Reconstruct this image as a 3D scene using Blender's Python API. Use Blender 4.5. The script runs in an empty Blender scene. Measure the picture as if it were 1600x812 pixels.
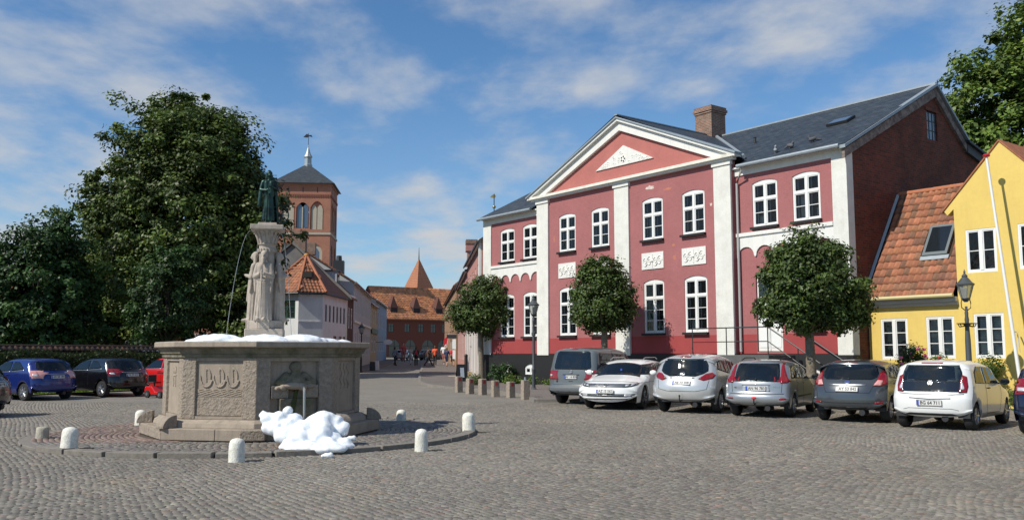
import bpy, bmesh, math, random
import numpy as np
from mathutils import Vector, Matrix
from mathutils.bvhtree import BVHTree
random.seed(7); rng = np.random.default_rng(7)
PI = math.pi; S = bpy.context.scene; COL = S.collection

# ---------------------------------------------------------------- camera
EYE = 1.63; FPX = 1400.0
PITCH = math.atan(146 / FPX)
cd = bpy.data.cameras.new("camera"); cam = bpy.data.objects.new("camera", cd); COL.objects.link(cam)
cam.location = (0, 0, EYE); cam.rotation_euler = (PI / 2 + PITCH, 0, 0)
cd.sensor_width = 36; cd.lens = FPX / 1600 * 36; cd.clip_start = .1; cd.clip_end = 3000
S.camera = cam

# ---------------------------------------------------------------- sun and sky
BETA = math.radians(31); ELEV = math.radians(44)
sdir = Vector((-math.cos(BETA) * math.cos(ELEV), -math.sin(BETA) * math.cos(ELEV), math.sin(ELEV)))
sl = bpy.data.lights.new("sun", 'SUN'); sl.energy = 5.0; sl.angle = math.radians(.53); sl.color = (1, .95, .84)
sun = bpy.data.objects.new("sun", sl); COL.objects.link(sun)
sun.rotation_euler = sdir.to_track_quat('Z', 'Y').to_euler(); sun.location = (-30, -20, 40)
W = bpy.data.worlds.new("World"); S.world = W; W.use_nodes = True
wn = W.node_tree.nodes; wl = W.node_tree.links; wn.clear()
def wnode(t, **k):
    n = wn.new(t)
    for a, b in k.items(): setattr(n, a, b)
    return n
sky = wnode('ShaderNodeTexSky', sky_type='NISHITA', sun_disc=False, sun_elevation=ELEV,
            sun_rotation=math.atan2(sdir.x, sdir.y) % (2 * PI), air_density=1.0, dust_density=.15, ozone_density=1.6, altitude=0)
bg = wnode('ShaderNodeBackground'); bg.inputs[1].default_value = .090
tc = wnode('ShaderNodeTexCoord'); sep = wnode('ShaderNodeSeparateXYZ'); wl.new(tc.outputs['Generated'], sep.inputs[0])
def wmath(op, a, b=None, c=None, clamp=False):
    n = wnode('ShaderNodeMath', operation=op, use_clamp=clamp)
    for i, v in enumerate((a, b, c)):
        if v is None: continue
        if isinstance(v, (int, float)): n.inputs[i].default_value = v
        else: wl.new(v, n.inputs[i])
    return n.outputs[0]
den = wmath('ADD', wmath('MAXIMUM', sep.outputs[2], 0), .16)
cx = wmath('DIVIDE', sep.outputs[0], den); cy = wmath('DIVIDE', sep.outputs[1], den)
comb = wnode('ShaderNodeCombineXYZ'); wl.new(cx, comb.inputs[0]); wl.new(cy, comb.inputs[1]); comb.inputs[2].default_value = 3.7
mp = wnode('ShaderNodeMapping'); mp.inputs['Scale'].default_value = (1.0, .8, 1); mp.inputs['Rotation'].default_value = (0, 0, .35)
mp.inputs['Location'].default_value = (.2, 4.4, 0)
wl.new(comb.outputs[0], mp.inputs[0])
nz = wnode('ShaderNodeTexNoise'); nz.inputs['Scale'].default_value = 1.5; nz.inputs['Detail'].default_value = 8; nz.inputs['Roughness'].default_value = .56; nz.inputs['Distortion'].default_value = .1
wl.new(mp.outputs[0], nz.inputs['Vector'])
r1 = wnode('ShaderNodeMapRange', interpolation_type='SMOOTHSTEP'); r1.inputs[1].default_value = .465; r1.inputs[2].default_value = .67
wl.new(nz.outputs['Fac'], r1.inputs[0])
nz2 = wnode('ShaderNodeTexNoise'); nz2.inputs['Scale'].default_value = 3.2; nz2.inputs['Detail'].default_value = 6; wl.new(mp.outputs[0], nz2.inputs['Vector'])
haze = wmath('SUBTRACT', 1.0, wmath('MULTIPLY', sep.outputs[2], 3.2), None, True)
mask = wmath('MULTIPLY', r1.outputs[0], wmath('ADD', wmath('MULTIPLY', nz2.outputs['Fac'], .8), .45), None, True)
mask = wmath('ADD', mask, wmath('MULTIPLY', haze, .22), None, True)
mask = wmath('MULTIPLY', mask, wmath('MULTIPLY', wmath('ADD', sep.outputs[2], .02), 40.0, None, True), None, True)
cl = wnode('ShaderNodeBackground'); cl.inputs[0].default_value = (.90, .93, .97, 1); cl.inputs[1].default_value = .64
mx = wnode('ShaderNodeMixShader'); out = wnode('ShaderNodeOutputWorld')
tint = wnode('ShaderNodeMix', data_type='RGBA', blend_type='MULTIPLY'); tint.inputs[0].default_value = 1; tint.inputs[7].default_value = (.75, 1.11, 1.38, 1)
wl.new(sky.outputs[0], tint.inputs[6]); wl.new(tint.outputs[2], bg.inputs[0]); wl.new(mask, mx.inputs[0]); wl.new(bg.outputs[0], mx.inputs[1]); wl.new(cl.outputs[0], mx.inputs[2]); wl.new(mx.outputs[0], out.inputs[0])
S.view_settings.view_transform = 'Standard'; S.view_settings.look = 'None'; S.view_settings.exposure = 0; S.view_settings.gamma = 1
S.render.engine = 'CYCLES'; S.cycles.max_bounces = 6; S.cycles.transparent_max_bounces = 12; S.cycles.use_denoising = True

# ---------------------------------------------------------------- helpers
def gz(x, y): return .008 * min(max(0.0, y - 28), 132)
CF = Vector((0, math.cos(PITCH), math.sin(PITCH))); CR = Vector((1, 0, 0)); CU = Vector((0, -math.sin(PITCH), math.cos(PITCH))); CE = Vector((0, 0, EYE))
def ray(x, y): return CR * ((x - 800) / FPX) - CU * ((y - 406) / FPX) + CF      # measured on the photograph
def at(x, y, Y):
    r = ray(x, y); return CE + r * (Y / r.y)
def ground_at(x, y):
    r = ray(x, y); g = 0
    for _ in range(6):
        p = CE + r * ((g - EYE) / r.z); g = gz(p.x, p.y)
    return p

MATS = {}
def mat(name, col=(.5, .5, .5), rough=.8, metal=0, var=0, vscale=3, bump=0, bscale=30, spec=.5, brick=None, col2=None, dirt=0, attr=False,
        wave=None, coat=0, emit=0, trans=0, streak=0, detail=6):
    if name in MATS: return MATS[name]
    m = bpy.data.materials.new(name); m.use_nodes = True; nt = m.node_tree; N = nt.nodes; L = nt.links
    b = N['Principled BSDF']; c4 = lambda c: (c[0], c[1], c[2], 1)
    b.inputs['Base Color'].default_value = c4(col); b.inputs['Roughness'].default_value = rough; b.inputs['Metallic'].default_value = metal
    b.inputs['Specular IOR Level'].default_value = spec; b.inputs['Coat Weight'].default_value = coat; b.inputs['Coat Roughness'].default_value = .09
    if trans: b.inputs['Transmission Weight'].default_value = trans
    if emit: b.inputs['Emission Color'].default_value = c4(col); b.inputs['Emission Strength'].default_value = emit
    tcn = N.new('ShaderNodeTexCoord'); uv = tcn.outputs['UV'] if (brick or wave) else tcn.outputs['Object']
    cur = None; hts = []
    def noise(scale, det=detail, vec=None, rgh=.55):
        n = N.new('ShaderNodeTexNoise'); n.inputs['Scale'].default_value = scale; n.inputs['Detail'].default_value = det; n.inputs['Roughness'].default_value = rgh
        L.new(vec or tcn.outputs['Object'], n.inputs['Vector']); return n
    def ramp(src, a, b_, ca, cb):
        r = N.new('ShaderNodeValToRGB'); r.color_ramp.elements[0].position = a; r.color_ramp.elements[1].position = b_
        r.color_ramp.elements[0].color = ca; r.color_ramp.elements[1].color = cb; L.new(src, r.inputs[0]); return r
    def mixc(typ, fac, A, B):
        n = N.new('ShaderNodeMix'); n.data_type = 'RGBA'; n.blend_type = typ
        for i, v in ((0, fac), (6, A), (7, B)):
            if isinstance(v, (int, float)): n.inputs[i].default_value = v
            elif isinstance(v, tuple): n.inputs[i].default_value = v
            else: L.new(v, n.inputs[i])
        return n.outputs[2]
    if attr:
        a = N.new('ShaderNodeAttribute'); a.attribute_name = 'Col'; cur = mixc('MULTIPLY', 1.0, c4(col), a.outputs['Color'])
    if brick:
        bw, bh, mort, mc = brick
        t = N.new('ShaderNodeTexBrick'); t.inputs['Scale'].default_value = 1; t.inputs['Brick Width'].default_value = bw; t.inputs['Row Height'].default_value = bh
        t.inputs['Mortar Size'].default_value = mort; t.inputs['Mortar Smooth'].default_value = .3; t.inputs['Bias'].default_value = -.1
        t.inputs['Color1'].default_value = c4(col); t.inputs['Color2'].default_value = c4(col2 or col); t.inputs['Mortar'].default_value = c4(mc)
        L.new(uv, t.inputs['Vector']); cur = t.outputs['Color']; inv = N.new('ShaderNodeMath'); inv.operation = 'SUBTRACT'; inv.inputs[0].default_value = 1; L.new(t.outputs['Fac'], inv.inputs[1]); hts.append((inv.outputs[0], .003 if 'painted' in name else .012))
    elif col2:
        n = noise(vscale, 8); r = ramp(n.outputs['Fac'], .38, .64, c4(col), c4(col2)); cur = r.outputs[0]
    if var:
        n = noise(vscale * 1.7, 8); k = var
        r = ramp(n.outputs['Fac'], .3, .7, (1 - k, 1 - k, 1 - k, 1), (1 + k * .6, 1 + k * .6, 1 + k * .6, 1)); cur = mixc('MULTIPLY', 1.0, cur or c4(col), r.outputs[0])
        n = noise(vscale * 14, 6); r = ramp(n.outputs['Fac'], .3, .7, (1 - k * .6,) * 3 + (1,), (1 + k * .4,) * 3 + (1,)); cur = mixc('MULTIPLY', 1.0, cur, r.outputs[0])
    if streak:
        mpn = N.new('ShaderNodeMapping'); mpn.inputs['Scale'].default_value = (6, 6, .35); L.new(tcn.outputs['Object'], mpn.inputs[0])
        n = noise(1.5, 7, mpn.outputs[0]); r = ramp(n.outputs['Fac'], .5, .8, (0, 0, 0, 1), (streak,) * 3 + (1,)); cur = mixc('MIX', r.outputs[0], cur or c4(col), (.16, .14, .11, 1))
    if dirt:
        n = noise(1.3, 9, None, .7); r = ramp(n.outputs['Fac'], .55, .75, (0, 0, 0, 1), (dirt,) * 3 + (1,)); cur = mixc('MIX', r.outputs[0], cur or c4(col), (.20, .17, .12, 1))
    if cur is not None: L.new(cur, b.inputs['Base Color'])
    if bump:
        n = noise(bscale, 5); hts.append((n.outputs['Fac'], bump))
    prev = None
    for src, d in hts:
        bn = N.new('ShaderNodeBump'); bn.inputs['Distance'].default_value = d; bn.inputs['Strength'].default_value = 1; L.new(src, bn.inputs['Height'])
        if prev: L.new(prev, bn.inputs['Normal'])
        prev = bn.outputs[0]
    if prev: L.new(prev, b.inputs['Normal'])
    MATS[name] = m; return m
def glass_mat(name, tint=(.02, .025, .03), clear=.75, rough=.03):
    if name in MATS: return MATS[name]
    m = bpy.data.materials.new(name); m.use_nodes = True; nt = m.node_tree; N = nt.nodes; L = nt.links
    b = N['Principled BSDF']; b.inputs['Base Color'].default_value = (*tint, 1); b.inputs['Roughness'].default_value = rough; b.inputs['IOR'].default_value = 1.7; b.inputs['Specular IOR Level'].default_value = .8
    t = N.new('ShaderNodeBsdfTransparent'); t.inputs[0].default_value = (.85, .9, .9, 1); mxn = N.new('ShaderNodeMixShader')
    lw = N.new('ShaderNodeLayerWeight'); lw.inputs[0].default_value = .35; sb = N.new('ShaderNodeMath'); sb.operation = 'MULTIPLY_ADD'; sb.use_clamp = True
    sb.inputs[1].default_value = 1.0; sb.inputs[2].default_value = 1 - clear; L.new(lw.outputs['Fresnel'], sb.inputs[0])
    L.new(sb.outputs[0], mxn.inputs[0]); L.new(t.outputs[0], mxn.inputs[1]); L.new(b.outputs[0], mxn.inputs[2]); L.new(mxn.outputs[0], N['Material Output'].inputs[0])
    nn = N.new('ShaderNodeTexNoise'); nn.inputs['Scale'].default_value = 3.5; nn.inputs['Detail'].default_value = 1; tcg = N.new('ShaderNodeNewGeometry'); L.new(tcg.outputs['Position'], nn.inputs['Vector']); bp = N.new('ShaderNodeBump'); bp.inputs['Distance'].default_value = .012; L.new(nn.outputs['Fac'], bp.inputs['Height']); L.new(bp.outputs[0], b.inputs['Normal'])
    MATS[name] = m; return m

def auto_uv(me):
    uvl = me.uv_layers.new(name='UVMap'); Z = Vector((0, 0, 1))
    for p in me.polygons:
        n = p.normal
        if abs(n.z) > .97: u, v = Vector((1, 0, 0)), Vector((0, 1, 0))
        else:
            u = Z.cross(n).normalized(); v = n.cross(u)
        for li in p.loop_indices:
            c = me.vertices[me.loops[li].vertex_index].co; uvl.data[li].uv = (c.dot(u), c.dot(v))
class MB:
    def __init__(s): s.v = []; s.f = []; s.col = None
    def add(s, vs, fs):
        o = len(s.v); s.v += [tuple(p) for p in vs]; s.f += [tuple(i + o for i in f) for f in fs]; return s
    def box(s, x0, y0, z0, x1, y1, z1):
        return s.add([(x0, y0, z0), (x1, y0, z0), (x1, y1, z0), (x0, y1, z0), (x0, y0, z1), (x1, y0, z1), (x1, y1, z1), (x0, y1, z1)],
                     [(0, 3, 2, 1), (4, 5, 6, 7), (0, 1, 5, 4), (1, 2, 6, 5), (2, 3, 7, 6), (3, 0, 4, 7)])
    def quad(s, a, b, c, d): return s.add([a, b, c, d], [(0, 1, 2, 3)])
    def prism(s, poly, y0, y1):                 # polygon in x,z extruded along y
        n = len(poly); vs = [(p[0], y0, p[1]) for p in poly] + [(p[0], y1, p[1]) for p in poly]
        return s.add(vs, [tuple(range(n)), tuple(range(2 * n - 1, n - 1, -1))] + [(i, i + n, (i + 1) % n + n, (i + 1) % n) for i in range(n)])
    def prismx(s, poly, x0, x1):                # polygon in y,z extruded along x
        n = len(poly); vs = [(x0, p[0], p[1]) for p in poly] + [(x1, p[0], p[1]) for p in poly]
        return s.add(vs, [tuple(range(n)), tuple(range(2 * n - 1, n - 1, -1))] + [(i, i + n, (i + 1) % n + n, (i + 1) % n) for i in range(n)])
    def prismz(s, poly, z0, z1, inset=0):
        n = len(poly); cx = sum(p[0] for p in poly) / n; cy = sum(p[1] for p in poly) / n
        vs = [(p[0], p[1], z0) for p in poly] + [(cx + (p[0] - cx) * (1 - inset), cy + (p[1] - cy) * (1 - inset), z1) for p in poly]
        return s.add(vs, [tuple(range(n - 1, -1, -1)), tuple(range(n, 2 * n))] + [(i, (i + 1) % n, (i + 1) % n + n, i + n) for i in range(n)])
    def lathe(s, prof, n=16, c=(0, 0), ax='z', sx=1, sy=1, cap=True, rot=0):
        vs = []; fs = []
        for r, z in prof:
            for k in range(n):
                a = 2 * PI * k / n + rot; u, v = r * math.cos(a) * sx, r * math.sin(a) * sy
                vs.append((c[0] + u, c[1] + v, z) if ax == 'z' else ((c[0] + u, z, c[1] + v) if ax == 'y' else (z, c[0] + u, c[1] + v)))
        m = len(prof)
        for i in range(m - 1):
            for k in range(n): fs.append((i * n + k, i * n + (k + 1) % n, (i + 1) * n + (k + 1) % n, (i + 1) * n + k))
        if cap: fs.append(tuple(range(n - 1, -1, -1))); fs.append(tuple((m - 1) * n + k for k in range(n)))
        return s.add(vs, fs)
    def tube(s, pts, r, n=6, r1=None):
        pts = [Vector(p) for p in pts]; m = len(pts); vs = []; fs = []
        for i, p in enumerate(pts):
            d = (pts[min(i + 1, m - 1)] - pts[max(i - 1, 0)]).normalized(); a = Vector((0, 0, 1)) if abs(d.z) < .9 else Vector((1, 0, 0))
            u = d.cross(a).normalized(); w = d.cross(u); rr = r if r1 is None else r + (r1 - r) * i / max(1, m - 1)
            for k in range(n): vs.append(p + u * (rr * math.cos(2 * PI * k / n)) + w * (rr * math.sin(2 * PI * k / n)))
        for i in range(m - 1):
            for k in range(n): fs.append((i * n + k, i * n + (k + 1) % n, (i + 1) * n + (k + 1) % n, (i + 1) * n + k))
        fs.append(tuple(range(n - 1, -1, -1))); fs.append(tuple((m - 1) * n + k for k in range(n)))
        return s.add(vs, fs)
    def ball(s, c, r, n=10, m=7, sc=(1, 1, 1)):
        vs = []; fs = []
        for i in range(m + 1):
            t = PI * i / m
            for k in range(n):
                a = 2 * PI * k / n; vs.append((c[0] + r * sc[0] * math.sin(t) * math.cos(a), c[1] + r * sc[1] * math.sin(t) * math.sin(a), c[2] + r * sc[2] * math.cos(t)))
        for i in range(m):
            for k in range(n): fs.append((i * n + k, (i + 1) * n + k, (i + 1) * n + (k + 1) % n, i * n + (k + 1) % n))
        return s.add(vs, fs)
    def mesh(s, name, m=None, smooth=False, uv=True):
        me = bpy.data.meshes.new(name); me.from_pydata(s.v, [], s.f); me.update()
        if m: me.materials.append(m)
        if smooth:
            me.polygons.foreach_set('use_smooth', [True] * len(me.polygons))
            if smooth != 'all':
                try: me.set_sharp_from_angle(angle=math.radians(40))
                except Exception: pass
        if uv and len(me.polygons) < 40000: auto_uv(me)
        return me
    def build(s, name, m, parent=None, smooth=False, loc=None, bevel=0, uv=True):
        o = bpy.data.objects.new(name, s.mesh(name, m, smooth, uv)); COL.objects.link(o); o.parent = parent
        if loc: o.location = loc
        if bevel:
            b = o.modifiers.new('bevel', 'BEVEL'); b.width = bevel; b.segments = 2; b.limit_method = 'ANGLE'
        return o
def inst(name, me, parent=None, loc=(0, 0, 0), rot=(0, 0, 0), sc=(1, 1, 1)):
    o = bpy.data.objects.new(name, me); COL.objects.link(o); o.parent = parent; o.location = loc; o.rotation_euler = rot; o.scale = sc; return o
def tag(o, label=None, cat=None, group=None, kind=None):
    if label: o['label'] = label
    if cat: o['category'] = cat
    if group: o['group'] = group
    if kind: o['kind'] = kind
    return o
def thing(name, label, cat, loc=(0, 0, 0), rz=0, group=None):
    o = bpy.data.objects.new(name, None); COL.objects.link(o); o.location = loc; o.rotation_euler = (0, 0, rz); o.empty_display_size = .3
    return tag(o, label, cat, group)
def copy_tree(o, parent=None):
    c = o.copy(); COL.objects.link(c); c.parent = parent
    for ch in [q for q in COL.objects if q.parent == o]: copy_tree(ch, c)
    return c
def np_mesh(name, V, Fq, m, cols=None, smooth=False):
    me = bpy.data.meshes.new(name); V = np.asarray(V, np.float32); Fq = np.asarray(Fq, np.int32); k = Fq.shape[1]
    me.vertices.add(len(V)); me.vertices.foreach_set('co', V.ravel()); me.loops.add(Fq.size); me.loops.foreach_set('vertex_index', Fq.ravel())
    me.polygons.add(len(Fq)); me.polygons.foreach_set('loop_start', np.arange(0, Fq.size, k, dtype=np.int32)); me.polygons.foreach_set('loop_total', np.full(len(Fq), k, np.int32))
    me.update(calc_edges=True)
    if smooth: me.polygons.foreach_set('use_smooth', np.ones(len(Fq), bool))
    if cols is not None:
        ca = me.color_attributes.new('Col', 'FLOAT_COLOR', 'POINT'); C4 = np.ones((len(V), 4), np.float32); C4[:, :3] = cols; ca.data.foreach_set('color', C4.ravel())
    me.materials.append(m); me.validate(); return me

# ---------------------------------------------------------------- materials
WHITE = mat('white_paint', (.70, .69, .65), .55, var=.05, vscale=1.5, streak=.14, bump=.002, bscale=25)
WFRAME = mat('white_window_paint', (.73, .73, .71), .4)
WROUGH = mat('weathered_white_plaster', (.67, .66, .61), .8, var=.10, vscale=1.2, streak=.10, dirt=.16, bump=.006, bscale=18)
REDWALL = mat('red_painted_brick', (.335, .118, .118), .8, brick=(.24, .075, .005, (.325, .114, .114)), col2=(.35, .125, .125), var=.10, vscale=.4, bump=.001, dirt=.08, streak=.12)
TYMP = mat('salmon_painted_plaster', (.41, .135, .115), .8, var=.10, vscale=.8, dirt=.15)
BLACKP = mat('black_tarred_plinth', (.012, .012, .013), .6, bump=.003)
BRICK = mat('dark_red_brick', (.185, .040, .016), .85, brick=(.26, .085, .010, (.15, .075, .05)), col2=(.095, .022, .010), var=.38, vscale=.7, bump=.002)
CHBRICK = mat('weathered_chimney_brick', (.27, .12, .075), .85, brick=(.24, .078, .012, (.34, .30, .25)), col2=(.16, .09, .06), var=.3, vscale=2, dirt=.3)
SLATE = mat('blue_grey_slate', (.026, .036, .048), .55, brick=(.34, .20, .010, (.010, .013, .017)), col2=(.052, .062, .072), var=.30, vscale=1.6, dirt=.14)
ZINC = mat('zinc', (.30, .34, .37), .5, metal=.3, var=.12)
YELLOW = mat('yellow_plaster', (.68, .495, .135), .85, var=.06, vscale=.6, streak=.09, dirt=.10, bump=.004, bscale=6)
TILE = mat('orange_clay_tile', (1, 1, 1), .8, attr=True, var=.25, vscale=4, bump=.003, bscale=40)
FARTILE = mat('far_clay_tile', (1, 1, 1), .8, attr=True, var=.15, vscale=1)
GREYRENDER = mat('grey_cement_render', (.20, .19, .18), .9, var=.2, vscale=1, streak=.3)
GRANITE = mat('grey_granite', (.335, .275, .215), .85, var=.14, vscale=3, bump=.006, bscale=45, streak=.7, dirt=.5)
GRANITE_R = mat('rough_granite', (.315, .26, .205), .9, var=.28, vscale=9, bump=.03, bscale=22, streak=.2)
GRANITE_M = mat('mossy_granite', (.22, .19, .14), .9, var=.3, vscale=4, col2=(.12, .115, .065), bump=.01, bscale=35)
CARVED = mat('pale_carved_stone', (.40, .345, .29), .85, var=.2, vscale=5, bump=.003, bscale=50, streak=.3)
BRONZE = mat('verdigris_bronze', (.010, .020, .018), .4, metal=.6, col2=(.035, .085, .068), vscale=5)
IRON = mat('dark_iron', (.03, .033, .036), .5, metal=.3)
LAMPGREY = mat('grey_painted_iron', (.075, .085, .09), .5, metal=.2, var=.1)
POSTWHITE = mat('whitewashed_stone', (.74, .72, .64), .9, var=.22, vscale=10, bump=.012, bscale=45, dirt=.45)
ROOM = mat('dark_room', (.03, .028, .026), .9)
GLASS = glass_mat('window_glass', clear=.78)
DGLASS = mat('dark_glass', (.012, .016, .020), .06, spec=.7)
BARK = mat('lime_bark', (.20, .165, .12), .95, var=.35, vscale=8, bump=.02, bscale=25)
DBARK = mat('dark_bark', (.055, .043, .032), .95, var=.3, vscale=5)
def leaf_mat(name, col):
    m = bpy.data.materials.new(name); m.use_nodes = True; N = m.node_tree.nodes; L = m.node_tree.links; b = N['Principled BSDF']
    a = N.new('ShaderNodeAttribute'); a.attribute_name = 'Col'; mxn = N.new('ShaderNodeMix'); mxn.data_type = 'RGBA'; mxn.blend_type = 'MULTIPLY'; mxn.inputs[0].default_value = 1
    mxn.inputs[6].default_value = (*col, 1); L.new(a.outputs['Color'], mxn.inputs[7]); L.new(mxn.outputs[2], b.inputs['Base Color']); b.inputs['Roughness'].default_value = .5; b.inputs['Specular IOR Level'].default_value = .35
    t = N.new('ShaderNodeBsdfTranslucent'); L.new(mxn.outputs[2], t.inputs[0]); ms = N.new('ShaderNodeMixShader'); ms.inputs[0].default_value = .22
    L.new(b.outputs[0], ms.inputs[1]); L.new(t.outputs[0], ms.inputs[2]); L.new(ms.outputs[0], N['Material Output'].inputs[0]); return m
LEAF = leaf_mat('lime_leaf', (.062, .100, .022)); LEAFD = leaf_mat('plane_leaf', (.074, .112, .022)); LEAFB = leaf_mat('maple_leaf', (.034, .075, .019))
LEAFY = leaf_mat('bright_leaf', (.105, .165, .03))
# ---------------------------------------------------------------- solid sculpting helpers
from mathutils import noise as mnoise
def cap(p0, p1, r0, r1=None): return ('c', Vector(p0), Vector(p1), r0, r0 if r1 is None else r1)
def ell(c, r, rz=0, rx=0, ry=0): return ('e', Vector(c), r, rz, rx, ry)
def blob_mesh(name, prims, voxel, m, smooth=2, disp=0, dscale=8, seg=12, xf=None, disp2=0):
    bm = bmesh.new()
    for q in prims:
        if q[0] == 'c':
            _, a, b, r0, r1 = q; d = b - a; Ln = max(d.length, 1e-4); q4 = d.to_track_quat('Z', 'Y').to_matrix().to_4x4()
            M = Matrix.Translation((a + b) / 2) @ q4
            bmesh.ops.create_cone(bm, cap_ends=True, segments=seg, radius1=r0, radius2=r1, depth=Ln, matrix=M)
            for c, r in ((a, r0), (b, r1)):
                if r > voxel * .6: bmesh.ops.create_icosphere(bm, subdivisions=2, radius=r, matrix=Matrix.Translation(c))
        else:
            _, c, r, rz, rx, ry = q
            M = Matrix.Translation(c) @ Matrix.Rotation(rz, 4, 'Z') @ Matrix.Rotation(ry, 4, 'Y') @ Matrix.Rotation(rx, 4, 'X') @ Matrix.Diagonal((*r, 1))
            bmesh.ops.create_icosphere(bm, subdivisions=3, radius=1, matrix=M)
    me = bpy.data.meshes.new('tmp'); bm.to_mesh(me); bm.free(); o = bpy.data.objects.new('tmp', me); COL.objects.link(o)
    r = o.modifiers.new('r', 'REMESH'); r.mode = 'VOXEL'; r.voxel_size = voxel
    if smooth:
        s = o.modifiers.new('s', 'SMOOTH'); s.factor = .5; s.iterations = smooth
    dg = bpy.context.evaluated_depsgraph_get(); out = bpy.data.meshes.new_from_object(o.evaluated_get(dg)); bpy.data.objects.remove(o); bpy.data.meshes.remove(me)
    out.name = name
    if disp or disp2:
        out.update()
        cs = [(v.co.copy(), v.normal.copy()) for v in out.vertices]
        for v, (c, nn) in zip(out.vertices, cs):
            v.co = c + nn * (disp * mnoise.noise(c * dscale) + disp2 * mnoise.noise(c * dscale * 3.1))
    out.materials.clear(); out.materials.append(m); out.polygons.foreach_set('use_smooth', [True] * len(out.polygons)); return out
def hand_prims(w, d, side, s=1.0, curl=.5, palm=Vector((0, -1, 0))):
    """palm, five curled fingers and a thumb; w wrist, d direction of the fingers"""
    d = d.normalized(); lat = d.cross(palm).normalized() * side; P = [cap(w, w + d * .05 * s, .03 * s, .036 * s)]
    k0 = w + d * .08 * s; P.append(ell(w + d * .05 * s, (.04 * s, .022 * s, .045 * s)))
    for i, ln in enumerate((.062, .072, .068, .054)):
        b = k0 + lat * ((i - 1.5) * .021 * s); m1 = b + (d + palm * curl * .4).normalized() * ln * .5 * s; e = m1 + (d * (1 - curl) + palm * curl).normalized() * ln * .5 * s
        P += [cap(b, m1, .0105 * s, .0095 * s), cap(m1, e, .0095 * s, .008 * s)]
    t0 = w + d * .02 * s - lat * .03 * s; t1 = t0 + (d - lat * .8 + palm * .3).normalized() * .04 * s; P += [cap(t0, t1, .013 * s, .011 * s), cap(t1, t1 + (d + palm * .5).normalized() * .03 * s, .011 * s, .009 * s)]
    return P

# ---------------------------------------------------------------- ground
ground_m = mat('square_cobble_ground', (.225, .203, .170), .85, brick=(.13, .11, .008, (.16, .145, .125)), col2=(.200, .180, .152), var=.12, vscale=.35)
def sheet(name, poly, dz, m, kind='structure', parent=None, step=6):
    ys = sorted(set([p[1] for p in poly] + [28.0, 160.0])); bm = bmesh.new(); vs = [bm.verts.new((p[0], p[1], 0)) for p in poly]; bm.faces.new(vs)
    for yc in (28.0, 160.0):
        g = bm.verts[:] + bm.edges[:] + bm.faces[:]; bmesh.ops.bisect_plane(bm, geom=g, plane_co=(0, yc, 0), plane_no=(0, 1, 0))
    for v in bm.verts: v.co.z = gz(v.co.x, v.co.y) + dz
    bmesh.ops.recalc_face_normals(bm, faces=bm.faces)
    for f in bm.faces:
        if f.normal.z < 0: f.normal_flip()
    me = bpy.data.meshes.new(name); bm.to_mesh(me); bm.free(); me.materials.append(m); auto_uv(me)
    o = bpy.data.objects.new(name, me); COL.objects.link(o); o.parent = parent
    if kind: o['kind'] = kind
    return o
ground = sheet('ground', [(-500, -80), (500, -80), (500, 900), (-500, 900)], 0, ground_m)
sand_m = mat('joint_sand', (.15, .135, .11), .95, var=.2)
SETT = mat('granite_sett', (1, 1, 1), .62, attr=True, var=.12, vscale=6, bump=.003, bscale=60)
FC = Vector((-5.10, 18.55, 0)); FRZ = math.radians(11.5)
def stone_verts(cx, cy, lx, ly, ang, z0, h, r, inset=.17):
    """numpy: n stones -> (n*12,3) vertices: foot ring, shoulder ring, crown ring"""
    n = len(cx); sx = np.array([-1, 1, 1, -1]); sy = np.array([-1, -1, 1, 1]); ca, sa = np.cos(ang), np.sin(ang); out = np.zeros((n, 8, 3), np.float32)
    jit = r.uniform(-.006, .006, (n, 4, 2)); tx = r.normal(0, .05, n); ty = r.normal(0, .05, n); hh = h * r.uniform(.55, 1.15, n)
    for ring, (k, zf) in enumerate(((1.0, 0.0), (1 - inset * 1.15, 1.0))):
        for q in range(4):
            ux = sx[q] * lx / 2 * k + jit[:, q, 0]; uy = sy[q] * ly / 2 * k + jit[:, q, 1]
            out[:, ring * 4 + q, 0] = cx + ux * ca - uy * sa; out[:, ring * 4 + q, 1] = cy + ux * sa + uy * ca
            out[:, ring * 4 + q, 2] = z0 + (hh * zf + (ux * tx + uy * ty) * zf if zf else -.004)
    return out
SF = np.array([(4, 5, 6, 7)] + [(q, (q + 1) % 4, 4 + (q + 1) % 4, 4 + q) for q in range(4)])
def sett_cols(n, base, r, spread=.13, tint=.02):
    b = np.array(base) * (1 + r.normal(0, spread, (n, 1))) * (1 + r.normal(0, tint, (n, 3))); return np.clip(b, .02, .9)
def warp(i, j):
    x = i * .102 + (j % 2) * .051; y = j * .088
    y2 = y + .42 * np.sin(x * .62 + .4) + .16 * np.sin(x * 1.7 + y * .45) + .25 * np.sin(y * .33 + x * .11); return x + .10 * np.sin(y * .8 + x * .3), y2
I, J = np.meshgrid(np.arange(-215, 215), np.arange(75, 365)); I = I.ravel().astype(float); J = J.ravel().astype(float)
X, Y = warp(I, J); X2, Y2 = warp(I + .5, J); A = np.arctan2(Y2 - Y, X2 - X) + rng.normal(0, .09, len(X))
X = X + rng.normal(0, .009, len(X)); Y = Y + rng.normal(0, .007, len(X))
keep = (Y > 8.0) & (Y < 29.8 + np.sin(X * 3.1) * .4) & (np.abs(X) < .585 * Y + .6) & (np.hypot(X - FC.x, Y - FC.y) > 4.42)
X, Y, A = X[keep], Y[keep], A[keep]; n = len(X)
lx = .099 * rng.uniform(.78, 1.10, n); ly = .084 * rng.uniform(.80, 1.08, n)
cols = sett_cols(n, (.192, .172, .143), rng); redd = rng.random(n) < .05; cols[redd] *= np.array([1.14, .97, .92])
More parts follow.
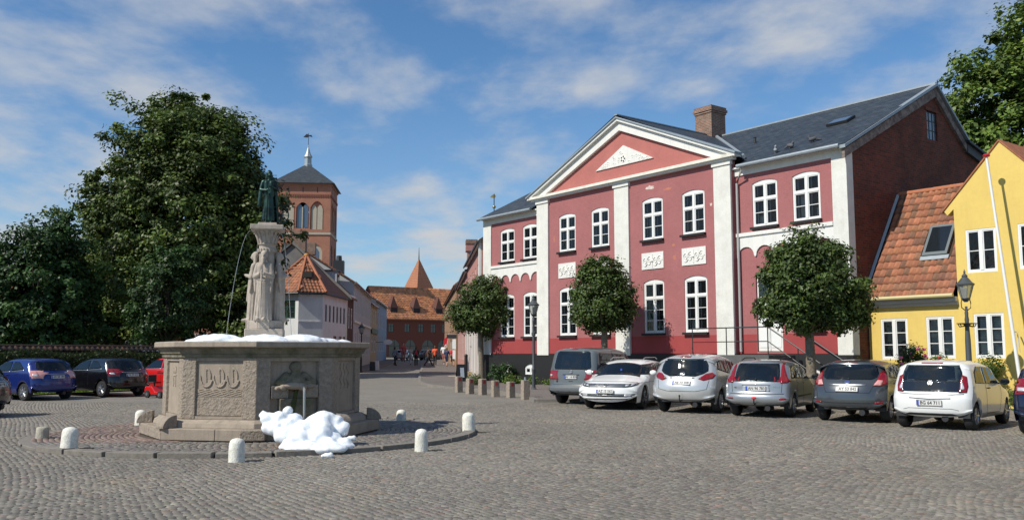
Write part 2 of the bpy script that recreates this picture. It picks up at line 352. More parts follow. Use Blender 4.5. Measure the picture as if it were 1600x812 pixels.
big = np.array([mnoise.fractal(Vector((x * .22, y * .3, 1.7)), .9, 2.1, 5) for x, y in zip(X, Y)]); cols *= (1 + np.clip(big, -1, 1) * .17)[:, None]; ws = np.clip(np.array([mnoise.noise(Vector((x * .5, y * .6, 9))) for x, y in zip(X, Y)]) - .25, 0, 1); cols *= 1 + ws[:, None] * np.array([.25, .18, .05])
order = np.argsort(X * X + Y * Y); near, far = order[:290], order[290:]
V = stone_verts(X[far], Y[far], lx[far], ly[far], A[far], .006, .008, rng); V[:, :, 2] += (.008 * np.maximum(0, Y[far] - 28))[:, None]
Fq = (SF[None] + (np.arange(len(far)) * 8)[:, None, None]).reshape(-1, 4)
sand = sheet('joint_sand', [(-18, 7.4), (18, 7.4), (18, 29.2), (-18, 29.2)], .004, sand_m, 'stuff', ground)
fld = inst('cobble_field', np_mesh('cobble_field', V.reshape(-1, 3), Fq, SETT, np.repeat(cols[far], 8, 0)), ground); fld['kind'] = 'stuff'
cobs = []
for k in range(16):
    z = np.zeros(1); v = stone_verts(z, z, z + .099, z + .084, z, 0, .008, rng).reshape(-1, 3); cobs.append(np_mesh('cobble', v, SF, SETT, np.repeat(sett_cols(1, (.192, .172, .143), rng), 8, 0)))
for q in near:
    inst('cobble', cobs[int(rng.integers(16))], ground, (float(X[q]), float(Y[q]), .006), (0, 0, float(A[q])), (float(lx[q] / .099), float(ly[q] / .084), 1))

# raised paved island round the fountain, its kerb stones and small red-brown setts
island = MB(); N8 = 48
island.prismz([(FC.x + 4.12 * math.cos(2 * PI * k / N8), FC.y + 4.12 * math.sin(2 * PI * k / N8)) for k in range(N8)], -.02, .050)
isl = island.build('paved_island', mat('island_joint_sand', (.09, .06, .045), .95, var=.2)); isl['kind'] = 'structure'
pv = []
for ri in range(0, 19):
    r_ = 2.36 + ri * .098; cnt = int(2 * PI * r_ / .128); a = np.arange(cnt) * 2 * PI / cnt + ri * .7
    pv.append(np.stack([FC.x + r_ * np.cos(a), FC.y + r_ * np.sin(a), a + PI / 2], 1))
pv = np.concatenate(pv); n = len(pv); pc = sett_cols(n, (.20, .145, .12), rng, .14, .04); gm = (pv[:, 1] < FC.y - 2.4) | (pv[:, 0] > FC.x - .8); pc[gm] = pc[gm] * np.array([.86, 1.06, 1.12])
V = stone_verts(pv[:, 0], pv[:, 1], np.full(n, .118), np.full(n, .088), pv[:, 2], .050, .014, rng)
o = inst('paving_setts', np_mesh('paving_setts', V.reshape(-1, 3), (SF[None] + (np.arange(n) * 8)[:, None, None]).reshape(-1, 4), SETT, np.repeat(pc, 8, 0)), isl); o['kind'] = 'stuff'
KERBM = mat('worn_island_kerb', (.20, .18, .155), .9, var=.25, vscale=5, bump=.008, bscale=30)
for k in range(30):
    a0 = 2 * PI * k / 30 + .004; a1 = 2 * PI * (k + 1) / 30 - .005 - random.uniform(0, .006); dz = random.uniform(-.008, .006); ro = 4.36 + random.uniform(-.015, .015)
    pol = [(FC.x + ro * math.cos(a0 + (a1 - a0) * t / 3), FC.y + ro * math.sin(a0 + (a1 - a0) * t / 3)) for t in range(4)] + [(FC.x + 4.12 * math.cos(a1 + (a0 - a1) * t / 3), FC.y + 4.12 * math.sin(a1 + (a0 - a1) * t / 3)) for t in range(4)]
    am = math.degrees((a0 + a1) / 2); low = 80 < am < 228; MB().prismz(pol, -.02, (.052 if low else .088) + dz).build('kerb_stone', KERBM, isl, bevel=.012)

# ---------------------------------------------------------------- fountain
ftn = thing('fountain', 'octagonal grey granite fountain basin with carved panels in the middle of the cobbled square', 'fountain', (FC.x, FC.y, .085), FRZ)
def octa(R, off=0): return [(R * math.cos(math.radians(-90 + 45 * k + off)), R * math.sin(math.radians(-90 + 45 * k + off))) for k in range(8)]
def ring_mesh(mb, prof):                       # octagonal rings (R, z)
    vs = []
    for R, z in prof: vs += [(x, y, z) for x, y in octa(R)]
    fs = [(i * 8 + k, i * 8 + (k + 1) % 8, (i + 1) * 8 + (k + 1) % 8, (i + 1) * 8 + k) for i in range(len(prof) - 1) for k in range(8)]
    return mb.add(vs, fs)
Zf = lambda z: z - .085
for k in range(8):                              # big stones of the step
    a, b = octa(2.37)[k], octa(2.37)[(k + 1) % 8]; c, d = octa(2.0)[(k + 1) % 8], octa(2.0)[k]
    g = .004; A_, B_ = Vector(a), Vector(b); t = (B_ - A_).normalized() * g; mid = (A_ + B_) / 2 + (B_ - A_) * random.uniform(-.12, .12); mi = (Vector(c) + Vector(d)) / 2 + (mid - (A_ + B_) / 2)
    for q in ([A_ + t, mid - t, mi - t, Vector(d) + t], [mid + t, B_ - t, Vector(c) - t, mi + t]):
        MB().prismz([tuple(p) for p in q], -.02, Zf(.27)).build('step_stone', GRANITE if k % 2 else GRANITE_R, ftn, bevel=.012)
ring_mesh(MB(), [(2.02, Zf(.26)), (2.14, Zf(.27)), (2.11, Zf(.36)), (2.00, Zf(.415)), (1.80, Zf(.42))]).build('base_course', GRANITE, ftn, bevel=.01)
ring_mesh(MB(), [(1.86, Zf(.40)), (1.86, Zf(1.57)), (1.62, Zf(1.57))]).build('basin_wall', GRANITE, ftn)
ring_mesh(MB(), [(1.80, Zf(1.555)), (1.985, Zf(1.56)), (1.985, Zf(1.625)), (2.02, Zf(1.63)), (2.03, Zf(1.66)), (2.07, Zf(1.72)), (2.09, Zf(1.735)), (1.9, Zf(1.735))]).build('cornice', GRANITE_M, ftn)
ring_mesh(MB(), [(1.9, Zf(1.737)), (2.12, Zf(1.739)), (2.145, Zf(1.76)), (2.145, Zf(1.84)), (2.12, Zf(1.858)), (1.86, Zf(1.858)), (1.84, Zf(1.62)), (0.01, Zf(1.60))]).build('rim', GRANITE, ftn)
SIDE = 2 * 1.95 * math.sin(PI / 8); APO = 1.95 * math.cos(PI / 8)
for k in range(8):
    A_ = Vector(octa(1.95)[k]); P_ = Vector(octa(1.95)[k - 1]); Q_ = Vector(octa(1.95)[(k + 1) % 8]); w = .27
    p0 = A_ + (P_ - A_).normalized() * w; p1 = A_ + (Q_ - A_).normalized() * w
    MB().prismz([tuple(p0), tuple(A_), tuple(p1), tuple(p1 * .93), tuple(A_ * .9), tuple(p0 * .93)], Zf(.422), Zf(1.556)).build('corner_pier', GRANITE_R, ftn, bevel=.01)
def face_frame(k):                              # matrix of face k (between vertex k and k+1)
    a = math.radians(-90 + 45 * k + 22.5); n_ = Vector((math.cos(a), math.sin(a), 0)); return n_ * APO, a + PI / 2
def on_face(mb, name, k, m, **kw):
    o = mb.build(name, m, ftn, **kw); loc, rz = face_frame(k); o.location = loc; o.rotation_euler = (0, 0, rz); return o
PW = SIDE / 2 - .27
for k in range(8):
    fr = MB()
    on_face(MB().box(-PW, .012, Zf(1.49), PW, .12, Zf(1.556)), 'panel_head', k, GRANITE); on_face(MB().box(-PW, .012, Zf(.422), PW, .12, Zf(.475)), 'panel_sill', k, GRANITE)
def relief_base(): return MB()
def carved(k, prims, m=GRANITE, vox=.012): 
    me = blob_mesh('carving', prims, vox, m, 1); loc, rz = face_frame(k); return inst('carving', me, ftn, loc, (0, 0, rz))
# front-left face: three ships over waves
for k, parts in ((7, 'ships'),):
    pn = MB().box(-PW + .012, .045, Zf(.83), PW - .012, .10, Zf(1.485)); on_face(pn, 'carved_panel', k, GRANITE)
    on_face(MB().box(-PW + .012, .035, Zf(.482), PW - .012, .10, Zf(.822)), 'lower_panel', k, GRANITE_R, bevel=.008)
    P = []
    for s in (-.27, 0, .27):
        zc = Zf(1.20); x = s + .0
        arc = [Vector((x - .02 + .10 * math.cos(a), .042, zc + .155 * math.sin(a))) for a in np.linspace(-1.35, 1.35, 9)]
        P += [cap(arc[i], arc[i + 1], .017) for i in range(8)]; P += [cap((x + .0, .042, zc - .15), (x - .02, .042, zc + .17), .012)]
        hull = [Vector((x + .11 * math.cos(a), .040, zc - .06 + .13 * math.sin(a))) for a in np.linspace(-PI + .25, -.15, 8)]
        P += [cap(hull[i], hull[i + 1], .016, .022) for i in range(7)]; P += [cap((x - .11, .04, zc - .09), (x - .13, .04, zc + .02), .014)]
        P += [cap((x - .02, .045, zc + .12 - .05 * i), (x + .07, .045, zc + .12 - .05 * i), .007) for i in range(5)]
    carved(k, P)
    P = []
    for j in range(4):
        w_ = [Vector((-PW + .03 + (2 * PW - .06) * t / 28, .042, Zf(.865) + j * .033 + .010 * math.sin(t * 1.35 + j))) for t in range(29)]; P += [cap(w_[i], w_[i + 1], .009) for i in range(28)]
    carved(k, P, vox=.008)
# left face: narrow ornament; right face: three serpents
for k in (6, 5, 2, 3, 4): on_face(MB().box(-PW + .012, .05, Zf(.482), PW - .012, .10, Zf(1.485)), 'carved_panel', k, GRANITE)
carved(6, [cap((-.10, .05, Zf(1.0)), (-.10, .05, Zf(1.36)), .016), cap((.08, .05, Zf(1.0)), (.08, .05, Zf(1.38)), .016), cap((-.13, .05, Zf(1.2)), (.13, .05, Zf(1.22)), .014), cap((0, .05, Zf(1.05)), (.0, .05, Zf(1.40)), .012), ell((0, .05, Zf(1.3)), (.07, .02, .06))])
on_face(MB().box(-PW + .012, .05, Zf(.482), PW - .012, .10, Zf(1.485)), 'carved_panel', 1, GRANITE)
P = []
for s in (-.2, -.02, .16):
    w_ = [Vector((s + .045 * math.sin(t * .42), .046, Zf(.95) + t * .0155)) for t in range(30)]; P += [cap(w_[i], w_[i + 1], .017 + .004 * math.sin(i * .5)) for i in range(29)]; P += [ell(w_[-1] + Vector((0, 0, .02)), (.03, .02, .028))]
carved(1, P)
# front-right face: river god holding a fish spout
k = 0
on_face(MB().box(-PW + .012, .085, Zf(.482), PW - .012, .14, Zf(1.485)), 'carved_panel', k, GRANITE_M)
on_face(MB().box(-PW + .02, -.02, Zf(.80), -.13, .10, Zf(1.03)), 'niche_block', k, GRANITE_R, bevel=.01); on_face(MB().box(.20, -.02, Zf(.80), PW - .02, .10, Zf(1.04)), 'niche_block', k, GRANITE_R, bevel=.01)
on_face(MB().box(-.30, -.05, Zf(.48), .36, .10, Zf(.79)), 'niche_block', k, GRANITE_M, bevel=.01)
P = [ell((.02, .03, Zf(1.33)), (.085, .08, .105)), ell((.02, .05, Zf(1.38)), (.12, .07, .10)), cap((.02, -.045, Zf(1.34)), (.02, -.06, Zf(1.30)), .012, .018), ell((-.015, -.035, Zf(1.355)), (.02, .014, .012)), ell((.055, -.035, Zf(1.355)), (.02, .014, .012)),
     cap((-.01, -.04, Zf(1.265)), (.05, -.04, Zf(1.265)), .013), cap((.02, .03, Zf(1.23)), (.02, .06, Zf(1.1)), .10, .19), cap((-.16, .06, Zf(1.22)), (-.33, .03, Zf(1.08)), .07, .055), cap((.20, .06, Zf(1.22)), (.38, .03, Zf(1.08)), .07, .055),
     cap((-.33, .03, Zf(1.08)), (-.05, -.05, Zf(1.10)), .05, .04), cap((.38, .03, Zf(1.08)), (.14, -.05, Zf(1.08)), .05, .04)]
P += hand_prims(Vector((-.06, -.06, Zf(1.10))), Vector((1, -.1, -.1)), 1, .9); P += hand_prims(Vector((.14, -.06, Zf(1.08))), Vector((-1, -.1, -.1)), -1, .9)
carved(k, P, GRANITE_M)
P = [ell((-.02, -.06, Zf(1.03)), (.23, .10, .075), 0), ell((-.25, -.05, Zf(1.0)), (.07, .06, .06)), cap((-.30, -.04, Zf(1.01)), (-.36, -.02, Zf(.98)), .03, .045), ell((.10, -.12, Zf(1.0)), (.09, .07, .07)), cap((.06, -.14, Zf(1.03)), (.09, -.19, Zf(.99)), .05, .045), ell((.28, -.03, Zf(1.02)), (.09, .05, .05)), cap((.33, -.03, Zf(1.0)), (.38, -.02, Zf(1.05)), .03, .02)]
carved(k, P, GRANITE)
on_face(MB().tube([(.09, -.20, Zf(1.0)), (.09, -.24, Zf(.97)), (.085, -.27, Zf(.85)), (.085, -.29, Zf(.5)), (.08, -.30, Zf(.3))], .026, 8), 'spout_water', k, glass_mat('falling_water', (.5, .52, .5), .55, .1), smooth='all')
on_face(MB().prism([(-.05, Zf(.80)), (-.02, Zf(1.0)), (.05, Zf(1.0)), (.02, Zf(.78)), (-.03, Zf(.5)), (-.17, Zf(.5))], -.075, -.03), 'moss', k, mat('moss', (.055, .065, .018), .95, var=.4, vscale=8, bump=.01))
# half-round guard stones on the step
for vk in (6, 7, 1, 2, 3, 5):
    A_ = Vector(octa(2.16)[vk]); ang = math.atan2(A_.y, A_.x); pol = [(.34 * math.cos(t) * (.95 if t < PI / 2 else .9) , .27 * math.sin(t)) for t in np.linspace(0, PI / 2, 9)]
    pol = [(0, 0)] + [(.30 * math.cos(t), .24 * math.sin(t)) for t in np.linspace(0, PI / 2, 9)]
    MB().prism(pol, -.11, .11).build('guard_stone', GRANITE_R, ftn, bevel=.012).matrix_local = Matrix.Translation((A_.x * .975, A_.y * .975, Zf(.268))) @ Matrix.Rotation(ang, 4, 'Z')
MB().box(-.22, -.28, 0, .22, .02, .19).build('guard_stone', GRANITE_R, ftn, bevel=.015).matrix_local = Matrix.Translation((0, -2.19, 0))
# inner pedestal with four stone figures, capital
ped = ftn; PZ = 1.6
CX, CY = .02, .0
MB().box(-.38, -.38, Zf(1.6), .38, .38, Zf(2.13)).build('pedestal_block', CARVED, ftn, (CX, CY, 0), bevel=.015)
MB().prismz([(x * .37, y * .37) for x, y in octa(1, 22.5)], Zf(2.13), Zf(2.30)).build('pedestal_step', CARVED, ftn, bevel=.012)
for a in range(4):
    q = MB().box(-.11, -.13, Zf(2.13), .11, .10, Zf(2.31)).build('figure_plinth', CARVED, ftn, bevel=.01); q.matrix_local = Matrix.Rotation(a * PI / 2, 4, 'Z') @ Matrix.Translation((0, -.25, 0))
MB().lathe([(.17, Zf(2.2)), (.16, Zf(3.6)), (.155, Zf(3.72))], 20).build('shaft', CARVED, ftn, smooth=True)
def statue_prims(h, beard=False, sword=False, woman=False, wide=1.0):
    s = h / 1.75; P = []; v = lambda x, y, z: Vector((x * s * wide, y * s, z * s))
    P += [cap(v(0, 0, .10), v(0, 0, .95), .19 * s, .15 * s), cap(v(-.06, 0, .95), v(-.08, .01, 1.35), .12 * s, .11 * s), cap(v(.06, 0, .95), v(.08, .01, 1.35), .12 * s, .11 * s), cap(v(-.15, .01, 1.40), v(.15, .01, 1.40), .075 * s)]
    for i in range(15):                         # robe folds
        a = 2 * PI * i / 15 + .1; r0 = .215 + .02 * math.sin(i * 5.1); P.append(cap(v(r0 * math.cos(a), r0 * .8 * math.sin(a), .0), v(.15 * math.cos(a + .12), .12 * math.sin(a + .12), 1.02 + .1 * math.sin(i * 2.3)), .034 * s, .018 * s))
    P += [cap(v(0, 0, 1.42), v(0, -.01, 1.55), .05 * s), ell(v(0, -.02, 1.645), (.078 * s, .095 * s, .112 * s)), cap(v(0, -.105, 1.66), v(0, -.125, 1.625), .012 * s, .018 * s), ell(v(-.035, -.095, 1.685), (.022 * s, .014 * s, .010 * s)), ell(v(.035, -.095, 1.685), (.022 * s, .014 * s, .010 * s)),
          cap(v(-.025, -.105, 1.59), v(.025, -.105, 1.59), .012 * s), ell(v(0, .015, 1.69), (.092 * s, .10 * s, .09 * s)), ell(v(.08, 0, 1.64), (.012 * s, .02 * s, .03 * s)), ell(v(-.08, 0, 1.64), (.012 * s, .02 * s, .03 * s))]
    for sd in (-1, 1):
        P += [cap(v(.17 * sd, 0, 1.38), v(.225 * sd, -.02, 1.10), .065 * s, .07 * s), cap(v(.225 * sd, -.02, 1.10), v(.06 * sd, -.20, 1.16), .062 * s, .04 * s), cap(v(.215 * sd, .0, 1.12), v(.205 * sd, -.06, .72), .06 * s, .025 * s)]
        P += hand_prims(v(.06 * sd, -.21, 1.16), Vector((-sd, -.25, .1)), sd, s * .95); P += [cap(v(.07 * sd, -.16, .03), v(.085 * sd, -.27, .02), .045 * s, .032 * s)]
    if beard: P += [cap(v(0, -.09, 1.56), v(0, -.13, 1.42), .055 * s, .025 * s), cap(v(-.03, -.09, 1.56), v(-.03, -.11, 1.46), .03 * s, .02 * s)]
    if sword: P += [cap(v(.0, -.24, 1.10), v(.0, -.27, .15), .030 * s, .014 * s), cap(v(-.10, -.25, 1.0), v(.10, -.25, 1.0), .020 * s), cap(v(0, -.24, 1.1), v(0, -.24, 1.24), .02 * s, .026 * s)]
    if woman: P += [cap(v(-.07, .02, 1.66), v(-.10, .03, 1.38), .05 * s, .04 * s), cap(v(.07, .02, 1.66), v(.10, .03, 1.38), .05 * s, .04 * s), cap(v(-.05, -.13, 1.25), v(.10, -.17, .5), .04 * s, .02 * s)]
    return P
me_a = blob_mesh('stone_figure', statue_prims(1.42, beard=True, sword=True, wide=.95), .013, CARVED, 1); me_b = blob_mesh('stone_figure', statue_prims(1.42, woman=True, wide=.9), .014, CARVED, 1)
for a, me, lb in ((-.16, me_a, 'bearded stone figure holding a sword point down'), (-PI / 2 - .25, me_b, 'robed stone figure with long hair'), (PI / 2 + .1, me_b, 'robed stone figure with long hair on the shaded side'), (PI, me_a, 'bearded stone figure at the back')):
    o = inst('carved_figure', me, ftn, (.24 * math.sin(a), -.24 * math.cos(a), Zf(2.30)), (0, 0, a)); o['label'] = lb
cp = MB().lathe([(.15, Zf(3.70)), (.185, Zf(3.72)), (.19, Zf(3.78)), (.165, Zf(3.80)), (.17, Zf(3.86)), (.20, Zf(3.88)), (.175, Zf(3.90)), (.19, Zf(3.98)), (.235, Zf(4.12)), (.25, Zf(4.17))], 28)
for i in range(14):
    a = 2 * PI * i / 14; cp.tube([(.17 * math.cos(a), .17 * math.sin(a), Zf(3.90)), (.205 * math.cos(a), .205 * math.sin(a), Zf(4.02)), (.255 * math.cos(a), .255 * math.sin(a), Zf(4.12)), (.28 * math.cos(a), .28 * math.sin(a), Zf(4.10))], .028, 6, .014)
for i in range(20):
    a = 2 * PI * i / 20; cp.tube([(.185 * math.cos(a), .185 * math.sin(a), Zf(3.72)), (.19 * math.cos(a), .19 * math.sin(a), Zf(3.79))], .014, 5)
cp.build('capital', CARVED, ftn, smooth=True)
MB().prismz([(-.33, -.33), (.33, -.33), (.33, .33), (-.33, .33)], Zf(4.17), Zf(4.27)).build('abacus', CARVED, ftn, bevel=.012)
MB().prismz([(-.20, -.18), (.20, -.18), (.20, .18), (-.20, .18)], Zf(4.27), Zf(4.33), .08).build('statue_base', CARVED, ftn, bevel=.01)
# thin jets from the capital
jw = glass_mat('water_jet_clear', (.6, .63, .65), .65, .1)
for sx, sy in ((-1, -.45), (.75, -.6), (.3, 1), (-.5, .9)):
    pts = [(sx * (.30 + .045 * t), sy * (.30 + .045 * t), Zf(4.14) + .03 * t - .0265 * t * t) for t in np.linspace(0, 9.6, 16)]; o = MB().tube(pts, .0035, 5, .006).build('water_jet', jw, ftn, smooth='all')
# bronze statue with a wheel: a thing standing on the capital
sp = []; h = 1.10; s = h / 1.75; v = lambda x, y, z: Vector((x * s, y * s, z * s))
st = thing('bronze_statue', 'green bronze statue of robed woman with a wheel, standing on the fountain column', 'statue', tuple(FC + Vector((0, 0, 4.33))), FRZ + .08)
sp += [cap(v(0, 0, .15), v(0, 0, .95), .17 * s, .13 * s), cap(v(-.06, 0, .95), v(-.08, 0, 1.36), .115 * s, .10 * s), cap(v(.06, 0, .95), v(.08, 0, 1.36), .115 * s, .10 * s), cap(v(-.17, 0, 1.40), v(.17, 0, 1.40), .07 * s)]
for i in range(13):
    a = 2 * PI * i / 13; sp.append(cap(v(.185 * math.cos(a), .16 * math.sin(a), .10), v(.12 * math.cos(a), .11 * math.sin(a), 1.0), .030 * s, .02 * s))
for i in range(9):                              # cloak hanging from the shoulders to the ground
    t = -.2 + i * .20 + .1; a = t + PI * .05; xx = .30 * math.cos(a * 1.0); yy = .10 + .16 * math.sin(a); sp.append(cap(v(xx * 1.05, yy, .06), v(xx * .66, yy * .6 - .02, 1.36), .055 * s, .05 * s))
sp += [cap(v(0, 0, 1.42), v(0, -.01, 1.55), .048 * s), ell(v(0, -.02, 1.64), (.075 * s, .09 * s, .105 * s)), ell(v(0, .0, 1.68), (.105 * s, .11 * s, .10 * s)), cap(v(-.08, .02, 1.62), v(-.09, .02, 1.52), .04 * s), cap(v(.08, .02, 1.62), v(.09, .02, 1.52), .04 * s), cap(v(0, -.10, 1.65), v(0, -.12, 1.62), .011 * s, .017 * s),
       ell(v(-.033, -.09, 1.675), (.02 * s, .012 * s, .01 * s)), ell(v(.033, -.09, 1.675), (.02 * s, .012 * s, .01 * s)), cap(v(-.022, -.1, 1.585), v(.022, -.1, 1.585), .010 * s), ell(v(0, .0, 1.77), (.05 * s, .05 * s, .035 * s)),
       cap(v(-.20, 0, 1.38), v(-.27, -.02, 1.12), .06 * s, .055 * s), cap(v(-.27, -.02, 1.12), v(-.09, -.20, 1.08), .055 * s, .034 * s), cap(v(-.26, 0, 1.1), v(-.30, -.03, .60), .06 * s, .07 * s), cap(v(.20, 0, 1.38), v(.27, .0, 1.14), .06 * s, .055 * s), cap(v(.27, 0, 1.14), v(.10, -.20, 1.20), .05 * s, .034 * s),
       cap(v(-.07, -.10, .03), v(-.08, -.20, .02), .045 * s, .03 * s), cap(v(.07, -.10, .03), v(.08, -.20, .02), .045 * s, .03 * s), cap(v(-.07, 0, .02), v(-.07, 0, .2), .05 * s), cap(v(.07, 0, .02), v(.07, 0, .2), .05 * s)]
sp += hand_prims(v(-.09, -.20, 1.08), Vector((1, -.2, .2)), 1, s); sp += hand_prims(v(.10, -.20, 1.20), Vector((-1, -.2, .1)), -1, s)
inst('body', blob_mesh('body', sp, .0095, BRONZE, 1), st)
MB().tube([v(-.02, -.25, .75), v(-.02, -.27, 1.35)], .010, 6).build('sceptre', BRONZE, st)
wh = MB(); wc = v(.36, .10, .32)
for i in range(24):
    a0, a1 = 2 * PI * i / 24, 2 * PI * (i + 1) / 24; wh.tube([wc + Vector((math.cos(a0) * .19, .05 * math.cos(a0), math.sin(a0) * .19)), wc + Vector((math.cos(a1) * .19, .05 * math.cos(a1), math.sin(a1) * .19))], .014, 6)
for i in range(5): a = PI * i / 5; wh.tube([wc - Vector((math.cos(a) * .19, .05 * math.cos(a), math.sin(a) * .19)), wc + Vector((math.cos(a) * .19, .05 * math.cos(a), math.sin(a) * .19))], .009, 5)
wh.build('wheel', BRONZE, st)
# foam
FOAM = mat('soap_foam', (.80, .83, .86), .55, var=.05, vscale=6, bump=.003, bscale=70); FOAM.node_tree.nodes['Principled BSDF'].inputs['Subsurface Weight'].default_value = .6; FOAM.node_tree.nodes['Principled BSDF'].inputs['Subsurface Radius'].default_value = (.08, .09, .10); FOAM.node_tree.nodes['Principled BSDF'].inputs['Subsurface Scale'].default_value = 1
P = []
for i in range(26):
    a = rng.uniform(0, 2 * PI); r = rng.uniform(.65, 1.60); P.append(ell((r * math.cos(a), r * math.sin(a), Zf(1.82)), (rng.uniform(.22, .42), rng.uniform(.22, .42), rng.uniform(.08, .17))))
P += [ell((-.80, -.9, Zf(1.86)), (.50, .4, .15)), ell((.05, -1.1, Zf(1.84)), (.5, .35, .16)), ell((.75, -.85, Zf(1.84)), (.45, .4, .17)), ell((1.15, -.2, Zf(1.82)), (.4, .4, .13)), ell((-1.2, -.1, Zf(1.82)), (.4, .4, .13)), ell((0, 0, Zf(1.80)), (1.55, 1.55, .07))]
o = inst('foam_in_basin', blob_mesh('foam_in_basin', P, .028, FOAM, 3, .02, 7, disp2=.006), None, (FC.x, FC.y, .085), (0, 0, FRZ)); tag(o, 'white soap foam floating over the rim of the fountain basin', 'foam')
P = []
def lp(px, py, Y):                               # photograph point at a distance -> fountain-relative
    return at(px, py, Y)
fp = [(420, 655, 15.72, .13), (438, 652, 15.70, .14), (432, 668, 15.62, .15), (452, 664, 15.65, .15), (460, 655, 15.75, .13), (475, 668, 15.65, .16), (490, 660, 15.75, .15), (508, 655, 15.75, .17), (523, 660, 15.80, .15), (530, 672, 15.7, .13), (445, 680, 15.45, .16), (470, 685, 15.35, .18), (500, 680, 15.4, .19), (520, 686, 15.45, .14), (455, 694, 15.15, .13), (485, 697, 15.1, .13), (515, 694, 15.2, .13), (540, 690, 15.35, .11), (470, 674, 15.5, .17), (412, 648, 15.8, .08), (538, 665, 15.75, .09), (505, 668, 15.55, .17), (450, 640, 15.9, .09), (421, 667, 15.65, .12)]
for px, py, Y_, r in fp: c = at(px, py, Y_); P.append(ell((c.x, c.y, max(c.z, .10)), (r * 1.12, r * 1.12, r * .9)))
for i in range(40):
    px, py, Y_, r = fp[rng.integers(len(fp))]; c = at(px, py, Y_) + Vector(rng.normal(0, 1, 3)).normalized() * r * .8; rr = rng.uniform(.02, .045); P.append(ell((c.x, c.y, max(c.z, .1)), (rr, rr, rr)))
for i in range(22): P.append(ell((rng.uniform(-3.55, -2.85), rng.uniform(14.75, 15.3), .09), (rng.uniform(.15, .34), rng.uniform(.12, .24), .08)))
o = inst('foam_heap', blob_mesh('foam_heap', P, .018, FOAM, 16, .035, 4, disp2=.012), None); tag(o, 'big white heap of soap foam spilled on the step below the fish spout', 'foam')
o = inst('foam_scrap', blob_mesh('foam_scrap', [ell((0, 0, .03), (.07, .05, .04)), ell((.05, .02, .03), (.05, .05, .05)), ell((-.05, .03, .02), (.05, .05, .03))], .01, FOAM, 1, .01, 12), None, tuple(ground_at(511, 716) + Vector((0, 0, .02)))); tag(o, 'small scrap of white foam lying on the cobbles in front of the kerb', 'foam')
o = inst('foam_scrap', o.data, None, tuple(at(548, 684, 15.6) + Vector((0, 0, -.03)))); tag(o, 'small lump of foam beside the shaded right end of the step', 'foam')

# ---------------------------------------------------------------- bollards
for i, (x, y, h, r, lb, tilt) in enumerate(((-8.78, 17.0, .27, .115, 'stubby grey unpainted bollard, lowest of all, leftmost', 0), (-7.33, 15.05, .42, .135, 'white bollard with thick peeling paint just right of the grey stub', .06), (-8.21, 20.06, .39, .12, 'white bollard behind the left corner of the fountain step', 0),
        (-4.15, 13.74, .36, .122, 'smooth white bollard nearest the camera in front of the kerb', 0), (-2.60, 21.33, .32, .118, 'white bollard in the fountain shadow, farthest behind on the right', .03), (-1.52, 15.25, .375, .112, 'white bollard at the kerb right of the foam heap', .04), (-.88, 18.62, .43, .135, 'white bollard rightmost of all, at the end of the island', -.05))):
    rr = random.Random(i); mb = MB().lathe([(r * 1.02, -.03), (r, .02), (r * .98, h * .5), (r * .94, h - r * .65), (r * .84, h - r * .32), (r * .6, h - r * .1), (r * .25, h), (.01, h + .004)] if i else [(r * 1.02, -.03), (r, .05), (r * .97, h * .8), (r * .9, h * .93), (r * .7, h), (.01, h + .005)], 24)
    for q in range(len(mb.v)):
        p = Vector(mb.v[q]); d = 1 + .03 * mnoise.noise(p * 9 + Vector((i, 0, 0))); mb.v[q] = (p.x * d, p.y * d, p.z)
    o = mb.build('bollard', mat('worn_grey_stone', (.40, .37, .30), .9, var=.25, vscale=6, bump=.01) if i == 0 else POSTWHITE, smooth=True, loc=(x, y, gz(x, y))); o.rotation_euler = (0, tilt, i); tag(o, lb, 'bollard', 'stone bollards round the fountain island')

nl = 420; rl_ = np.random.default_rng(77); lx_ = np.concatenate([rl_.normal(-4.0, .35, 110), rl_.normal(-6.6, .5, 60), rl_.uniform(-12, 12, 250)]); ly_ = np.concatenate([rl_.normal(14.85, .25, 110), rl_.normal(16.0, .3, 60), rl_.uniform(9.5, 27, 250)])
on_i = np.hypot(lx_ - FC.x, ly_ - FC.y) < 4.35; lz_ = np.where(on_i, .072, .024) + rl_.uniform(0, .008, nl); an_ = rl_.uniform(0, 2 * PI, nl); sz_ = rl_.uniform(.012, .035, nl); V = np.zeros((nl, 4, 3))
for q, (a_, k_) in enumerate(((0, 1), (PI / 2, .6), (PI, 1), (3 * PI / 2, .6))): V[:, q, 0] = lx_ + np.cos(an_ + a_) * sz_ * k_; V[:, q, 1] = ly_ + np.sin(an_ + a_) * sz_ * k_; V[:, q, 2] = lz_ + rl_.uniform(0, .014, nl)
o = inst('fallen_leaves', np_mesh('fallen_leaves', V.reshape(-1, 3), np.arange(nl * 4).reshape(-1, 4), mat('dry_leaf', (1, 1, 1), .8, attr=True), np.repeat(np.array([.16, .085, .04]) * rl_.uniform(.4, 1.8, (nl, 1)), 4, 0))); tag(o, 'small brown fallen leaves and crumbs scattered on the paving', 'leaves', kind='stuff')
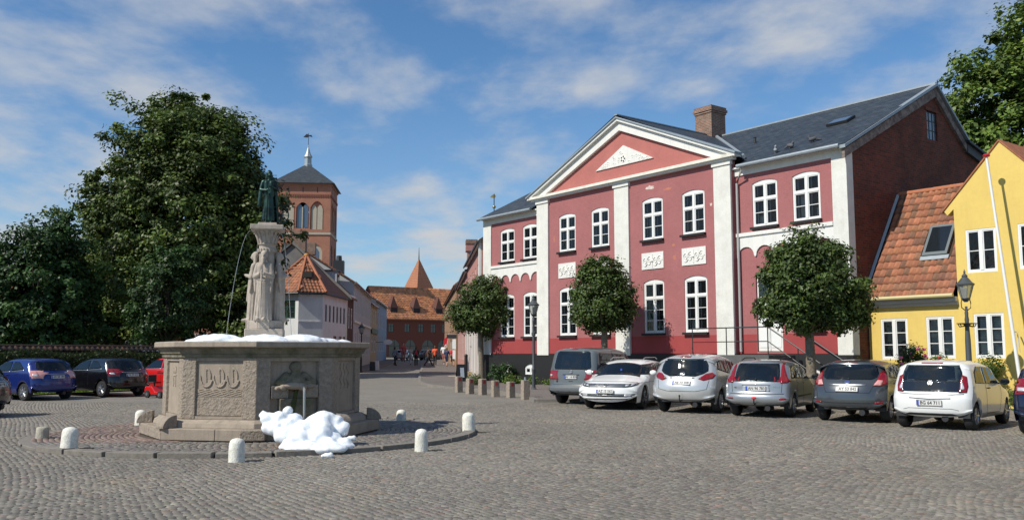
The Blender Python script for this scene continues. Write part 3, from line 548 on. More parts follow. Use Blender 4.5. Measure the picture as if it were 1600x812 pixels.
# ---------------------------------------------------------------- building helpers (local frame: x along the front, y inward, z up)
def arcpts(x0, x1, z1, rise, n=8):
    return [(x0 + (x1 - x0) * t / n, z1 - rise * (2 * t / n - 1) ** 2) for t in range(n + 1)]
def wall(mb, x0, x1, z0, z1, y, ops, depth=.14, axis='y', sgn=1):
    """front sheet at y with openings (x0,z0,x1,z1,rise) and reveals going depth inward"""
    P = (lambda x, z, d=0: (x, y + d * sgn, z)) if axis == 'y' else (lambda x, z, d=0: (y + d * sgn, x, z))
    xs = sorted(set([x0, x1] + [v for o in ops for v in (o[0], o[2])])); zs = sorted(set([z0, z1] + [v for o in ops for v in (o[1], o[3])]))
    for i in range(len(xs) - 1):
        for j in range(len(zs) - 1):
            cx, cz = (xs[i] + xs[i + 1]) / 2, (zs[j] + zs[j + 1]) / 2
            if any(o[0] < cx < o[2] and o[1] < cz < o[3] for o in ops): continue
            mb.quad(P(xs[i], zs[j]), P(xs[i + 1], zs[j]), P(xs[i + 1], zs[j + 1]), P(xs[i], zs[j + 1]))
    for a0, b0, a1, b1, r in ops:
        arc = arcpts(a0, a1, b1, r)
        for (p, q) in zip(arc[:-1], arc[1:]):
            mb.quad(P(*p, depth), P(*q, depth), P(*q), P(*p))
            if r: mb.quad(P(*p), P(*q), P(q[0], b1), P(p[0], b1))
        mb.quad(P(a0, b0), P(a0, b0, depth), P(a0, b1 - r, depth), P(a0, b1 - r)); mb.quad(P(a1, b0, depth), P(a1, b0), P(a1, b1 - r), P(a1, b1 - r, depth)); mb.quad(P(a0, b0), P(a1, b0), P(a1, b0, depth), P(a0, b0, depth))
    return mb
PANES = {}
def window(parent, x0, z0, x1, z1, y, rise=0, cols=2, rows=(1, 1), tfrac=.67, fm=None, glass=None, sill=None, fw=.055, mw=.085, rz=0, room=True, panes=True, inner=True, name='window', axis='y', depth=None):
    """casement window: frame with mullion, transom and bars; panes and sill as sub-parts. front of the frame at y"""
    fm = fm or WFRAME; glass = glass or GLASS; d0, d1 = y, y + .07; mb = MB(); fw2 = fw
    mb.box(x0, d0, z0, x0 + fw, d1, z1 - rise); mb.box(x1 - fw, d0, z0, x1, d1, z1 - rise); mb.box(x0 + fw, d0, z0, x1 - fw, d1, z0 + fw * 1.2)
    zt = z1 - rise - fw * (1 if rise else 1)
    if rise: mb.prism([(x0, z1 - rise), (x0 + fw, zt), (x1 - fw, zt)] + arcpts(x0, x1, z1, rise)[::-1][:-1], d0, d1)
    else: mb.box(x0 + fw, d0, zt, x1 - fw, d1, z1)
    ix0, ix1, iz0, iz1 = x0 + fw, x1 - fw, z0 + fw * 1.2, zt
    cw = (ix1 - ix0 - mw * (cols - 1)) / cols; tz = iz0 + (iz1 - iz0) * tfrac; two = rows[1] > 0
    cells = []
    for c in range(cols):
        cx0 = ix0 + c * (cw + mw)
        if c: mb.box(cx0 - mw, d0 - .012, iz0, cx0, d1, iz1)
        secs = [(iz0, tz - mw * .42 if two else iz1, rows[0])] + ([(tz + mw * .42, iz1, rows[1])] if two else [])
        if two: mb.box(cx0, d0 - .008, tz - mw * .42, cx0 + cw, d1, tz + mw * .42)
        for (a, b, nr) in secs:
            sw = min(.032, cw * .14)
            mb.box(cx0, d0 + .012, a, cx0 + sw, d1, b); mb.box(cx0 + cw - sw, d0 + .012, a, cx0 + cw, d1, b); mb.box(cx0 + sw, d0 + .012, a, cx0 + cw - sw, d1, a + sw); mb.box(cx0 + sw, d0 + .012, b - sw, cx0 + cw - sw, d1, b)
            ph = (b - a - 2 * sw - .024 * (nr - 1)) / nr
            for r in range(nr):
                pz = a + sw + r * (ph + .024); cells.append((cx0 + sw, pz, cw - 2 * sw, ph))
                if r: mb.box(cx0 + sw, d0 + .02, pz - .024, cx0 + cw - sw, d1, pz)
    w = mb.build(name, fm, parent)
    if panes:
        for (px, pz, pw, ph) in cells:
            k = (round(pw, 3), round(ph, 3), glass.name)
            if k not in PANES: PANES[k] = MB().quad((-.002, 0, -.002), (pw + .002, 0, -.002), (pw + .002, 0, ph + .002), (-.002, 0, ph + .002)).mesh('pane', glass)
            inst('pane', PANES[k], w, (px, d0 + .040, pz), (random.gauss(0, .008), 0, random.gauss(0, .008)))
    if inner:
        im = MB()
        for c in range(cols):
            cx0 = ix0 + c * (cw + mw); im.box(cx0 + .02, d0 + .16, iz0, cx0 + .055, d0 + .19, iz1); im.box(cx0 + cw - .055, d0 + .16, iz0, cx0 + cw - .02, d0 + .19, iz1)
        im.build('inner_frame', fm, w)['kind'] = 'stuff'
    if room:
        MB().quad((x0 - .0, d0 + .5, z0 - .02), (x1, d0 + .5, z0 - .02), (x1, d0 + .5, z1), (x0, d0 + .5, z1)).quad((x0 - .02, d0 + .09, z0), (x0 - .02, d0 + .5, z0), (x0 - .02, d0 + .5, z1), (x0 - .02, d0 + .09, z1)).quad((x1 + .02, d0 + .09, z0), (x1 + .02, d0 + .5, z0), (x1 + .02, d0 + .5, z1), (x1 + .02, d0 + .09, z1)).quad((x0, d0 + .09, z1), (x1, d0 + .09, z1), (x1, d0 + .5, z1), (x0, d0 + .5, z1)).build('room', ROOM, w)
    if sill: MB().box(x0 - .05, y - .17, z0 - .09, x1 + .05, y + .02, z0 - .003).build('sill', sill, w)
    return w
def pantile_mesh(L=.40, Wd=.235, m=None, col=(.4, .15, .07)):
    k = 8; vs = []; fs = []
    prof = [(Wd * t / k, .030 * math.sin(PI * min(t / k / .62, 1)) if t / k < .62 else -.018 * math.sin(PI * (t / k - .62) / .38)) for t in range(k + 1)]
    for (yy, dz) in ((0, .030), (L, 0.0)):
        for (xx, zz) in prof: vs.append((xx, yy, zz + dz))
    for (xx, zz) in prof: vs.append((xx, 0, zz + .012))
    n = k + 1
    for t in range(k): fs.append((t, t + 1, n + t + 1, n + t)); fs.append((2 * n + t, 2 * n + t + 1, t + 1, t))
    return vs, fs
def tile_field(name, parent, org, u, v, nu, nv, du, dv, m, colf, inside=None, merge=True, label=None):
    """pantiles laid from org: u along the eaves, v up the slope. merge -> one stuff part, else one object per tile"""
    org, u, v = Vector(org), Vector(u).normalized(), Vector(v).normalized(); nn = u.cross(v).normalized()
    vs0, fs0 = pantile_mesh(dv * 1.2, du * 1.04); R = np.array([u, v, nn]); B = np.array(vs0)
    if merge:
        Vs, Fs, Cs = [], [], []; fa = np.array(fs0); c = 0
        for j in range(nv):
            for i in range(nu):
                p = (i + .5) * du, (j + .5) * dv
                if inside and not inside(*p): continue
                lift = rng.normal(0, .004); Vs.append((B + [i * du + rng.normal(0, .004), j * dv + rng.normal(0, .008), lift]) @ R + np.array(org)); Fs.append(fa + c * len(vs0)); Cs.append(np.tile(colf(), (len(vs0), 1))); c += 1
        o = inst(name, np_mesh(name, np.concatenate(Vs), np.concatenate(Fs), m, np.concatenate(Cs), True), parent); o['kind'] = 'stuff'; return o
    var = [np_mesh('roof_tile', B, fs0, m, np.tile(colf(), (len(vs0), 1)), True) for _ in range(14)]
    M = Matrix((u, v, nn)).transposed().to_4x4()
    for j in range(nv):
        for i in range(nu):
            if inside and not inside((i + .5) * du, (j + .5) * dv): continue
            o = inst('roof_tile', var[int(rng.integers(14))], parent); o.matrix_local = Matrix.Translation(org + u * (i * du + rng.normal(0, .004)) + v * (j * dv + rng.normal(0, .008)) + nn * rng.normal(0, .004)) @ M @ Matrix.Rotation(rng.normal(0, .012), 4, 'Z')
def tilecol(a=(.36, .145, .075), b=(.25, .115, .068), p=.42):
    def f():
        c = np.array(b if rng.random() < p else a) * (1 + rng.normal(0, .12)) * (1 + rng.normal(0, .03, 3)); return np.clip(c, .03, .8)
    return f

# ---------------------------------------------------------------- the red town building
AZ = math.radians(-37.008); D1 = Vector((math.sin(AZ), math.cos(AZ), 0)); P0 = Vector((11.381, 30.0, 0)); RZ = math.atan2(-D1.y, -D1.x)
def RL(x, y, z=0): return P0 - D1 * x + Vector((math.cos(AZ), -math.sin(AZ), 0)) * y + Vector((0, 0, z))
red = thing('town_building', 'large crimson two storey building with white pilasters, white pediment and dark slate roof', 'building', tuple(P0), RZ)
LEN = 21.33; CB = (-16.52, -4.72); PR = -.22
up_r = [(-3.95, 6.30, -2.83, 8.04, .10), (-2.18, 6.30, -1.05, 8.04, .10)]
up_c = [(-t1, 6.34, -t0, 8.10, .10) for t0, t1 in ((8.30, 9.48), (6.07, 7.24), (13.76, 14.94), (11.53, 12.68))]
up_l = [(-19.9, 6.28, -18.70, 7.97, .10), (-18.01, 6.28, -16.83, 8.0, .10)]
lo_c = [(-t1, 2.46, -t0, 4.68, .12) for t0, t1 in ((8.30, 9.45), (6.03, 7.20), (13.74, 14.93), (11.53, 12.68))]
lo_l = [(-19.9, 2.46, -18.72, 4.62, .12), (-17.98, 2.46, -16.84, 4.64, .12)]
lo_r = [(-3.90, 1.70, -2.78, 4.63, .12), (-2.18, 2.46, -1.05, 4.64, .12)]
bs = lambda a, z=.62: (a - .42, z, a + .42, z + .52, .14)
bas_l = [bs(-19.3), bs(-17.4)]; bas_c = [bs(-14.35), bs(-12.1), bs(-8.9), bs(-6.6)]; bas_r = [bs(-1.6)]
wall(MB(), -LEN, CB[0], 1.62, 8.45, 0, up_l + lo_l).build('wall', REDWALL, red)
wall(MB(), CB[1], 0, 1.62, 8.45, 0, up_r + lo_r).build('wall', REDWALL, red)
mb = wall(MB(), CB[0], CB[1], 1.62, 8.96, PR, up_c + lo_c); mb.quad((CB[0], PR, 1.62), (CB[0], 0, 1.62), (CB[0], 0, 8.96), (CB[0], PR, 8.96)); mb.quad((CB[1], 0, 1.62), (CB[1], PR, 1.62), (CB[1], PR, 8.96), (CB[1], 0, 8.96)); mb.build('wall', REDWALL, red)
for a, b, y, ops in ((-LEN - .03, CB[0] - .06, -.06, bas_l), (CB[0] - .06, CB[1] + .06, PR - .06, bas_c), (CB[1] + .06, .03, -.06, bas_r)):
    mb = wall(MB(), a, b, -.3, 1.62, y, ops, .2); mb.quad((a, y, 1.62), (b, y, 1.62), (b, y + .1, 1.64), (a, y + .1, 1.64)); mb.quad((a, y, -.3), (a, y + .3, -.3), (a, y + .3, 1.62), (a, y, 1.62)); mb.quad((b, y + .3, -.3), (b, y, -.3), (b, y, 1.62), (b, y + .3, 1.62)); mb.build('plinth', BLACKP, red)
    for o_ in ops: window(red, o_[0], o_[1], o_[2], o_[3], y + .06, .14, 2, (1, 0), panes=True, inner=False, room=True, fw=.07, name='basement_window')
BAND = mat('deep_red_paint_band', (.30, .045, .045), .75, var=.08, vscale=1)
for a, b, y in ((-LEN + .68, CB[0], 0), (CB[0] + .86, -11.10, PR), (-10.22, CB[1] - .82, PR), (CB[1] + .01, -3.92, 0), (-2.76, -.54, 0)): MB().box(a, y - .004, 1.63, b, y + .01, 2.34).build('painted_band', BAND, red)
# back wall, gables
gy = [(0, -.3), (11.2, -.3), (11.2, 9.0), (10.2, 9.35), (8.35, 9.75), (6.04, 11.72), (0, 8.56)]
mb = MB(); gw = (5.47, 9.72, 6.22, 10.82, .09)
def gtop(y): 
    P = [(0, 8.56), (6.04, 11.72), (8.35, 9.75), (10.2, 9.35), (11.2, 9.0)]
    for (a, b), (c, d) in zip(P[:-1], P[1:]):
        if a <= y <= c: return b + (d - b) * (y - a) / (c - a)
ys = [0, gw[0], 6.04, gw[2], 8.35, 10.2, 11.2]
wall(mb, 0, 11.2, -.3, 8.0, 0, [], axis='x', sgn=-1)
for a, b in zip(ys[:-1], ys[1:]):
    if gw[0] <= a < gw[2]: mb.add([(0, a, 8.0), (0, b, 8.0), (0, b, gw[1]), (0, a, gw[1])], [(0, 1, 2, 3)]); mb.add([(0, a, gw[3]), (0, b, gw[3]), (0, b, gtop(b)), (0, a, gtop(a))], [(0, 1, 2, 3)])
    else: mb.add([(0, a, 8.0), (0, b, 8.0), (0, b, gtop(b)), (0, a, gtop(a))], [(0, 1, 2, 3)])
mb.add([(0, gw[0], gw[1]), (-.12, gw[0], gw[1]), (-.12, gw[0], gw[3]), (0, gw[0], gw[3])], [(0, 1, 2, 3)]); mb.add([(0, gw[0], gw[1]), (0, gw[2], gw[1]), (-.12, gw[2], gw[1]), (-.12, gw[0], gw[1])], [(0, 1, 2, 3)]); mb.add([(0, gw[2], gw[1]), (-.12, gw[2], gw[1]), (-.12, gw[2], gw[3]), (0, gw[2], gw[3])], [(0, 1, 2, 3)])
mb.build('gable_wall', BRICK, red)['label'] = 'dark red bare brick gable wall'
gwin = MB(); a0, b0, a1, b1, _ = gw
for i in range(4): y = a0 + (a1 - a0) * i / 3; gwin.box(-.09, y - .018, b0, -.05, y + .018, b1)
for i in range(4): z = b0 + (b1 - b0) * i / 3; gwin.box(-.085, a0, z - .018, -.055, a1, z + .018)
gwo = gwin.build('attic_window', IRON, red)
for i in range(3):
    for j in range(3): MB().box(-.075, a0 + (a1 - a0) * i / 3 + .018, b0 + (b1 - b0) * j / 3 + .018, -.065, a0 + (a1 - a0) * (i + 1) / 3 - .018, b0 + (b1 - b0) * (j + 1) / 3 - .018).build('pane', mat('pale_reflecting_glass', (.12, .15, .18), .15, spec=1, var=.3, vscale=3), gwo)
MB().box(.001, a0 - .1, b1, .03, a1 + .1, b1 + .12).build('lintel', BRICK, red)
wall(MB(), 0, 11.2, -.3, 8.9, -LEN, [], axis='x').add([(-LEN, 0, 8.5), (-LEN, 6.04, 11.7), (-LEN, 11.2, 8.9)], [(0, 1, 2)]).build('gable_wall', REDWALL, red)
MB().quad((-LEN, 11.2, -.3), (0, 11.2, -.3), (0, 11.2, 9), (-LEN, 11.2, 9)).build('back_wall', BRICK, red)
# windows
for o_ in up_r + up_c + up_l:
    y = (PR if CB[0] < o_[0] < CB[1] else 0) + .03; window(red, o_[0], o_[1], o_[2], o_[3], y, .10, 2, (2, 1), .64, sill=BLACKP, fw=.065, mw=.10)
for o_ in lo_c + lo_l + lo_r[1:]:
    y = (PR if CB[0] < o_[0] < CB[1] else 0) + .03; window(red, o_[0], o_[1], o_[2], o_[3], y, .12, 2, (3, 1), .70, sill=BLACKP, fw=.065, mw=.10)
CUR = mat('net_curtain', (.55, .52, .46), .9)
for x, z, w_, h_, y in ((-9.42, 2.5, .3, .55, PR), (-7.16, 2.5, .34, .5, PR), (-12.6, 6.4, .25, .5, PR), (-3.9, 6.35, .36, .38, 0), (-1.45, 6.35, .3, .4, 0), (-2.1, 6.4, .28, 1.1, 0), (-19.8, 2.5, .25, 1.2, 0), (-7.1, 6.5, .2, 1.2, PR), (-6.45, 6.5, .2, 1.2, PR), (-9.4, 6.5, .2, .8, PR), (-14.85, 6.5, .22, 1.1, PR), (-14.2, 6.5, .2, 1.1, PR), (-12.5, 2.6, .2, 1.5, PR), (-17.9, 6.4, .25, 1.0, 0), (-14.8, 2.6, .3, .9, PR), (-8.9, 3.4, .3, .8, PR), (-6.9, 3.2, .2, 1.1, PR)):
    MB().box(x + .06, y + .28, z, x + .06 + w_, y + .30, z + h_).build('curtain', CUR, red)
dr = MB().box(-3.88, .06, 1.72, -2.80, .12, 4.5).build('door', WHITE, red)
for i in range(2):
    for z0, z1 in ((1.85, 2.5), (2.6, 3.55)): MB().box(-3.82 + i * .52, .045, z0, -3.40 + i * .52, .062, z1).build('door_panel', WFRAME, dr)
MB().box(-3.82, .05, 3.72, -2.86, .062, 4.35).build('fanlight', DGLASS, dr); MB().box(-3.37, .02, 2.62, -3.31, .06, 2.70).build('handle', IRON, dr); MB().box(-3.37, .03, 1.75, -3.34, .061, 3.6).build('meeting_bar', WFRAME, dr)
# pilasters
def pil(x0, x1, y, z1, d=.09, side=0):
    MB().box(x0, y - d, 1.55, x1, y + .02, z1).build('pilaster', WROUGH, red, bevel=.008)
    MB().box(x0 - .05, y - d - .05, z1, x1 + .05, y + .02, z1 + .16).build('pilaster_cap', WHITE, red, bevel=.01)
pil(CB[0], CB[0] + .86, PR, 8.80); pil(-11.10, -10.22, PR, 8.80); pil(CB[1] - .82, CB[1], PR, 8.80)
MB().box(-LEN - .02, -.07, 1.58, -LEN + .68, .02, 8.40).build('pilaster', WROUGH, red)
MB().box(-.54, -.07, 1.58, .035, .32, 8.62).build('corner_pilaster', WROUGH, red, bevel=.006)
MB().box(-.02, -.03, -.3, .055, .36, 1.58).build('plinth', BLACKP, red)
# white frieze with scallops, string course
def frieze(x0, x1, n, yb, name='arched_frieze'):
    mb = MB(); w = (x1 - x0) / n; zt = 5.99; ztop = 5.60; zc = 5.20
    for i in range(n):
        a = x0 + i * w; pts = [(a + w * .5 - w * .44 * math.cos(PI * t / 10), 5.27 + .33 * math.sin(PI * t / 10)) for t in range(11)]
        mb.prism([(a, zt), (a, zc)] + [(a + w * .06, 5.27)] + pts[1:-1] + [(a + w * .94, 5.27), (a + w, zc), (a + w, zt)], yb - .055, yb)
    mb.build(name, WHITE, red)
    MB().box(x0, yb - .11, 5.99, x1, yb, 6.13).build('string_course', WHITE, red, bevel=.01)
frieze(CB[1] + .04, -.54, 5, 0); frieze(-LEN + .68, CB[0], 5, 0)
for a, b in ((-LEN - .05, CB[0]), (CB[1], .04)):
    MB().box(a, -.05, 8.34, b, .02, 8.60).build('cornice', WHITE, red); MB().box(a, -.16, 8.60, b, .02, 8.66).build('cornice_moulding', WHITE, red)
# relief panels
orn = mat('white_relief', (.76, .74, .69), .7)
for x0, x1 in ((-9.52, -8.28), (-7.28, -6.04), (-14.96, -13.74), (-12.72, -11.5)):
    pn = MB().box(x0, PR - .035, 5.11, x1, PR + .01, 5.80).build('relief_panel', WHITE, red); mb = MB(); cx = (x0 + x1) / 2
    for s in (-1, 1):
        for q in range(2):
            c0 = Vector((cx + s * (.17 + .24 * q), PR - .045, 5.45)); pts = []
            for t in range(22):
                a = t * .55 * s * (1 if q else -1); r = .15 - .0062 * t; pts.append(c0 + Vector((math.cos(a) * r, 0, math.sin(a) * r * 1.5)))
            mb.tube(pts, .022, 6, .012)
    mb.tube([(cx, PR - .045, 5.18), (cx, PR - .045, 5.73)], .02); mb.ball((cx, PR - .05, 5.45), .06); mb.build('scrollwork', orn, pn, smooth=True)['kind'] = 'stuff'
# pediment
APX = -10.66; EW = 6.22; ZB = 8.98; ZA = 11.72
MB().box(APX - EW + .05, PR - .20, 8.96, APX + EW - .05, PR + .02, 9.04).build('pediment_bed_moulding', WHITE, red)
MB().box(APX - EW - .05, PR - .30, 9.04, APX + EW + .05, PR + .02, 9.17).build('pediment_cornice', mat('stained_white_cornice', (.70, .68, .60), .8, var=.12, vscale=3, dirt=.75), red, bevel=.015)
MB().prism([(APX - EW + .1, 9.17), (APX + EW - .1, 9.17), (APX, ZA - .1)], PR - .015, PR + .2).build('tympanum', TYMP, red)
sl_ = (ZA - 9.12) / EW
for s in (-1, 1):
    A = lambda f, dz: (APX + s * EW * f, ZA - (ZA - 9.10) * f + dz)
    q = [A(1.0, -.02), A(0, -.02), A(0, -.42), A(.88, -.36)]; q2 = [A(1.02, .10), A(0, .10), A(0, -.02), A(1.02, -.02)]; q3 = [A(1.03, .17), A(0, .17), A(0, .10), A(1.03, .10)]
    if s > 0: q, q2, q3 = q[::-1], q2[::-1], q3[::-1]
    MB().prism(q, PR - .16, PR + .1).build('raking_cornice', WHITE, red); MB().prism(q2, PR - .30, PR + .1).build('raking_moulding', WHITE, red); MB().prism(q3, PR - .36, PR + .1).build('verge_flashing', ZINC, red)
tri = MB().prism([(-12.28, 9.76), (-8.74, 9.76), (-10.51, 10.62)], PR - .07, PR).build('pediment_relief', WHITE, red)
mb = MB()
for i in range(26):
    u = rng.uniform(-1, 1); z = 9.82 + rng.uniform(0, 1) * (1 - abs(u)) * .60; c0 = Vector((-10.51 + u * 1.45, PR - .075, z))
    if abs(u) < .12 and z < 10.2: continue
    mb.tube([c0 + Vector((math.cos(a) * (.10 - a * .012), 0, math.sin(a) * (.08 - a * .009))) for a in np.linspace(0, 5.5, 10)], .018, 5, .009)
mb.build('scrollwork', orn, tri, smooth=True)['kind'] = 'stuff'
md = MB().lathe([(.16, PR - .085), (.17, PR - .06)], 16, (-10.51, 10.02), 'y').build('rosette', orn, tri)
for i in range(5): a = 2 * PI * i / 5; MB().ball((-10.51 + .10 * math.cos(a), PR - .09, 10.02 + .10 * math.sin(a)), .035).build('rosette_knob', BLACKP, md)
# roofs
EZ = 8.68; RY = 6.04; RZt = 11.92; ED = -.34
rf = MB(); T = .07
for x0, x1 in ((-LEN - .2, CB[0] - .32), (CB[1] + .30, .16)): rf.add([(x0, ED, EZ), (x1, ED, EZ), (x1, .25, EZ + .305), (x0, .25, EZ + .305)], [(0, 1, 2, 3)])
rf.add([(-LEN - .2, .25, EZ + .305), (.16, .25, EZ + .305), (.16, RY, RZt), (-LEN - .2, RY, RZt)], [(0, 1, 2, 3)])
rf.build('front_roof_slope', SLATE, red)
back = MB(); back.add([(.16, RY, RZt), (.16, 8.35, 9.97), (-LEN - .2, 8.35, 9.97), (-LEN - .2, RY, RZt)], [(0, 1, 2, 3)]); back.add([(.16, 8.35, 9.97), (.16, 11.5, 9.1), (-LEN - .2, 11.5, 9.1), (-LEN - .2, 8.35, 9.97)], [(0, 1, 2, 3)]); back.build('back_roof_slope', SLATE, red)
pr = MB()
for s in (-1, 1):
    p = [(APX, PR - .36, 11.95), (APX + s * (EW + .16), PR - .36, 9.16), (APX + s * 6.0, .42, 9.24), (APX, 6.2, 11.95)]
    pr.add(p if s > 0 else p[::-1], [(0, 1, 2, 3)])
pr.build('pediment_roof_slope', SLATE, red)
MB().box(-LEN - .2, RY - .10, RZt - .03, .16, RY + .10, RZt + .04).build('ridge_cap', ZINC, red)
MB().box(APX - .10, PR - .36, 11.93, APX + .10, RY - .1, 11.98).build('ridge_cap', ZINC, red)
for s in (-1, 1): MB().tube([(APX + s * 6.15, .28, 9.13), (APX + s * .1, RY - .15, 11.95)], .09, 5).build('valley_flashing', ZINC, red)
VERGE = mat('weathered_verge_brick', (.26, .22, .19), .9, var=.3, vscale=4, col2=(.12, .09, .08))
for (y0, z0, y1, z1) in ((-.25, 8.52, RY, 11.78), (8.28, 9.88, RY, 11.78)):
    L_ = math.hypot(y1 - y0, z1 - z0); a = -math.atan2(z1 - z0, y1 - y0); ny, nz_ = -(z1 - z0) / L_, (y1 - y0) / L_
    if nz_ < 0: ny, nz_ = -ny, -nz_
    q = lambda t: [(y0 - ny * 0, z0), (y1, z1), (y1 - ny * t, z1 - .30 * t / .24), (y0 - ny * t, z0 - .28 * t / .24)]
    MB().prismx([(y0, z0), (y1, z1), (y1, z1 - .36), (y0, z0 - .30)], .002, .11).build('verge_corbel', VERGE, red)
    MB().prismx([(y0 - (.1 if y0 < 3 else -.15), z0 + .02), (y1, z1 + .05), (y1, z1 + .16), (y0 - (.1 if y0 < 3 else -.15), z0 + .13)], -.02, .20).build('verge_board', ZINC, red)
MB().prismx([(8.28, 9.90), (8.28, 9.55), (10.5, 9.0), (11.6, 8.75), (11.6, 9.1)], .003, .14).build('kneeler_board', mat('dark_grey_paint', (.05, .052, .056), .6), red)
MB().prismx([(8.2, 10.02), (8.2, 9.93), (11.6, 9.05), (11.6, 9.15)], -.02, .26).build('verge_board', IRON, red)
for x0, x1 in ((-LEN - .15, CB[0] - .4), (CB[1] + .38, -.02)):
    g = MB().tube([(x0, ED - .03, EZ - .04), (x1, ED - .03, EZ - .04)], .075, 8).build('gutter', ZINC, red)
MB().tube([(CB[1] + .55, ED - .02, EZ - .10), (CB[1] + .55, ED, EZ - .22), (CB[1] + .14, -.09, EZ - .62), (CB[1] + .14, -.09, 1.7)], .05, 8).build('downpipe', mat('grey_pipe_paint', (.34, .33, .33), .6), red, smooth=True)
ch = MB().box(APX - .62, RY - .75, 11.2, APX + .38, RY + .25, 13.0); ch.box(APX - .66, RY - .79, 12.98, APX + .42, RY + .29, 13.08); ch.box(APX - .70, RY - .83, 13.08, APX + .46, RY + .33, 13.20); ch.box(APX - .66, RY - .79, 13.20, APX + .42, RY + .29, 13.32)
ch.build('chimney', CHBRICK, red); MB().box(APX - .45, RY - .6, 13.32, APX + .2, RY + .1, 13.34).build('flue', BLACKP, red)
def on_slope(x, y, dz=0): return (x, y, EZ + (y - ED) * (RZt - EZ) / (RY - ED) + dz)
SA = math.atan2(RZt - EZ, RY - ED)
sk = MB().box(-.45, -.32, 0, .45, .32, .09).build('skylight', IRON, red, loc=on_slope(-2.05, 3.0, .02)); sk.rotation_euler = (SA, 0, 0); MB().box(-.38, -.26, .09, .38, .26, .10).build('pane', mat('sky_reflecting_glass', (.10, .14, .19), .1, spec=1), sk)
MB().lathe([(.05, 0), (.05, .22), (.07, .24), (.02, .27)], 8).build('roof_vent', IRON, red, loc=on_slope(-5.9, 2.8))
for i, (x, y, c, lb) in enumerate(((-3.05, .30, (.32, .33, .35), 'pale grey pigeon sitting lowest and leftmost on the slate roof edge'), (-2.55, .48, (.09, .09, .10), 'dark pigeon in the middle of three on the slate roof'), (-1.75, .72, (.06, .06, .07), 'dark pigeon standing rightmost on the slate roof'))):
    m = mat('pigeon_feathers_%s' % ('pale', 'dark', 'black')[i], c, .7, var=.2, vscale=20)
    me = blob_mesh('pigeon', [ell((0, 0, .12), (.085, .17, .08), 0, .25), ell((0, -.14, .22), (.045, .05, .045)), cap((0, -.10, .15), (0, -.14, .20), .055, .04), cap((0, -.18, .22), (0, -.225, .21), .014, .006), cap((0, .13, .11), (0, .30, .07), .05, .025), cap((.03, 0, .07), (.03, -.01, -.02), .012), cap((-.03, 0, .07), (-.03, -.01, -.02), .012)], .012, m, 1)
    p = RL(*on_slope(x, y, .01)); o = inst('pigeon', me, None, tuple(p), (0, 0, RZ + (.6, 1.4, -1.2)[i])); tag(o, lb, 'pigeon', 'pigeons on the slate roof')
pr_ = random.Random(5)
for x, z, w_, h_, m_ in ((-9.0, 8.55, .55, .16, mat('scraped_pale_plaster', (.62, .50, .46), .9, var=.2, vscale=9)), (-8.0, 8.35, .5, .10, mat('faded_orange_paint', (.46, .17, .11), .9, var=.1)), (-7.8, 6.2, .30, .12, MATS['faded_orange_paint']) if False else (-7.75, 6.0, .22, .10, mat('faded_orange_paint', (.46, .17, .11), .9, var=.1)), (-15.3, 7.0, .12, .3, mat('faded_orange_paint')), (-7.7, 5.5, .15, .2, mat('faded_orange_paint')), (-10.0, 3.1, .10, .3, mat('faded_orange_paint')), (-5.75, 7.4, .12, .12, mat('scraped_pale_plaster'))):
    MB().prism([(x + w_ / 2 * math.cos(a) * pr_.uniform(.6, 1.2), z + h_ / 2 * math.sin(a) * pr_.uniform(.5, 1.3)) for a in np.linspace(0, 2 * PI, 15)[:-1][::-1]], PR - .002, PR + .004).build('worn_paint_patch', m_, red)
# entrance steps and railing
MB().box(-5.75, -1.55, -.2, -2.25, -.065, 1.58).build('landing', mat('dark_grey_granite', (.10, .10, .10), .85, var=.2), red, bevel=.01)
for i in range(8): MB().box(-2.25 + i * .29, -1.5, -.2, -2.25 + (i + 1) * .29, -.09, 1.58 - (i + 1) * .175).build('step', MATS['dark_grey_granite'], red)
rl = MB(); rl.tube([(-5.7, -1.5, 2.55), (-2.3, -1.5, 2.55), (.15, -1.5, 1.05)], .025, 6); rl.tube([(-5.7, -1.5, 2.05), (-2.3, -1.5, 2.05), (.15, -1.5, .55)], .02, 6)
rl.build('handrail', IRON, red)
for x, z0, z1 in ((-5.7, 1.55, 2.55), (-4.1, 1.55, 2.55), (-2.3, 1.55, 2.55), (-1.1, .8, 1.82), (.12, .1, 1.07)): MB().tube([(x, -1.5, z0), (x, -1.5, z1)], .02, 6).build('railing_post', IRON, red)
MB().tube([(-2.3, -.12, 2.6), (.15, -.12, 1.1)], .025, 6).build('handrail', IRON, red)

# ---------------------------------------------------------------- yellow house on the right
yel = thing('yellow_house', 'low yellow plastered house with white windows and orange pantile roof at right edge', 'house', tuple(P0), RZ)
YD = .9; wl_low = [(.48, 1.44, 1.42, 2.78, 0), (2.05, 1.48, 2.96, 2.80, 0)]; wl_g = [(3.60, 1.49, 4.49, 2.85, 0), (3.48, 4.11, 4.40, 5.45, 0), (5.03, 4.12, 5.95, 5.47, 0), (5.1, 1.5, 6.0, 2.86, 0)]
wall(MB(), .04, 3.15, -.2, 3.2, YD, wl_low, .10).build('wall', YELLOW, yel)
gx0, gx1, gap = 3.15, 6.15, (4.64, 8.06); mb = wall(MB(), gx0, gx1, -.2, 5.78, YD - .06, wl_g, .10)
mb.prism([(2.84, 6.12), (2.95, 5.98), (3.15, 6.16), (3.15, 5.78), (6.15, 5.78), (6.44, 6.12), gap], YD - .06, YD + .22)
mb.quad((gx0, YD + 3, -.2), (gx0, YD - .06, -.2), (gx0, YD - .06, 5.78), (gx0, YD + 3, 5.78)); mb.build('gable_front', YELLOW, yel)
wall(MB(), gx1, 13, -.2, 3.6, YD, [(6.7, 1.5, 7.6, 2.86, 0)], .10).build('wall', YELLOW, yel)
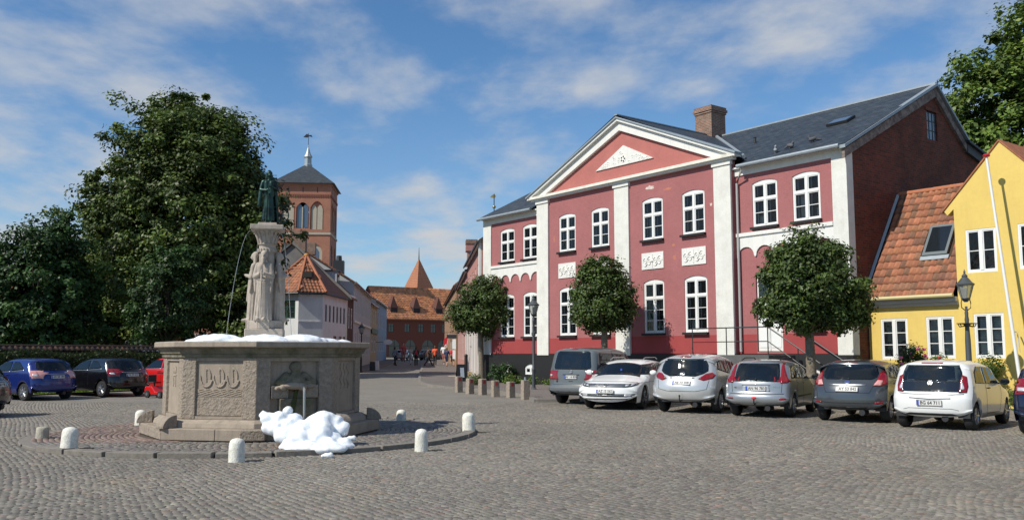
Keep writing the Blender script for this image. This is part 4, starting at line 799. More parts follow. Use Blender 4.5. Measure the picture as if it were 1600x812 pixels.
for q in (wl_low[0], wl_low[1]): window(yel, *q[:4], YD + .01, 0, 2, (3, 0), fw=.055, mw=.10, inner=False)
for q in wl_g: window(yel, *q[:4], YD - .05, 0, 2, (3, 0) if q[1] > 3 and False else ((2, 0) if q[1] > 3 else (3, 0)), fw=.055, mw=.10, inner=False)
BL = mat('pale_window_blind', (.80, .84, .82), .9)
for (x0, z0, x1, z1, _) in (wl_low[1], wl_g[0]):
    bl = MB()
    for i in range(24): z = z0 + .06 + i * (z1 - z0 - .12) / 24; bl.quad((x0 + .08, YD + .13, z), (x1 - .08, YD + .13, z), (x1 - .08, YD + .14, z + .046), (x0 + .08, YD + .14, z + .046))
    bl.build('window_blind', BL, yel)['kind'] = 'stuff'
for x, z in ((3.72, 4.18), (4.1, 4.18)): MB().ball((x + .06, YD + .10, z + .06), .05, sc=(1, 1, 1.6)).build('ornament', CUR, yel)
MB().box(.06, YD - .10, 3.15, 3.15, YD, 3.26).build('cornice', mat('grey_cornice_paint', (.50, .48, .43), .7), yel); MB().box(.06, YD - .22, 3.26, 3.15, YD, 3.40).build('cornice_moulding', MATS['grey_cornice_paint'], yel)
MB().tube([(.05, YD - .36, 3.44), (3.14, YD - .36, 3.44)], .06, 8).build('gutter', mat('cream_gutter', (.55, .48, .25), .6), yel, smooth=True)
# pantile roof: 19 x 15 single tiles
e0 = Vector((.16, YD - .32, 3.42)); vdir = Vector((0, 2.55, 3.88)); vl = vdir.length; nt_v = 15; dv = (vl + .02) / nt_v; du = .211
def not_sky(u_, v_): return not (1.57 < u_ < 2.43 and 1.62 < v_ < 2.92) and not (u_ > 2.98 and v_ < .62)
MB().add([tuple(e0 + Vector((a, 0, -.03)) + vdir * b) for a, b in ((-.02, 0), (2.96, 0), (2.96, .14), (4.2, .14), (4.2, 1), (-.02, 1))], [(0, 1, 2, 3, 4, 5)]).build('roof_deck', mat('roof_batten_dark', (.05, .03, .02), .9), yel)
tile_field('roof_tile', yel, e0, (1, 0, 0), vdir, 19, nt_v, du, dv, TILE, tilecol(), not_sky, merge=False)
vn = vdir.normalized(); nn_ = Vector((1, 0, 0)).cross(vn)
sk = MB().box(0, 0, .02, .84, 1.26, .11).build('skylight', mat('grey_skylight_frame', (.13, .15, .16), .4), yel); M_ = Matrix((Vector((1, 0, 0)), vn, nn_)).transposed().to_4x4(); sk.matrix_local = Matrix.Translation(e0 + Vector((1.58, 0, 0)) + vn * 1.64) @ M_
MB().box(.09, .12, .111, .75, 1.16, .118).build('pane', DGLASS, sk); MB().box(-.06, -.16, .03, .90, 0, .06).build('flashing', ZINC, sk)
for i in range(13): MB().lathe([(.095, 0), (.085, .33)], 9, ax='x', cap=True).build('ridge_tile', mat('ridge_tile_clay', (.38, .14, .07), .8, var=.2), yel, loc=(.10 + i * .315, (e0 + vdir).y + .01, (e0 + vdir).z + .0)).rotation_euler = (0, random.uniform(-.02, .02), 0)
MB().add([tuple(e0 + Vector((-.16, -.02, .02))), tuple(e0 + Vector((-.03, -.02, .05))), tuple(e0 + Vector((-.03, -.02, .05)) + vdir), tuple(e0 + Vector((-.16, -.02, .02)) + vdir)], [(0, 1, 2, 3)]).build('verge_flashing', mat('pale_lead', (.50, .55, .56), .6), yel)
MB().quad((.1, e0.y + vdir.y, 7.2), (4.6, e0.y + vdir.y, 7.2), (4.6, e0.y + 5.6, 3.4), (.1, e0.y + 5.6, 3.4)).build('back_roof_slope', FARTILE, yel)
# gable roof slopes and the roof beyond
for s in (-1, 1):
    p = [(4.64, YD - .10, 8.12), (4.64 + s * 1.85, YD - .10, 6.14), (4.64 + s * 1.85, YD + 3.2, 6.14), (4.64, YD + 3.2, 8.12)]; MB().add([(a, b, c) for a, b, c in p] + [(a, b, c - .06) for a, b, c in p], [(0, 1, 2, 3), (7, 6, 5, 4), (0, 4, 5, 1), (1, 5, 6, 2), (3, 2, 6, 7), (0, 3, 7, 4)]).build('gable_roof_slope', mat('gable_tile_plain', (.36, .13, .06), .85, var=.3), yel)
tile_field('right_roof_tiles', yel, (4.70, YD + .02, 6.9 - 3.2), (1, 0, 0), (0, 3.1, 4.75), 38, 17, .211, .335, TILE, tilecol())
# flagpole
fp_ = thing('flagpole', 'white leaning flagpole with red top knob in front of the yellow house', 'flagpole', tuple(RL(5.32, -.05, 0)), 0)
b_ = Vector((0, 0, .0)); tp = at(1541, 243, 26.4) - RL(5.32, -.05, 0); MB().tube([b_, b_ + (tp - b_) * .5, tp], .055, 10, .038).build('pole', WFRAME, fp_, smooth=True); MB().lathe([(.02, -.06), (.09, -.04), (.11, 0), (.07, .04), (.01, .05)], 12).build('knob', mat('red_enamel', (.45, .02, .03), .4), fp_, loc=tuple(tp), smooth=True)
MB().tube([tuple((tp) * .30 + Vector((0, 0, 0))), tuple((tp) * .30 + Vector((.45, .55, 0)))], .02, 6).build('wall_bracket', WFRAME, fp_); MB().tube([tuple(tp * .30 + Vector((.3, .3, 0))), tuple(tp * .22 + Vector((.40, .5, 0)))], .015, 6).build('wall_bracket', WFRAME, fp_)
# ---------------------------------------------------------------- streets: pavements and kerbs
PAVE = mat('brick_pavement', (.20, .165, .145), .85, brick=(.21, .105, .010, (.10, .09, .08)), col2=(.15, .135, .125), var=.15, vscale=1)
rp = [ground_at(838, 628), ground_at(822, 620), ground_at(770, 613), ground_at(712, 608), ground_at(668, 603), ground_at(655, 598)]
rpe = [(p.x, p.y) for p in rp]; pav = [(6.5, 31.5)] + rpe + [(-5.9, 58), (-7.2, 72), (-8.8, 88), (-11, 110), (-13, 130), (0, 130), (8, 60), (11.0, 33)]
pav = [(10.6, 28.4), (4.2, 30.6)] + pav[1:]
pv_ = sheet('pavement', pav, .09, PAVE)
def kerb(name, pts, parent, w=.16, h=.11, m=GRANITE_R, L=1.0):
    pts = [Vector((p[0], p[1], 0)) for p in pts]; out = []
    for a, b in zip(pts[:-1], pts[1:]):
        n = max(1, int((b - a).length / L)); n = min(n, 14)
        for i in range(n):
            p, q = a.lerp(b, i / n), a.lerp(b, (i + 1) / n); d = (q - p).normalized(); nn = Vector((-d.y, d.x, 0)) * w / 2; p = p + d * .01; q = q - d * .01
            mb = MB(); V = [p - nn, q - nn, q + nn, p + nn]; mb.add([(v.x, v.y, gz(v.x, v.y) - .05) for v in V] + [(v.x, v.y, gz(v.x, v.y) + h + (i % 3) * .002) for v in V], [(0, 3, 2, 1), (4, 5, 6, 7), (0, 1, 5, 4), (1, 2, 6, 5), (2, 3, 7, 6), (3, 0, 4, 7)]); mb.build('kerb_stone', m, parent)
kerb('kerb', [(4.2, 30.6)] + rpe + [(-5.9, 58), (-7.2, 72), (-8.8, 88), (-11, 110)], pv_, h=.10, m=mat('worn_kerb_granite', (.21, .19, .165), .9, var=.2, vscale=5))
lp_ = [(-11.9, 56), (-11.2, 62), (-11.0, 69), (-11.3, 76), (-12.6, 93), (-14.2, 112), (-15.4, 128)]
lpv = sheet('pavement', lp_ + [(-24, 128), (-16, 62), (-20, 56)], .08, PAVE); kerb('kerb', lp_, lpv, m=MATS['worn_kerb_granite'])

# ---------------------------------------------------------------- simple houses of the street rows
def frame_of(a, b):
    a, b = Vector((*a, 0)), Vector((*b, 0)); d = b - a; return a, math.atan2(d.y, d.x), d.length
FARGLASS = mat('far_window_glass', (.02, .025, .03), .08, spec=.8)
def small_windows(parent, ops, y, fm, bars=True):
    for x0, z0, x1, z1, r in ops:
        mb = MB(); f = .07; mb.box(x0, y, z0, x0 + f, y + .06, z1); mb.box(x1 - f, y, z0, x1, y + .06, z1); mb.box(x0 + f, y, z0, x1 - f, y + .06, z0 + f); mb.box(x0 + f, y, z1 - f, x1 - f, y + .06, z1)
        if bars: mb.box((x0 + x1) / 2 - .035, y - .01, z0 + f, (x0 + x1) / 2 + .035, y + .06, z1 - f); mb.box(x0 + f, y - .005, z0 + (z1 - z0) * .62, x1 - f, y + .06, z0 + (z1 - z0) * .62 + .06)
        w = mb.build('window', fm, parent); MB().box(x0 + f, y + .03, z0 + f, x1 - f, y + .05, z1 - f).build('pane', FARGLASS, w)
def row(a, b, n, z0, z1, w, off=None):
    L = b - a; return [(a + L * (i + .5) / n - w / 2, z0, a + L * (i + .5) / n + w / 2, z1, 0) for i in range(n)]
def house(name, label, a, b, depth, eave, ridge, wm, rm, ops, fm=WFRAME, ridge_at=None, cat='house', gable_m=None, eave_m=None, tiles=None, wparts=True, tcol=None):
    o, rz, L = frame_of(a, b); g = gz(o.x, o.y); t = thing(name, label, cat, (o.x, o.y, 0), rz); gm = gable_m or wm; ra = ridge_at or depth / 2
    wall(MB(), 0, L, -.3, eave, 0, ops, .12).build('front_wall', wm, t)
    for x in (0, L):
        MB().add([(x, 0, -.3), (x, depth, -.3), (x, depth, eave), (x, ra, ridge - .06), (x, 0, eave)], [(0, 1, 2, 3, 4)]).build('gable_wall', gm, t)
    MB().quad((0, depth, -.3), (L, depth, -.3), (L, depth, eave), (0, depth, eave)).build('back_wall', gm, t)
    sl = (ridge - eave) / ra; oh = .3
    if tiles:
        vd = Vector((0, ra + oh, ridge - eave + sl * oh)); n = max(1, int(L / tiles)); m_ = max(1, int(vd.length / (tiles * 1.55)))
        tile_field('roof_tiles', t, (0, -oh, eave - sl * oh + .05), (1, 0, 0), vd, n, m_, L / n, vd.length / m_, FARTILE, tcol or tilecol())
    MB().add([(-.15, -oh, eave - sl * oh), (L + .15, -oh, eave - sl * oh), (L + .15, ra, ridge), (-.15, ra, ridge), (-.15, -oh, eave - sl * oh - .12), (L + .15, -oh, eave - sl * oh - .12), (L + .15, ra, ridge - .12), (-.15, ra, ridge - .12)], [(0, 1, 2, 3), (7, 6, 5, 4), (0, 4, 5, 1), (1, 5, 6, 2), (3, 7, 4, 0)]).build('roof', rm, t)
    MB().quad((-.15, ra, ridge), (L + .15, ra, ridge), (L + .15, depth + oh, eave), (-.15, depth + oh, eave)).build('back_roof', rm, t)
    MB().box(-.05, -.16, eave - .22, L + .05, -.01, eave - .02).build('cornice', eave_m or fm, t)
    small_windows(t, ops, .03, fm); return t
BROWNROOF = mat('brown_tile_roof', (.30, .125, .065), .85, brick=(.24, .34, .03, (.13, .06, .035)), col2=(.22, .10, .06), var=.2, vscale=.8)
DARKROOF = mat('dark_slate_roof', (.05, .052, .06), .6, var=.2)
WLIME = mat('white_limewash', (.72, .72, .72), .9, var=.10, vscale=.6, dirt=.22, streak=.15)
GREENF = mat('dark_green_paint', (.012, .05, .035), .5)
# white corner house with the polygonal tiled roof
o = (-13.1, 62.0); cor = thing('corner_house', 'whitewashed corner house with conical orange tiled roof and one dark green window', 'house', (0, 0, 0))
A1, B1, C1, D1_ = (-17.0, 62.1), (-14.62, 61.35), (-13.1, 62.1), (-12.72, 69.0); EH = 5.75
def wseg(a, b, ops, parent, h=EH, m=WLIME):
    o_, rz_, L_ = frame_of(a, b); w = wall(MB(), 0, L_, -.2, h, 0, ops, .12).build('wall', m, parent); w.matrix_local = Matrix.Translation(o_) @ Matrix.Rotation(rz_, 4, 'Z'); return w, L_
w, L_ = wseg(A1, B1, [(.95, 4.02, 2.25, 5.25, 0)], cor); mb = MB()
for (x0, z0, x1, z1) in ((.95, 4.02, 1.04, 5.25), (2.16, 4.02, 2.25, 5.25), (1.04, 4.02, 2.16, 4.11), (1.04, 5.16, 2.16, 5.25), (1.55, 4.11, 1.65, 5.16), (1.04, 4.42, 1.55, 4.47), (1.65, 4.42, 2.16, 4.47), (1.04, 4.80, 1.55, 4.85), (1.65, 4.80, 2.16, 4.85)): mb.box(x0, .02, z0, x1, .08, z1)
wn_ = mb.build('window', GREENF, w); MB().box(1.0, .05, 4.05, 2.2, .06, 5.2).build('pane', FARGLASS, wn_)
w, L_ = wseg(B1, C1, [], cor); MB().box(0, -.04, 3.78, L_, -.003, 3.86).build('string_course', WLIME, w)
w, L_ = wseg(C1, D1_, [(.6 + i * 1.05, 3.85, 1.12 + i * 1.05, 5.05, 0) for i in range(6)] + [(3.0, 1.2, 3.9, 2.9, 0), (4.6, 1.2, 5.5, 2.9, 0), (5.9, .3, 6.6, 2.9, 0)], cor)
small_windows(w, [(.6 + i * 1.05, 3.85, 1.12 + i * 1.05, 5.05, 0) for i in range(6)] + [(3.0, 1.2, 3.9, 2.9, 0), (4.6, 1.2, 5.5, 2.9, 0), (5.9, .3, 6.6, 2.9, 0)], .03, GREYRENDER, False)
wseg((-18.6, 68), A1, [], cor)
AP = Vector((-15.05, 65.2, 8.75)); eavs = [(-18.9, 67.5), (-17.25, 61.85), (-14.6, 61.0), (-12.85, 61.9), (-12.45, 69.2)]; RB = Vector((-15.4, 69.5, 8.75))
for i in range(3):
    a, b = Vector((*eavs[i], EH + .05)), Vector((*eavs[i + 1], EH + .05)); e_ = (b - a).normalized(); t_ = (AP - a).dot(e_); up = (AP - (a + e_ * t_)); Ls, Hs = (b - a).length, up.length
    MB().add([tuple(a - Vector((0, 0, .06))), tuple(b - Vector((0, 0, .06))), tuple(AP - Vector((0, 0, .06)))], [(0, 1, 2)]).build('roof_deck', MATS['roof_batten_dark'], cor)
    nu = max(2, int(Ls / .235)); nv = int(Hs / .36); tile_field('roof_tiles', cor, a, e_, up, nu, nv, Ls / nu, Hs / nv, FARTILE, tilecol(), lambda u_, v_, t_=t_, Ls=Ls, Hs=Hs: u_ > t_ * v_ / Hs - .08 and u_ < Ls - (Ls - t_) * v_ / Hs + .08)
    MB().tube([tuple(a + Vector((0, 0, .05))), tuple(AP + Vector((0, 0, .05)))], .09, 6).build('hip_tiles', MATS['ridge_tile_clay'], cor)
MB().tube([tuple(Vector((*eavs[3], EH + .1))), tuple(AP + Vector((0, 0, .05)))], .09, 6).build('hip_tiles', MATS['ridge_tile_clay'], cor); MB().ball(tuple(AP), .2, sc=(1, 1, .9)).build('finial', mat('yellow_lichen_tile', (.5, .26, .06), .9, var=.2), cor)
MB().add([(*eavs[3], EH), (*eavs[4], EH), tuple(RB), tuple(AP)], [(0, 1, 2, 3)]).build('roof', BROWNROOF, cor)
MB().tube([(*eavs[1], EH - .02), (*eavs[2], EH - .02), (*eavs[3], EH - .02), (*eavs[4], EH - .02)], .07, 6).build('gutter', IRON, cor)
MB().box(-14.7, 62.6, 6.95, -14.05, 63.3, 7.35).build('roof_window', ROOM, cor)
hB = house('gabled_house', 'tall grey gabled house behind the white corner house with dormer and two chimneys', (-12.72, 69.3), (-12.85, 72.6), 8.6, 6.2, 10.15, mat('old_dark_brick', (.10, .045, .035), .9, var=.2), BROWNROOF, [(.6, 3.6, 1.4, 5.2, 0), (2.0, 3.6, 2.8, 5.2, 0)], gable_m=GREYRENDER)
MB().box(.2, 3.4, 9.5, 1.0, 4.5, 11.1).box(.12, 3.32, 10.9, 1.08, 4.58, 11.15).build('chimney', CHBRICK, hB)
dm = MB().box(1.4, 1.1, 6.7, 2.9, 3.2, 8.1).build('dormer', mat('dormer_grey_paint', (.42, .43, .44), .7), hB); MB().box(1.3, .9, 8.1, 3.0, 3.6, 8.22).build('roof', DARKROOF, dm); MB().box(1.7, 1.06, 6.95, 2.6, 1.09, 7.9).build('pane', FARGLASS, dm)
MB().prismx([(-.35, 6.0), (4.3, 10.3), (4.3, 10.1), (-.35, 5.75)], -.45, -.12).build('gable_coping', GREYRENDER, hB)
hC = house('long_white_house', 'long pale two storey house in the shaded left street row with many tall windows', (-12.85, 72.7), (-14.7, 93.4), 8.6, 7.5, 10.2, mat('grey_white_plaster', (.46, .48, .49), .9, var=.08, dirt=.1), BROWNROOF, row(.6, 20, 12, 5.0, 6.7, .8) + row(.6, 20, 9, 1.5, 3.4, 1.1))
MB().box(0, -.10, 4.15, 20.7, -.003, 4.32).build('string_course', WFRAME, hC); MB().box(3.2, 3.6, 10, 4.0, 4.6, 11.0).build('chimney', CHBRICK, hC)
hD = house('narrow_cream_house', 'narrow cream house with dark green shop band beyond the long pale house', (-14.78, 94), (-15.35, 102), 8, 6.9, 9.2, mat('cream_plaster', (.42, .36, .24), .9, var=.1), BROWNROOF, row(.3, 7.6, 3, 4.9, 6.3, 1.0) + row(.3, 7.6, 2, 1.8, 3.6, 2.0))
MB().box(0, -.15, 3.75, 8, -.003, 4.3).build('shop_band', GREENF, hD)
hE = house('blue_grey_house', 'blue-grey gabled house with dark attic and orange roof at the far end of left row', (-15.6, 102.6), (-16.9, 121), 9, 7.9, 11.2, mat('blue_grey_plaster', (.26, .32, .40), .9, var=.08), BROWNROOF, row(.5, 18, 7, 4.7, 6.6, 1.0) + row(.5, 18, 6, 1.9, 3.8, 1.2), gable_m=mat('slate_hung_gable', (.07, .08, .11), .8))
MB().box(.6, 3.8, 10.6, 1.6, 5.0, 12.3).lathe([(.35, 12.3), (.30, 12.9)], 8, (1.1, 4.4)).build('chimney', IRON, hE)
# church tower
ct = thing('church_tower', 'tall red brick church tower with slate pyramid roof, lantern and weathervane', 'church tower', tuple(at(474, 552, 154).xy) + (0,), math.radians(4.5))
TB = mat('church_orange_brick', (.40, .155, .095), .9, brick=(.5, .16, .02, (.33, .19, .13)), col2=(.33, .125, .08), var=.12, vscale=.4); PALE = mat('pale_blind_niche', (.42, .37, .29), .9, var=.1)
TW = 4.65
def tface(rot):
    w = wall(MB(), -TW, TW, 0, 30.4, -TW, [(-3.5, 22.4, -1.3, 27.2, 1.1), (-1.05, 22.6, 1.05, 27.0, .9), (1.3, 22.4, 3.5, 27.2, 1.1), (-3.4, 15.5, -.9, 20.0, 1.2), (.9, 15.5, 3.4, 20.0, 1.2)], .35).build('wall', TB, ct); w.rotation_euler = (0, 0, rot)
    def b(mb, nm, m, **k): q = mb.build(nm, m, w, **k); return q
    for x0, x1 in ((-3.35, -1.45), (1.45, 3.35)):
        for a in (x0, (x0 + x1) / 2 + .05): b(MB().prism([(a, 22.4), (a + .88, 22.4)] + arcpts(a, a + .88, 26.6, .7)[::-1], -TW + .20, -TW + .36), 'blind_niche', PALE)
    b(MB().box(-3.5, -TW + .30, 22.4, -1.3, -TW + .37, 27.2).box(1.3, -TW + .30, 22.4, 3.5, -TW + .37, 27.2), 'niche_back', TB)
    for a in (-.95, .05): b(MB().prism([(a, 22.7), (a + .9, 22.7)] + arcpts(a, a + .9, 26.7, .6)[::-1], -TW + .22, -TW + .34), 'belfry_window', mat('belfry_glass_blue', (.07, .10, .15), .2, spec=1))
    b(MB().lathe([(.11, 22.6), (.10, 26.2)], 8, (0, -TW + .15)), 'colonnette', PALE)
    for a in (-3.4, .9):
        b(MB().prism([(a, 15.5), (a + 2.5, 15.5)] + arcpts(a, a + 2.5, 20, 1.2)[::-1], -TW + .22, -TW + .36), 'pale_surround', PALE); b(MB().prism([(a + .55, 15.9), (a + 1.95, 15.9)] + arcpts(a + .55, a + 1.95, 19.4, .8)[::-1], -TW + .18, -TW + .215), 'round_window', MATS['belfry_glass_blue'])
    b(MB().box(-TW - .10, -TW - .14, 21.5, TW + .10, -TW + .02, 21.85), 'string_course', PALE); b(MB().box(-TW - .13, -TW - .16, 29.9, TW + .13, -TW + .02, 30.4), 'cornice', TB)
    db = MB()
    for i in range(24): x = -TW + .2 + i * (2 * TW - .4) / 23; db.box(x - .10, -TW - .12, 27.9, x + .10, -TW + .01, 28.25)
    b(db, 'corbel_band', mat('dark_church_brick', (.24, .09, .06), .9))['kind'] = 'stuff'
    b(MB().box(-TW - .04, -TW - .08, 28.25, TW + .04, -TW + .01, 28.4), 'corbel_course', MATS['dark_church_brick'])
    for x in (-2.4, .0, 2.4): b(MB().box(x - .06, -TW - .03, 28.7, x + .06, -TW + .02, 29.6), 'wall_anchor', IRON)
for k in range(4): tface(k * PI / 2)
TR = TW + .65; rf = MB().add([(-TR, -TR, 30.2), (TR, -TR, 30.2), (TR, TR, 30.2), (-TR, TR, 30.2), (0, 0, 34.6)], [(0, 1, 4), (1, 2, 4), (2, 3, 4), (3, 0, 4), (3, 2, 1, 0)]).build('roof', SLATE, ct)
MB().lathe([(.75, 33.6), (.75, 34.4), (.62, 34.5), (.60, 35.6), (.78, 35.7), (.45, 36.3), (.12, 37.4), (.05, 37.9)], 8).build('lantern', ZINC, ct); MB().tube([(0, 0, 37.8), (0, 0, 40.0)], .05, 5).build('spike', IRON, ct); MB().prism([(-.9, 39.3), (-.2, 39.2), (.1, 39.45), (.7, 39.3), (.5, 39.7), (.1, 39.65), (-.3, 39.9)], -.03, .03).build('weathervane', IRON, ct)
# gatehouse at the end of the street
a = Vector((-21.6, 149.6, 0)); gdir = Vector((.835, .55, 0)); bq = a + gdir * 24
ops = [(4.2, 1.0, 6.3, 4.0, 1.0), (7.4, 1.0, 9.8, 4.0, 1.0), (10.5, 1.0, 12.5, 4.0, 1.0), (1.2, 1.0, 3.3, 4.0, 1.0)] + [(x - .5, 5.2, x + .5, 6.7, .2) for x in (1.6, 4.6, 7.2, 9.6, 11.8, 14)]
gm_ = mat('gatehouse_brick', (.17, .05, .03), .9, var=.15); gh = house('gatehouse', 'old brick gatehouse with arcade, orange tiled roof and three dormers closing the street', a.xy, bq.xy, 12, 7.6, 13.2, gm_, mat('gatehouse_roof_deck', (.2, .08, .05), .9), ops, fm=IRON, ridge_at=6, tiles=.30, tcol=tilecol((.62, .25, .11), (.44, .18, .085), .4))
for x in (2.6, 6.9, 11.3):
    dmr = MB().prismx([(.95, 8.3), (.95, 9.35), (3.0, 9.9), (3.0, 8.3)], x - .62, x + .62).build('dormer', mat('black_dormer', (.03, .02, .02), .8), gh)
    MB().add([(x - .75, .9, 9.35), (x + .75, .9, 9.35), (x, 1.3, 11.4), (x - .75, 2.4, 9.9), (x + .75, 2.4, 9.9), (x, 2.0, 11.4)], [(0, 1, 2), (0, 2, 5, 3), (1, 4, 5, 2), (3, 5, 4), (0, 3, 4, 1)]).build('roof', mat('dark_dormer_tiles', (.10, .04, .03), .9), dmr)
sp_ = thing('spire', 'steep orange tiled pyramid spire with needle rising behind the gatehouse roof', 'spire', tuple(at(653, 552, 172).xy) + (0,), .8)
MB().add([(-2.6, -2.6, 12.4), (2.6, -2.6, 12.4), (2.6, 2.6, 12.4), (-2.6, 2.6, 12.4), (0, 0, 19.9)], [(0, 1, 4), (1, 2, 4), (2, 3, 4), (3, 0, 4)]).build('roof', mat('spire_tiles', (.46, .19, .09), .8, brick=(.3, .36, .04, (.24, .10, .06)), col2=(.38, .15, .08), var=.15), sp_); MB().box(-2.2, -2.2, 0, 2.2, 2.2, 12).build('shaft', gm_, sp_); MB().tube([(0, 0, 19.5), (0, 0, 22.0)], .12, 5, .03).build('needle', IRON, sp_)
# right side of the street beyond the red building
PINK = mat('pink_plaster', (.42, .20, .17), .9, var=.08)
def RR(n): return n
hF = house('pink_shop_house', 'pink house with white ground floor and white quoins next to the red building', (-3.05, 61.2), (-1.62, 47.35), 8, 7.75, 10.6, PINK, DARKROOF, [(1.0, 4.6, 2.0, 6.6, 0), (3.4, 4.6, 4.4, 6.6, 0), (5.8, 4.6, 6.8, 6.6, 0), (8.2, 4.6, 9.2, 6.6, 0), (10.6, 4.6, 11.6, 6.6, 0), (12.2, 4.6, 13.1, 6.6, 0)])
gl = MB(); 
for x in (0, 2.6, 5.2, 7.8, 10.4, 13.2): gl.box(x, -.14, 0, x + .55, -.004, 3.9)
MB().box(0, -.10, 3.4, 13.9, -.003, 4.1).build('shop_cornice', WHITE, hF)
for x in (0, 2.6, 5.2, 7.8, 10.4, 13.2): MB().box(x, -.14, -.2, x + .6, -.004, 3.4).build('pier', WHITE, hF)
for x in (.7, 3.3, 5.9, 8.5, 11.1): MB().box(x + .1, -.03, .9, x + 1.7, -.004, 3.3).build('shop_window', FARGLASS, hF)
MB().box(13.2, -.12, 4.1, 13.9, -.003, 7.5).build('quoin', WHITE, hF); MB().box(6.3, -1.0, .0, 8.0, -.15, .55).box(6.0, -1.5, 0, 8.3, -1.0, .3).build('doorstep', mat('sandstone_step', (.42, .30, .17), .9), hF)
hG = house('pink_chimney_house', 'low pink house with tall crowned chimney behind the street tree', (-4.7, 78), (-3.1, 61.3), 8, 7.4, 10.2, PINK, DARKROOF, row(.5, 16, 6, 4.4, 6.2, 1.0) + row(.5, 16, 6, 1.2, 3.2, 1.3))
MB().box(15.4, .05, 6.6, 16.3, .9, 9.2).box(15.3, -.05, 8.7, 16.4, 1.0, 9.1).build('chimney', PINK, hG); MB().box(15.3, -.05, 9.2, 15.6, .95, 9.5).box(15.85, -.05, 9.2, 16.4, .95, 9.5).build('chimney_crown', CHBRICK, hG)
hH = house('brown_brick_house', 'ochre brown brick house with round arched door beyond the pink houses', (-8.4, 112), (-4.85, 78.2), 9, 7.8, 11.4, mat('ochre_brick', (.36, .21, .12), .9, brick=(.3, .09, .01, (.25, .17, .11)), col2=(.30, .17, .10), var=.1), BROWNROOF, row(1, 33, 8, 4.7, 6.4, 1.1) + [(20 + i * 3.5, 1.0, 21.6 + i * 3.5, 3.4, .7) for i in range(4)])
MB().box(10, 4.0, 10.8, 11, 5, 12.6).build('chimney', CHBRICK, hH)
# houses glimpsed behind the trees on the left
hL = house('white_garden_house', 'low pale house with orange roof glimpsed under the trees at far left', (-58, 62), (-30, 78), 9, 3.6, 8.2, WLIME, BROWNROOF, row(1, 30, 9, 1.3, 2.9, 1.3)); hM = house('brick_garden_house', 'low brick house hidden behind the big tree', (-29.5, 78.5), (-19, 84), 9, 3.4, 7.4, gm_, BROWNROOF, row(1, 11, 3, 1.3, 2.8, 1.2))
# garden wall with tiled coping, verge and hedge
WA = Vector((-21.3, 34.0, 0)); WD = Vector((.552, .834, 0)); w0 = WA - WD * 24; wrz = math.atan2(WD.y, WD.x)
gw_ = thing('garden_wall', 'dark brick garden wall topped with orange pantiles behind the parked cars', 'wall', (w0.x, w0.y, 0), wrz)
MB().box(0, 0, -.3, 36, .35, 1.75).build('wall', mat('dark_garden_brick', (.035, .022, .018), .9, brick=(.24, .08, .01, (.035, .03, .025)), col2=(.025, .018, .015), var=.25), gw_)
tile_field('coping_tiles', gw_, (0, -.10, 1.74), (1, 0, 0), (0, .27, .20), 153, 1, .2346, .30, FARTILE, tilecol((.11, .06, .035), (.06, .04, .03), .5)); MB().tube([(0, .18, 1.95), (36, .18, 1.95)], .07, 6).build('coping_ridge', mat('shaded_ridge_clay', (.08, .05, .035), .9, var=.3), gw_)  # tree shade is darkened into the coping tile and ridge colours
verge = sheet('grass_verge', [(w0.x + .834 * 2.6, w0.y - .552 * 2.6), (w0.x + 36 * .552 + .834 * 2.6, w0.y + 36 * .834 - .552 * 2.6), (w0.x + 36 * .552 - 12, w0.y + 36 * .834 + 10), (w0.x - 12, w0.y + 8)], .05, mat('grass_ground', (.10, .12, .035), .95, var=.3, vscale=3))
n = 26000; gx = rng.uniform(0, 36, n); gy_ = rng.uniform(-2.5, -.02, n); P = np.stack([w0.x + WD.x * gx - WD.y * gy_, w0.y + WD.y * gx + WD.x * gy_, np.zeros(n)], 1); P[:, 2] = .05 + .008 * np.maximum(0, P[:, 1] - 28)
hh = rng.uniform(.04, .13, n); an = rng.uniform(0, PI, n); dx = np.cos(an) * .02; dy = np.sin(an) * .02; le = rng.normal(0, .03, (n, 2)); V = np.zeros((n, 3, 3)); V[:, 0] = P - np.stack([dx, dy, 0 * dx], 1); V[:, 1] = P + np.stack([dx, dy, 0 * dx], 1); V[:, 2] = P + np.stack([le[:, 0], le[:, 1], hh], 1)
gc = np.array([1.2, 1.3, .6]) * rng.uniform(.6, 1.4, (n, 1)); g_ = inst('grass', np_mesh('grass', V.reshape(-1, 3), np.arange(n * 3).reshape(-1, 3), LEAFY, np.repeat(gc, 3, 0)), None); tag(g_, 'rough grass growing along the foot of the dark garden wall', 'grass', kind='stuff')

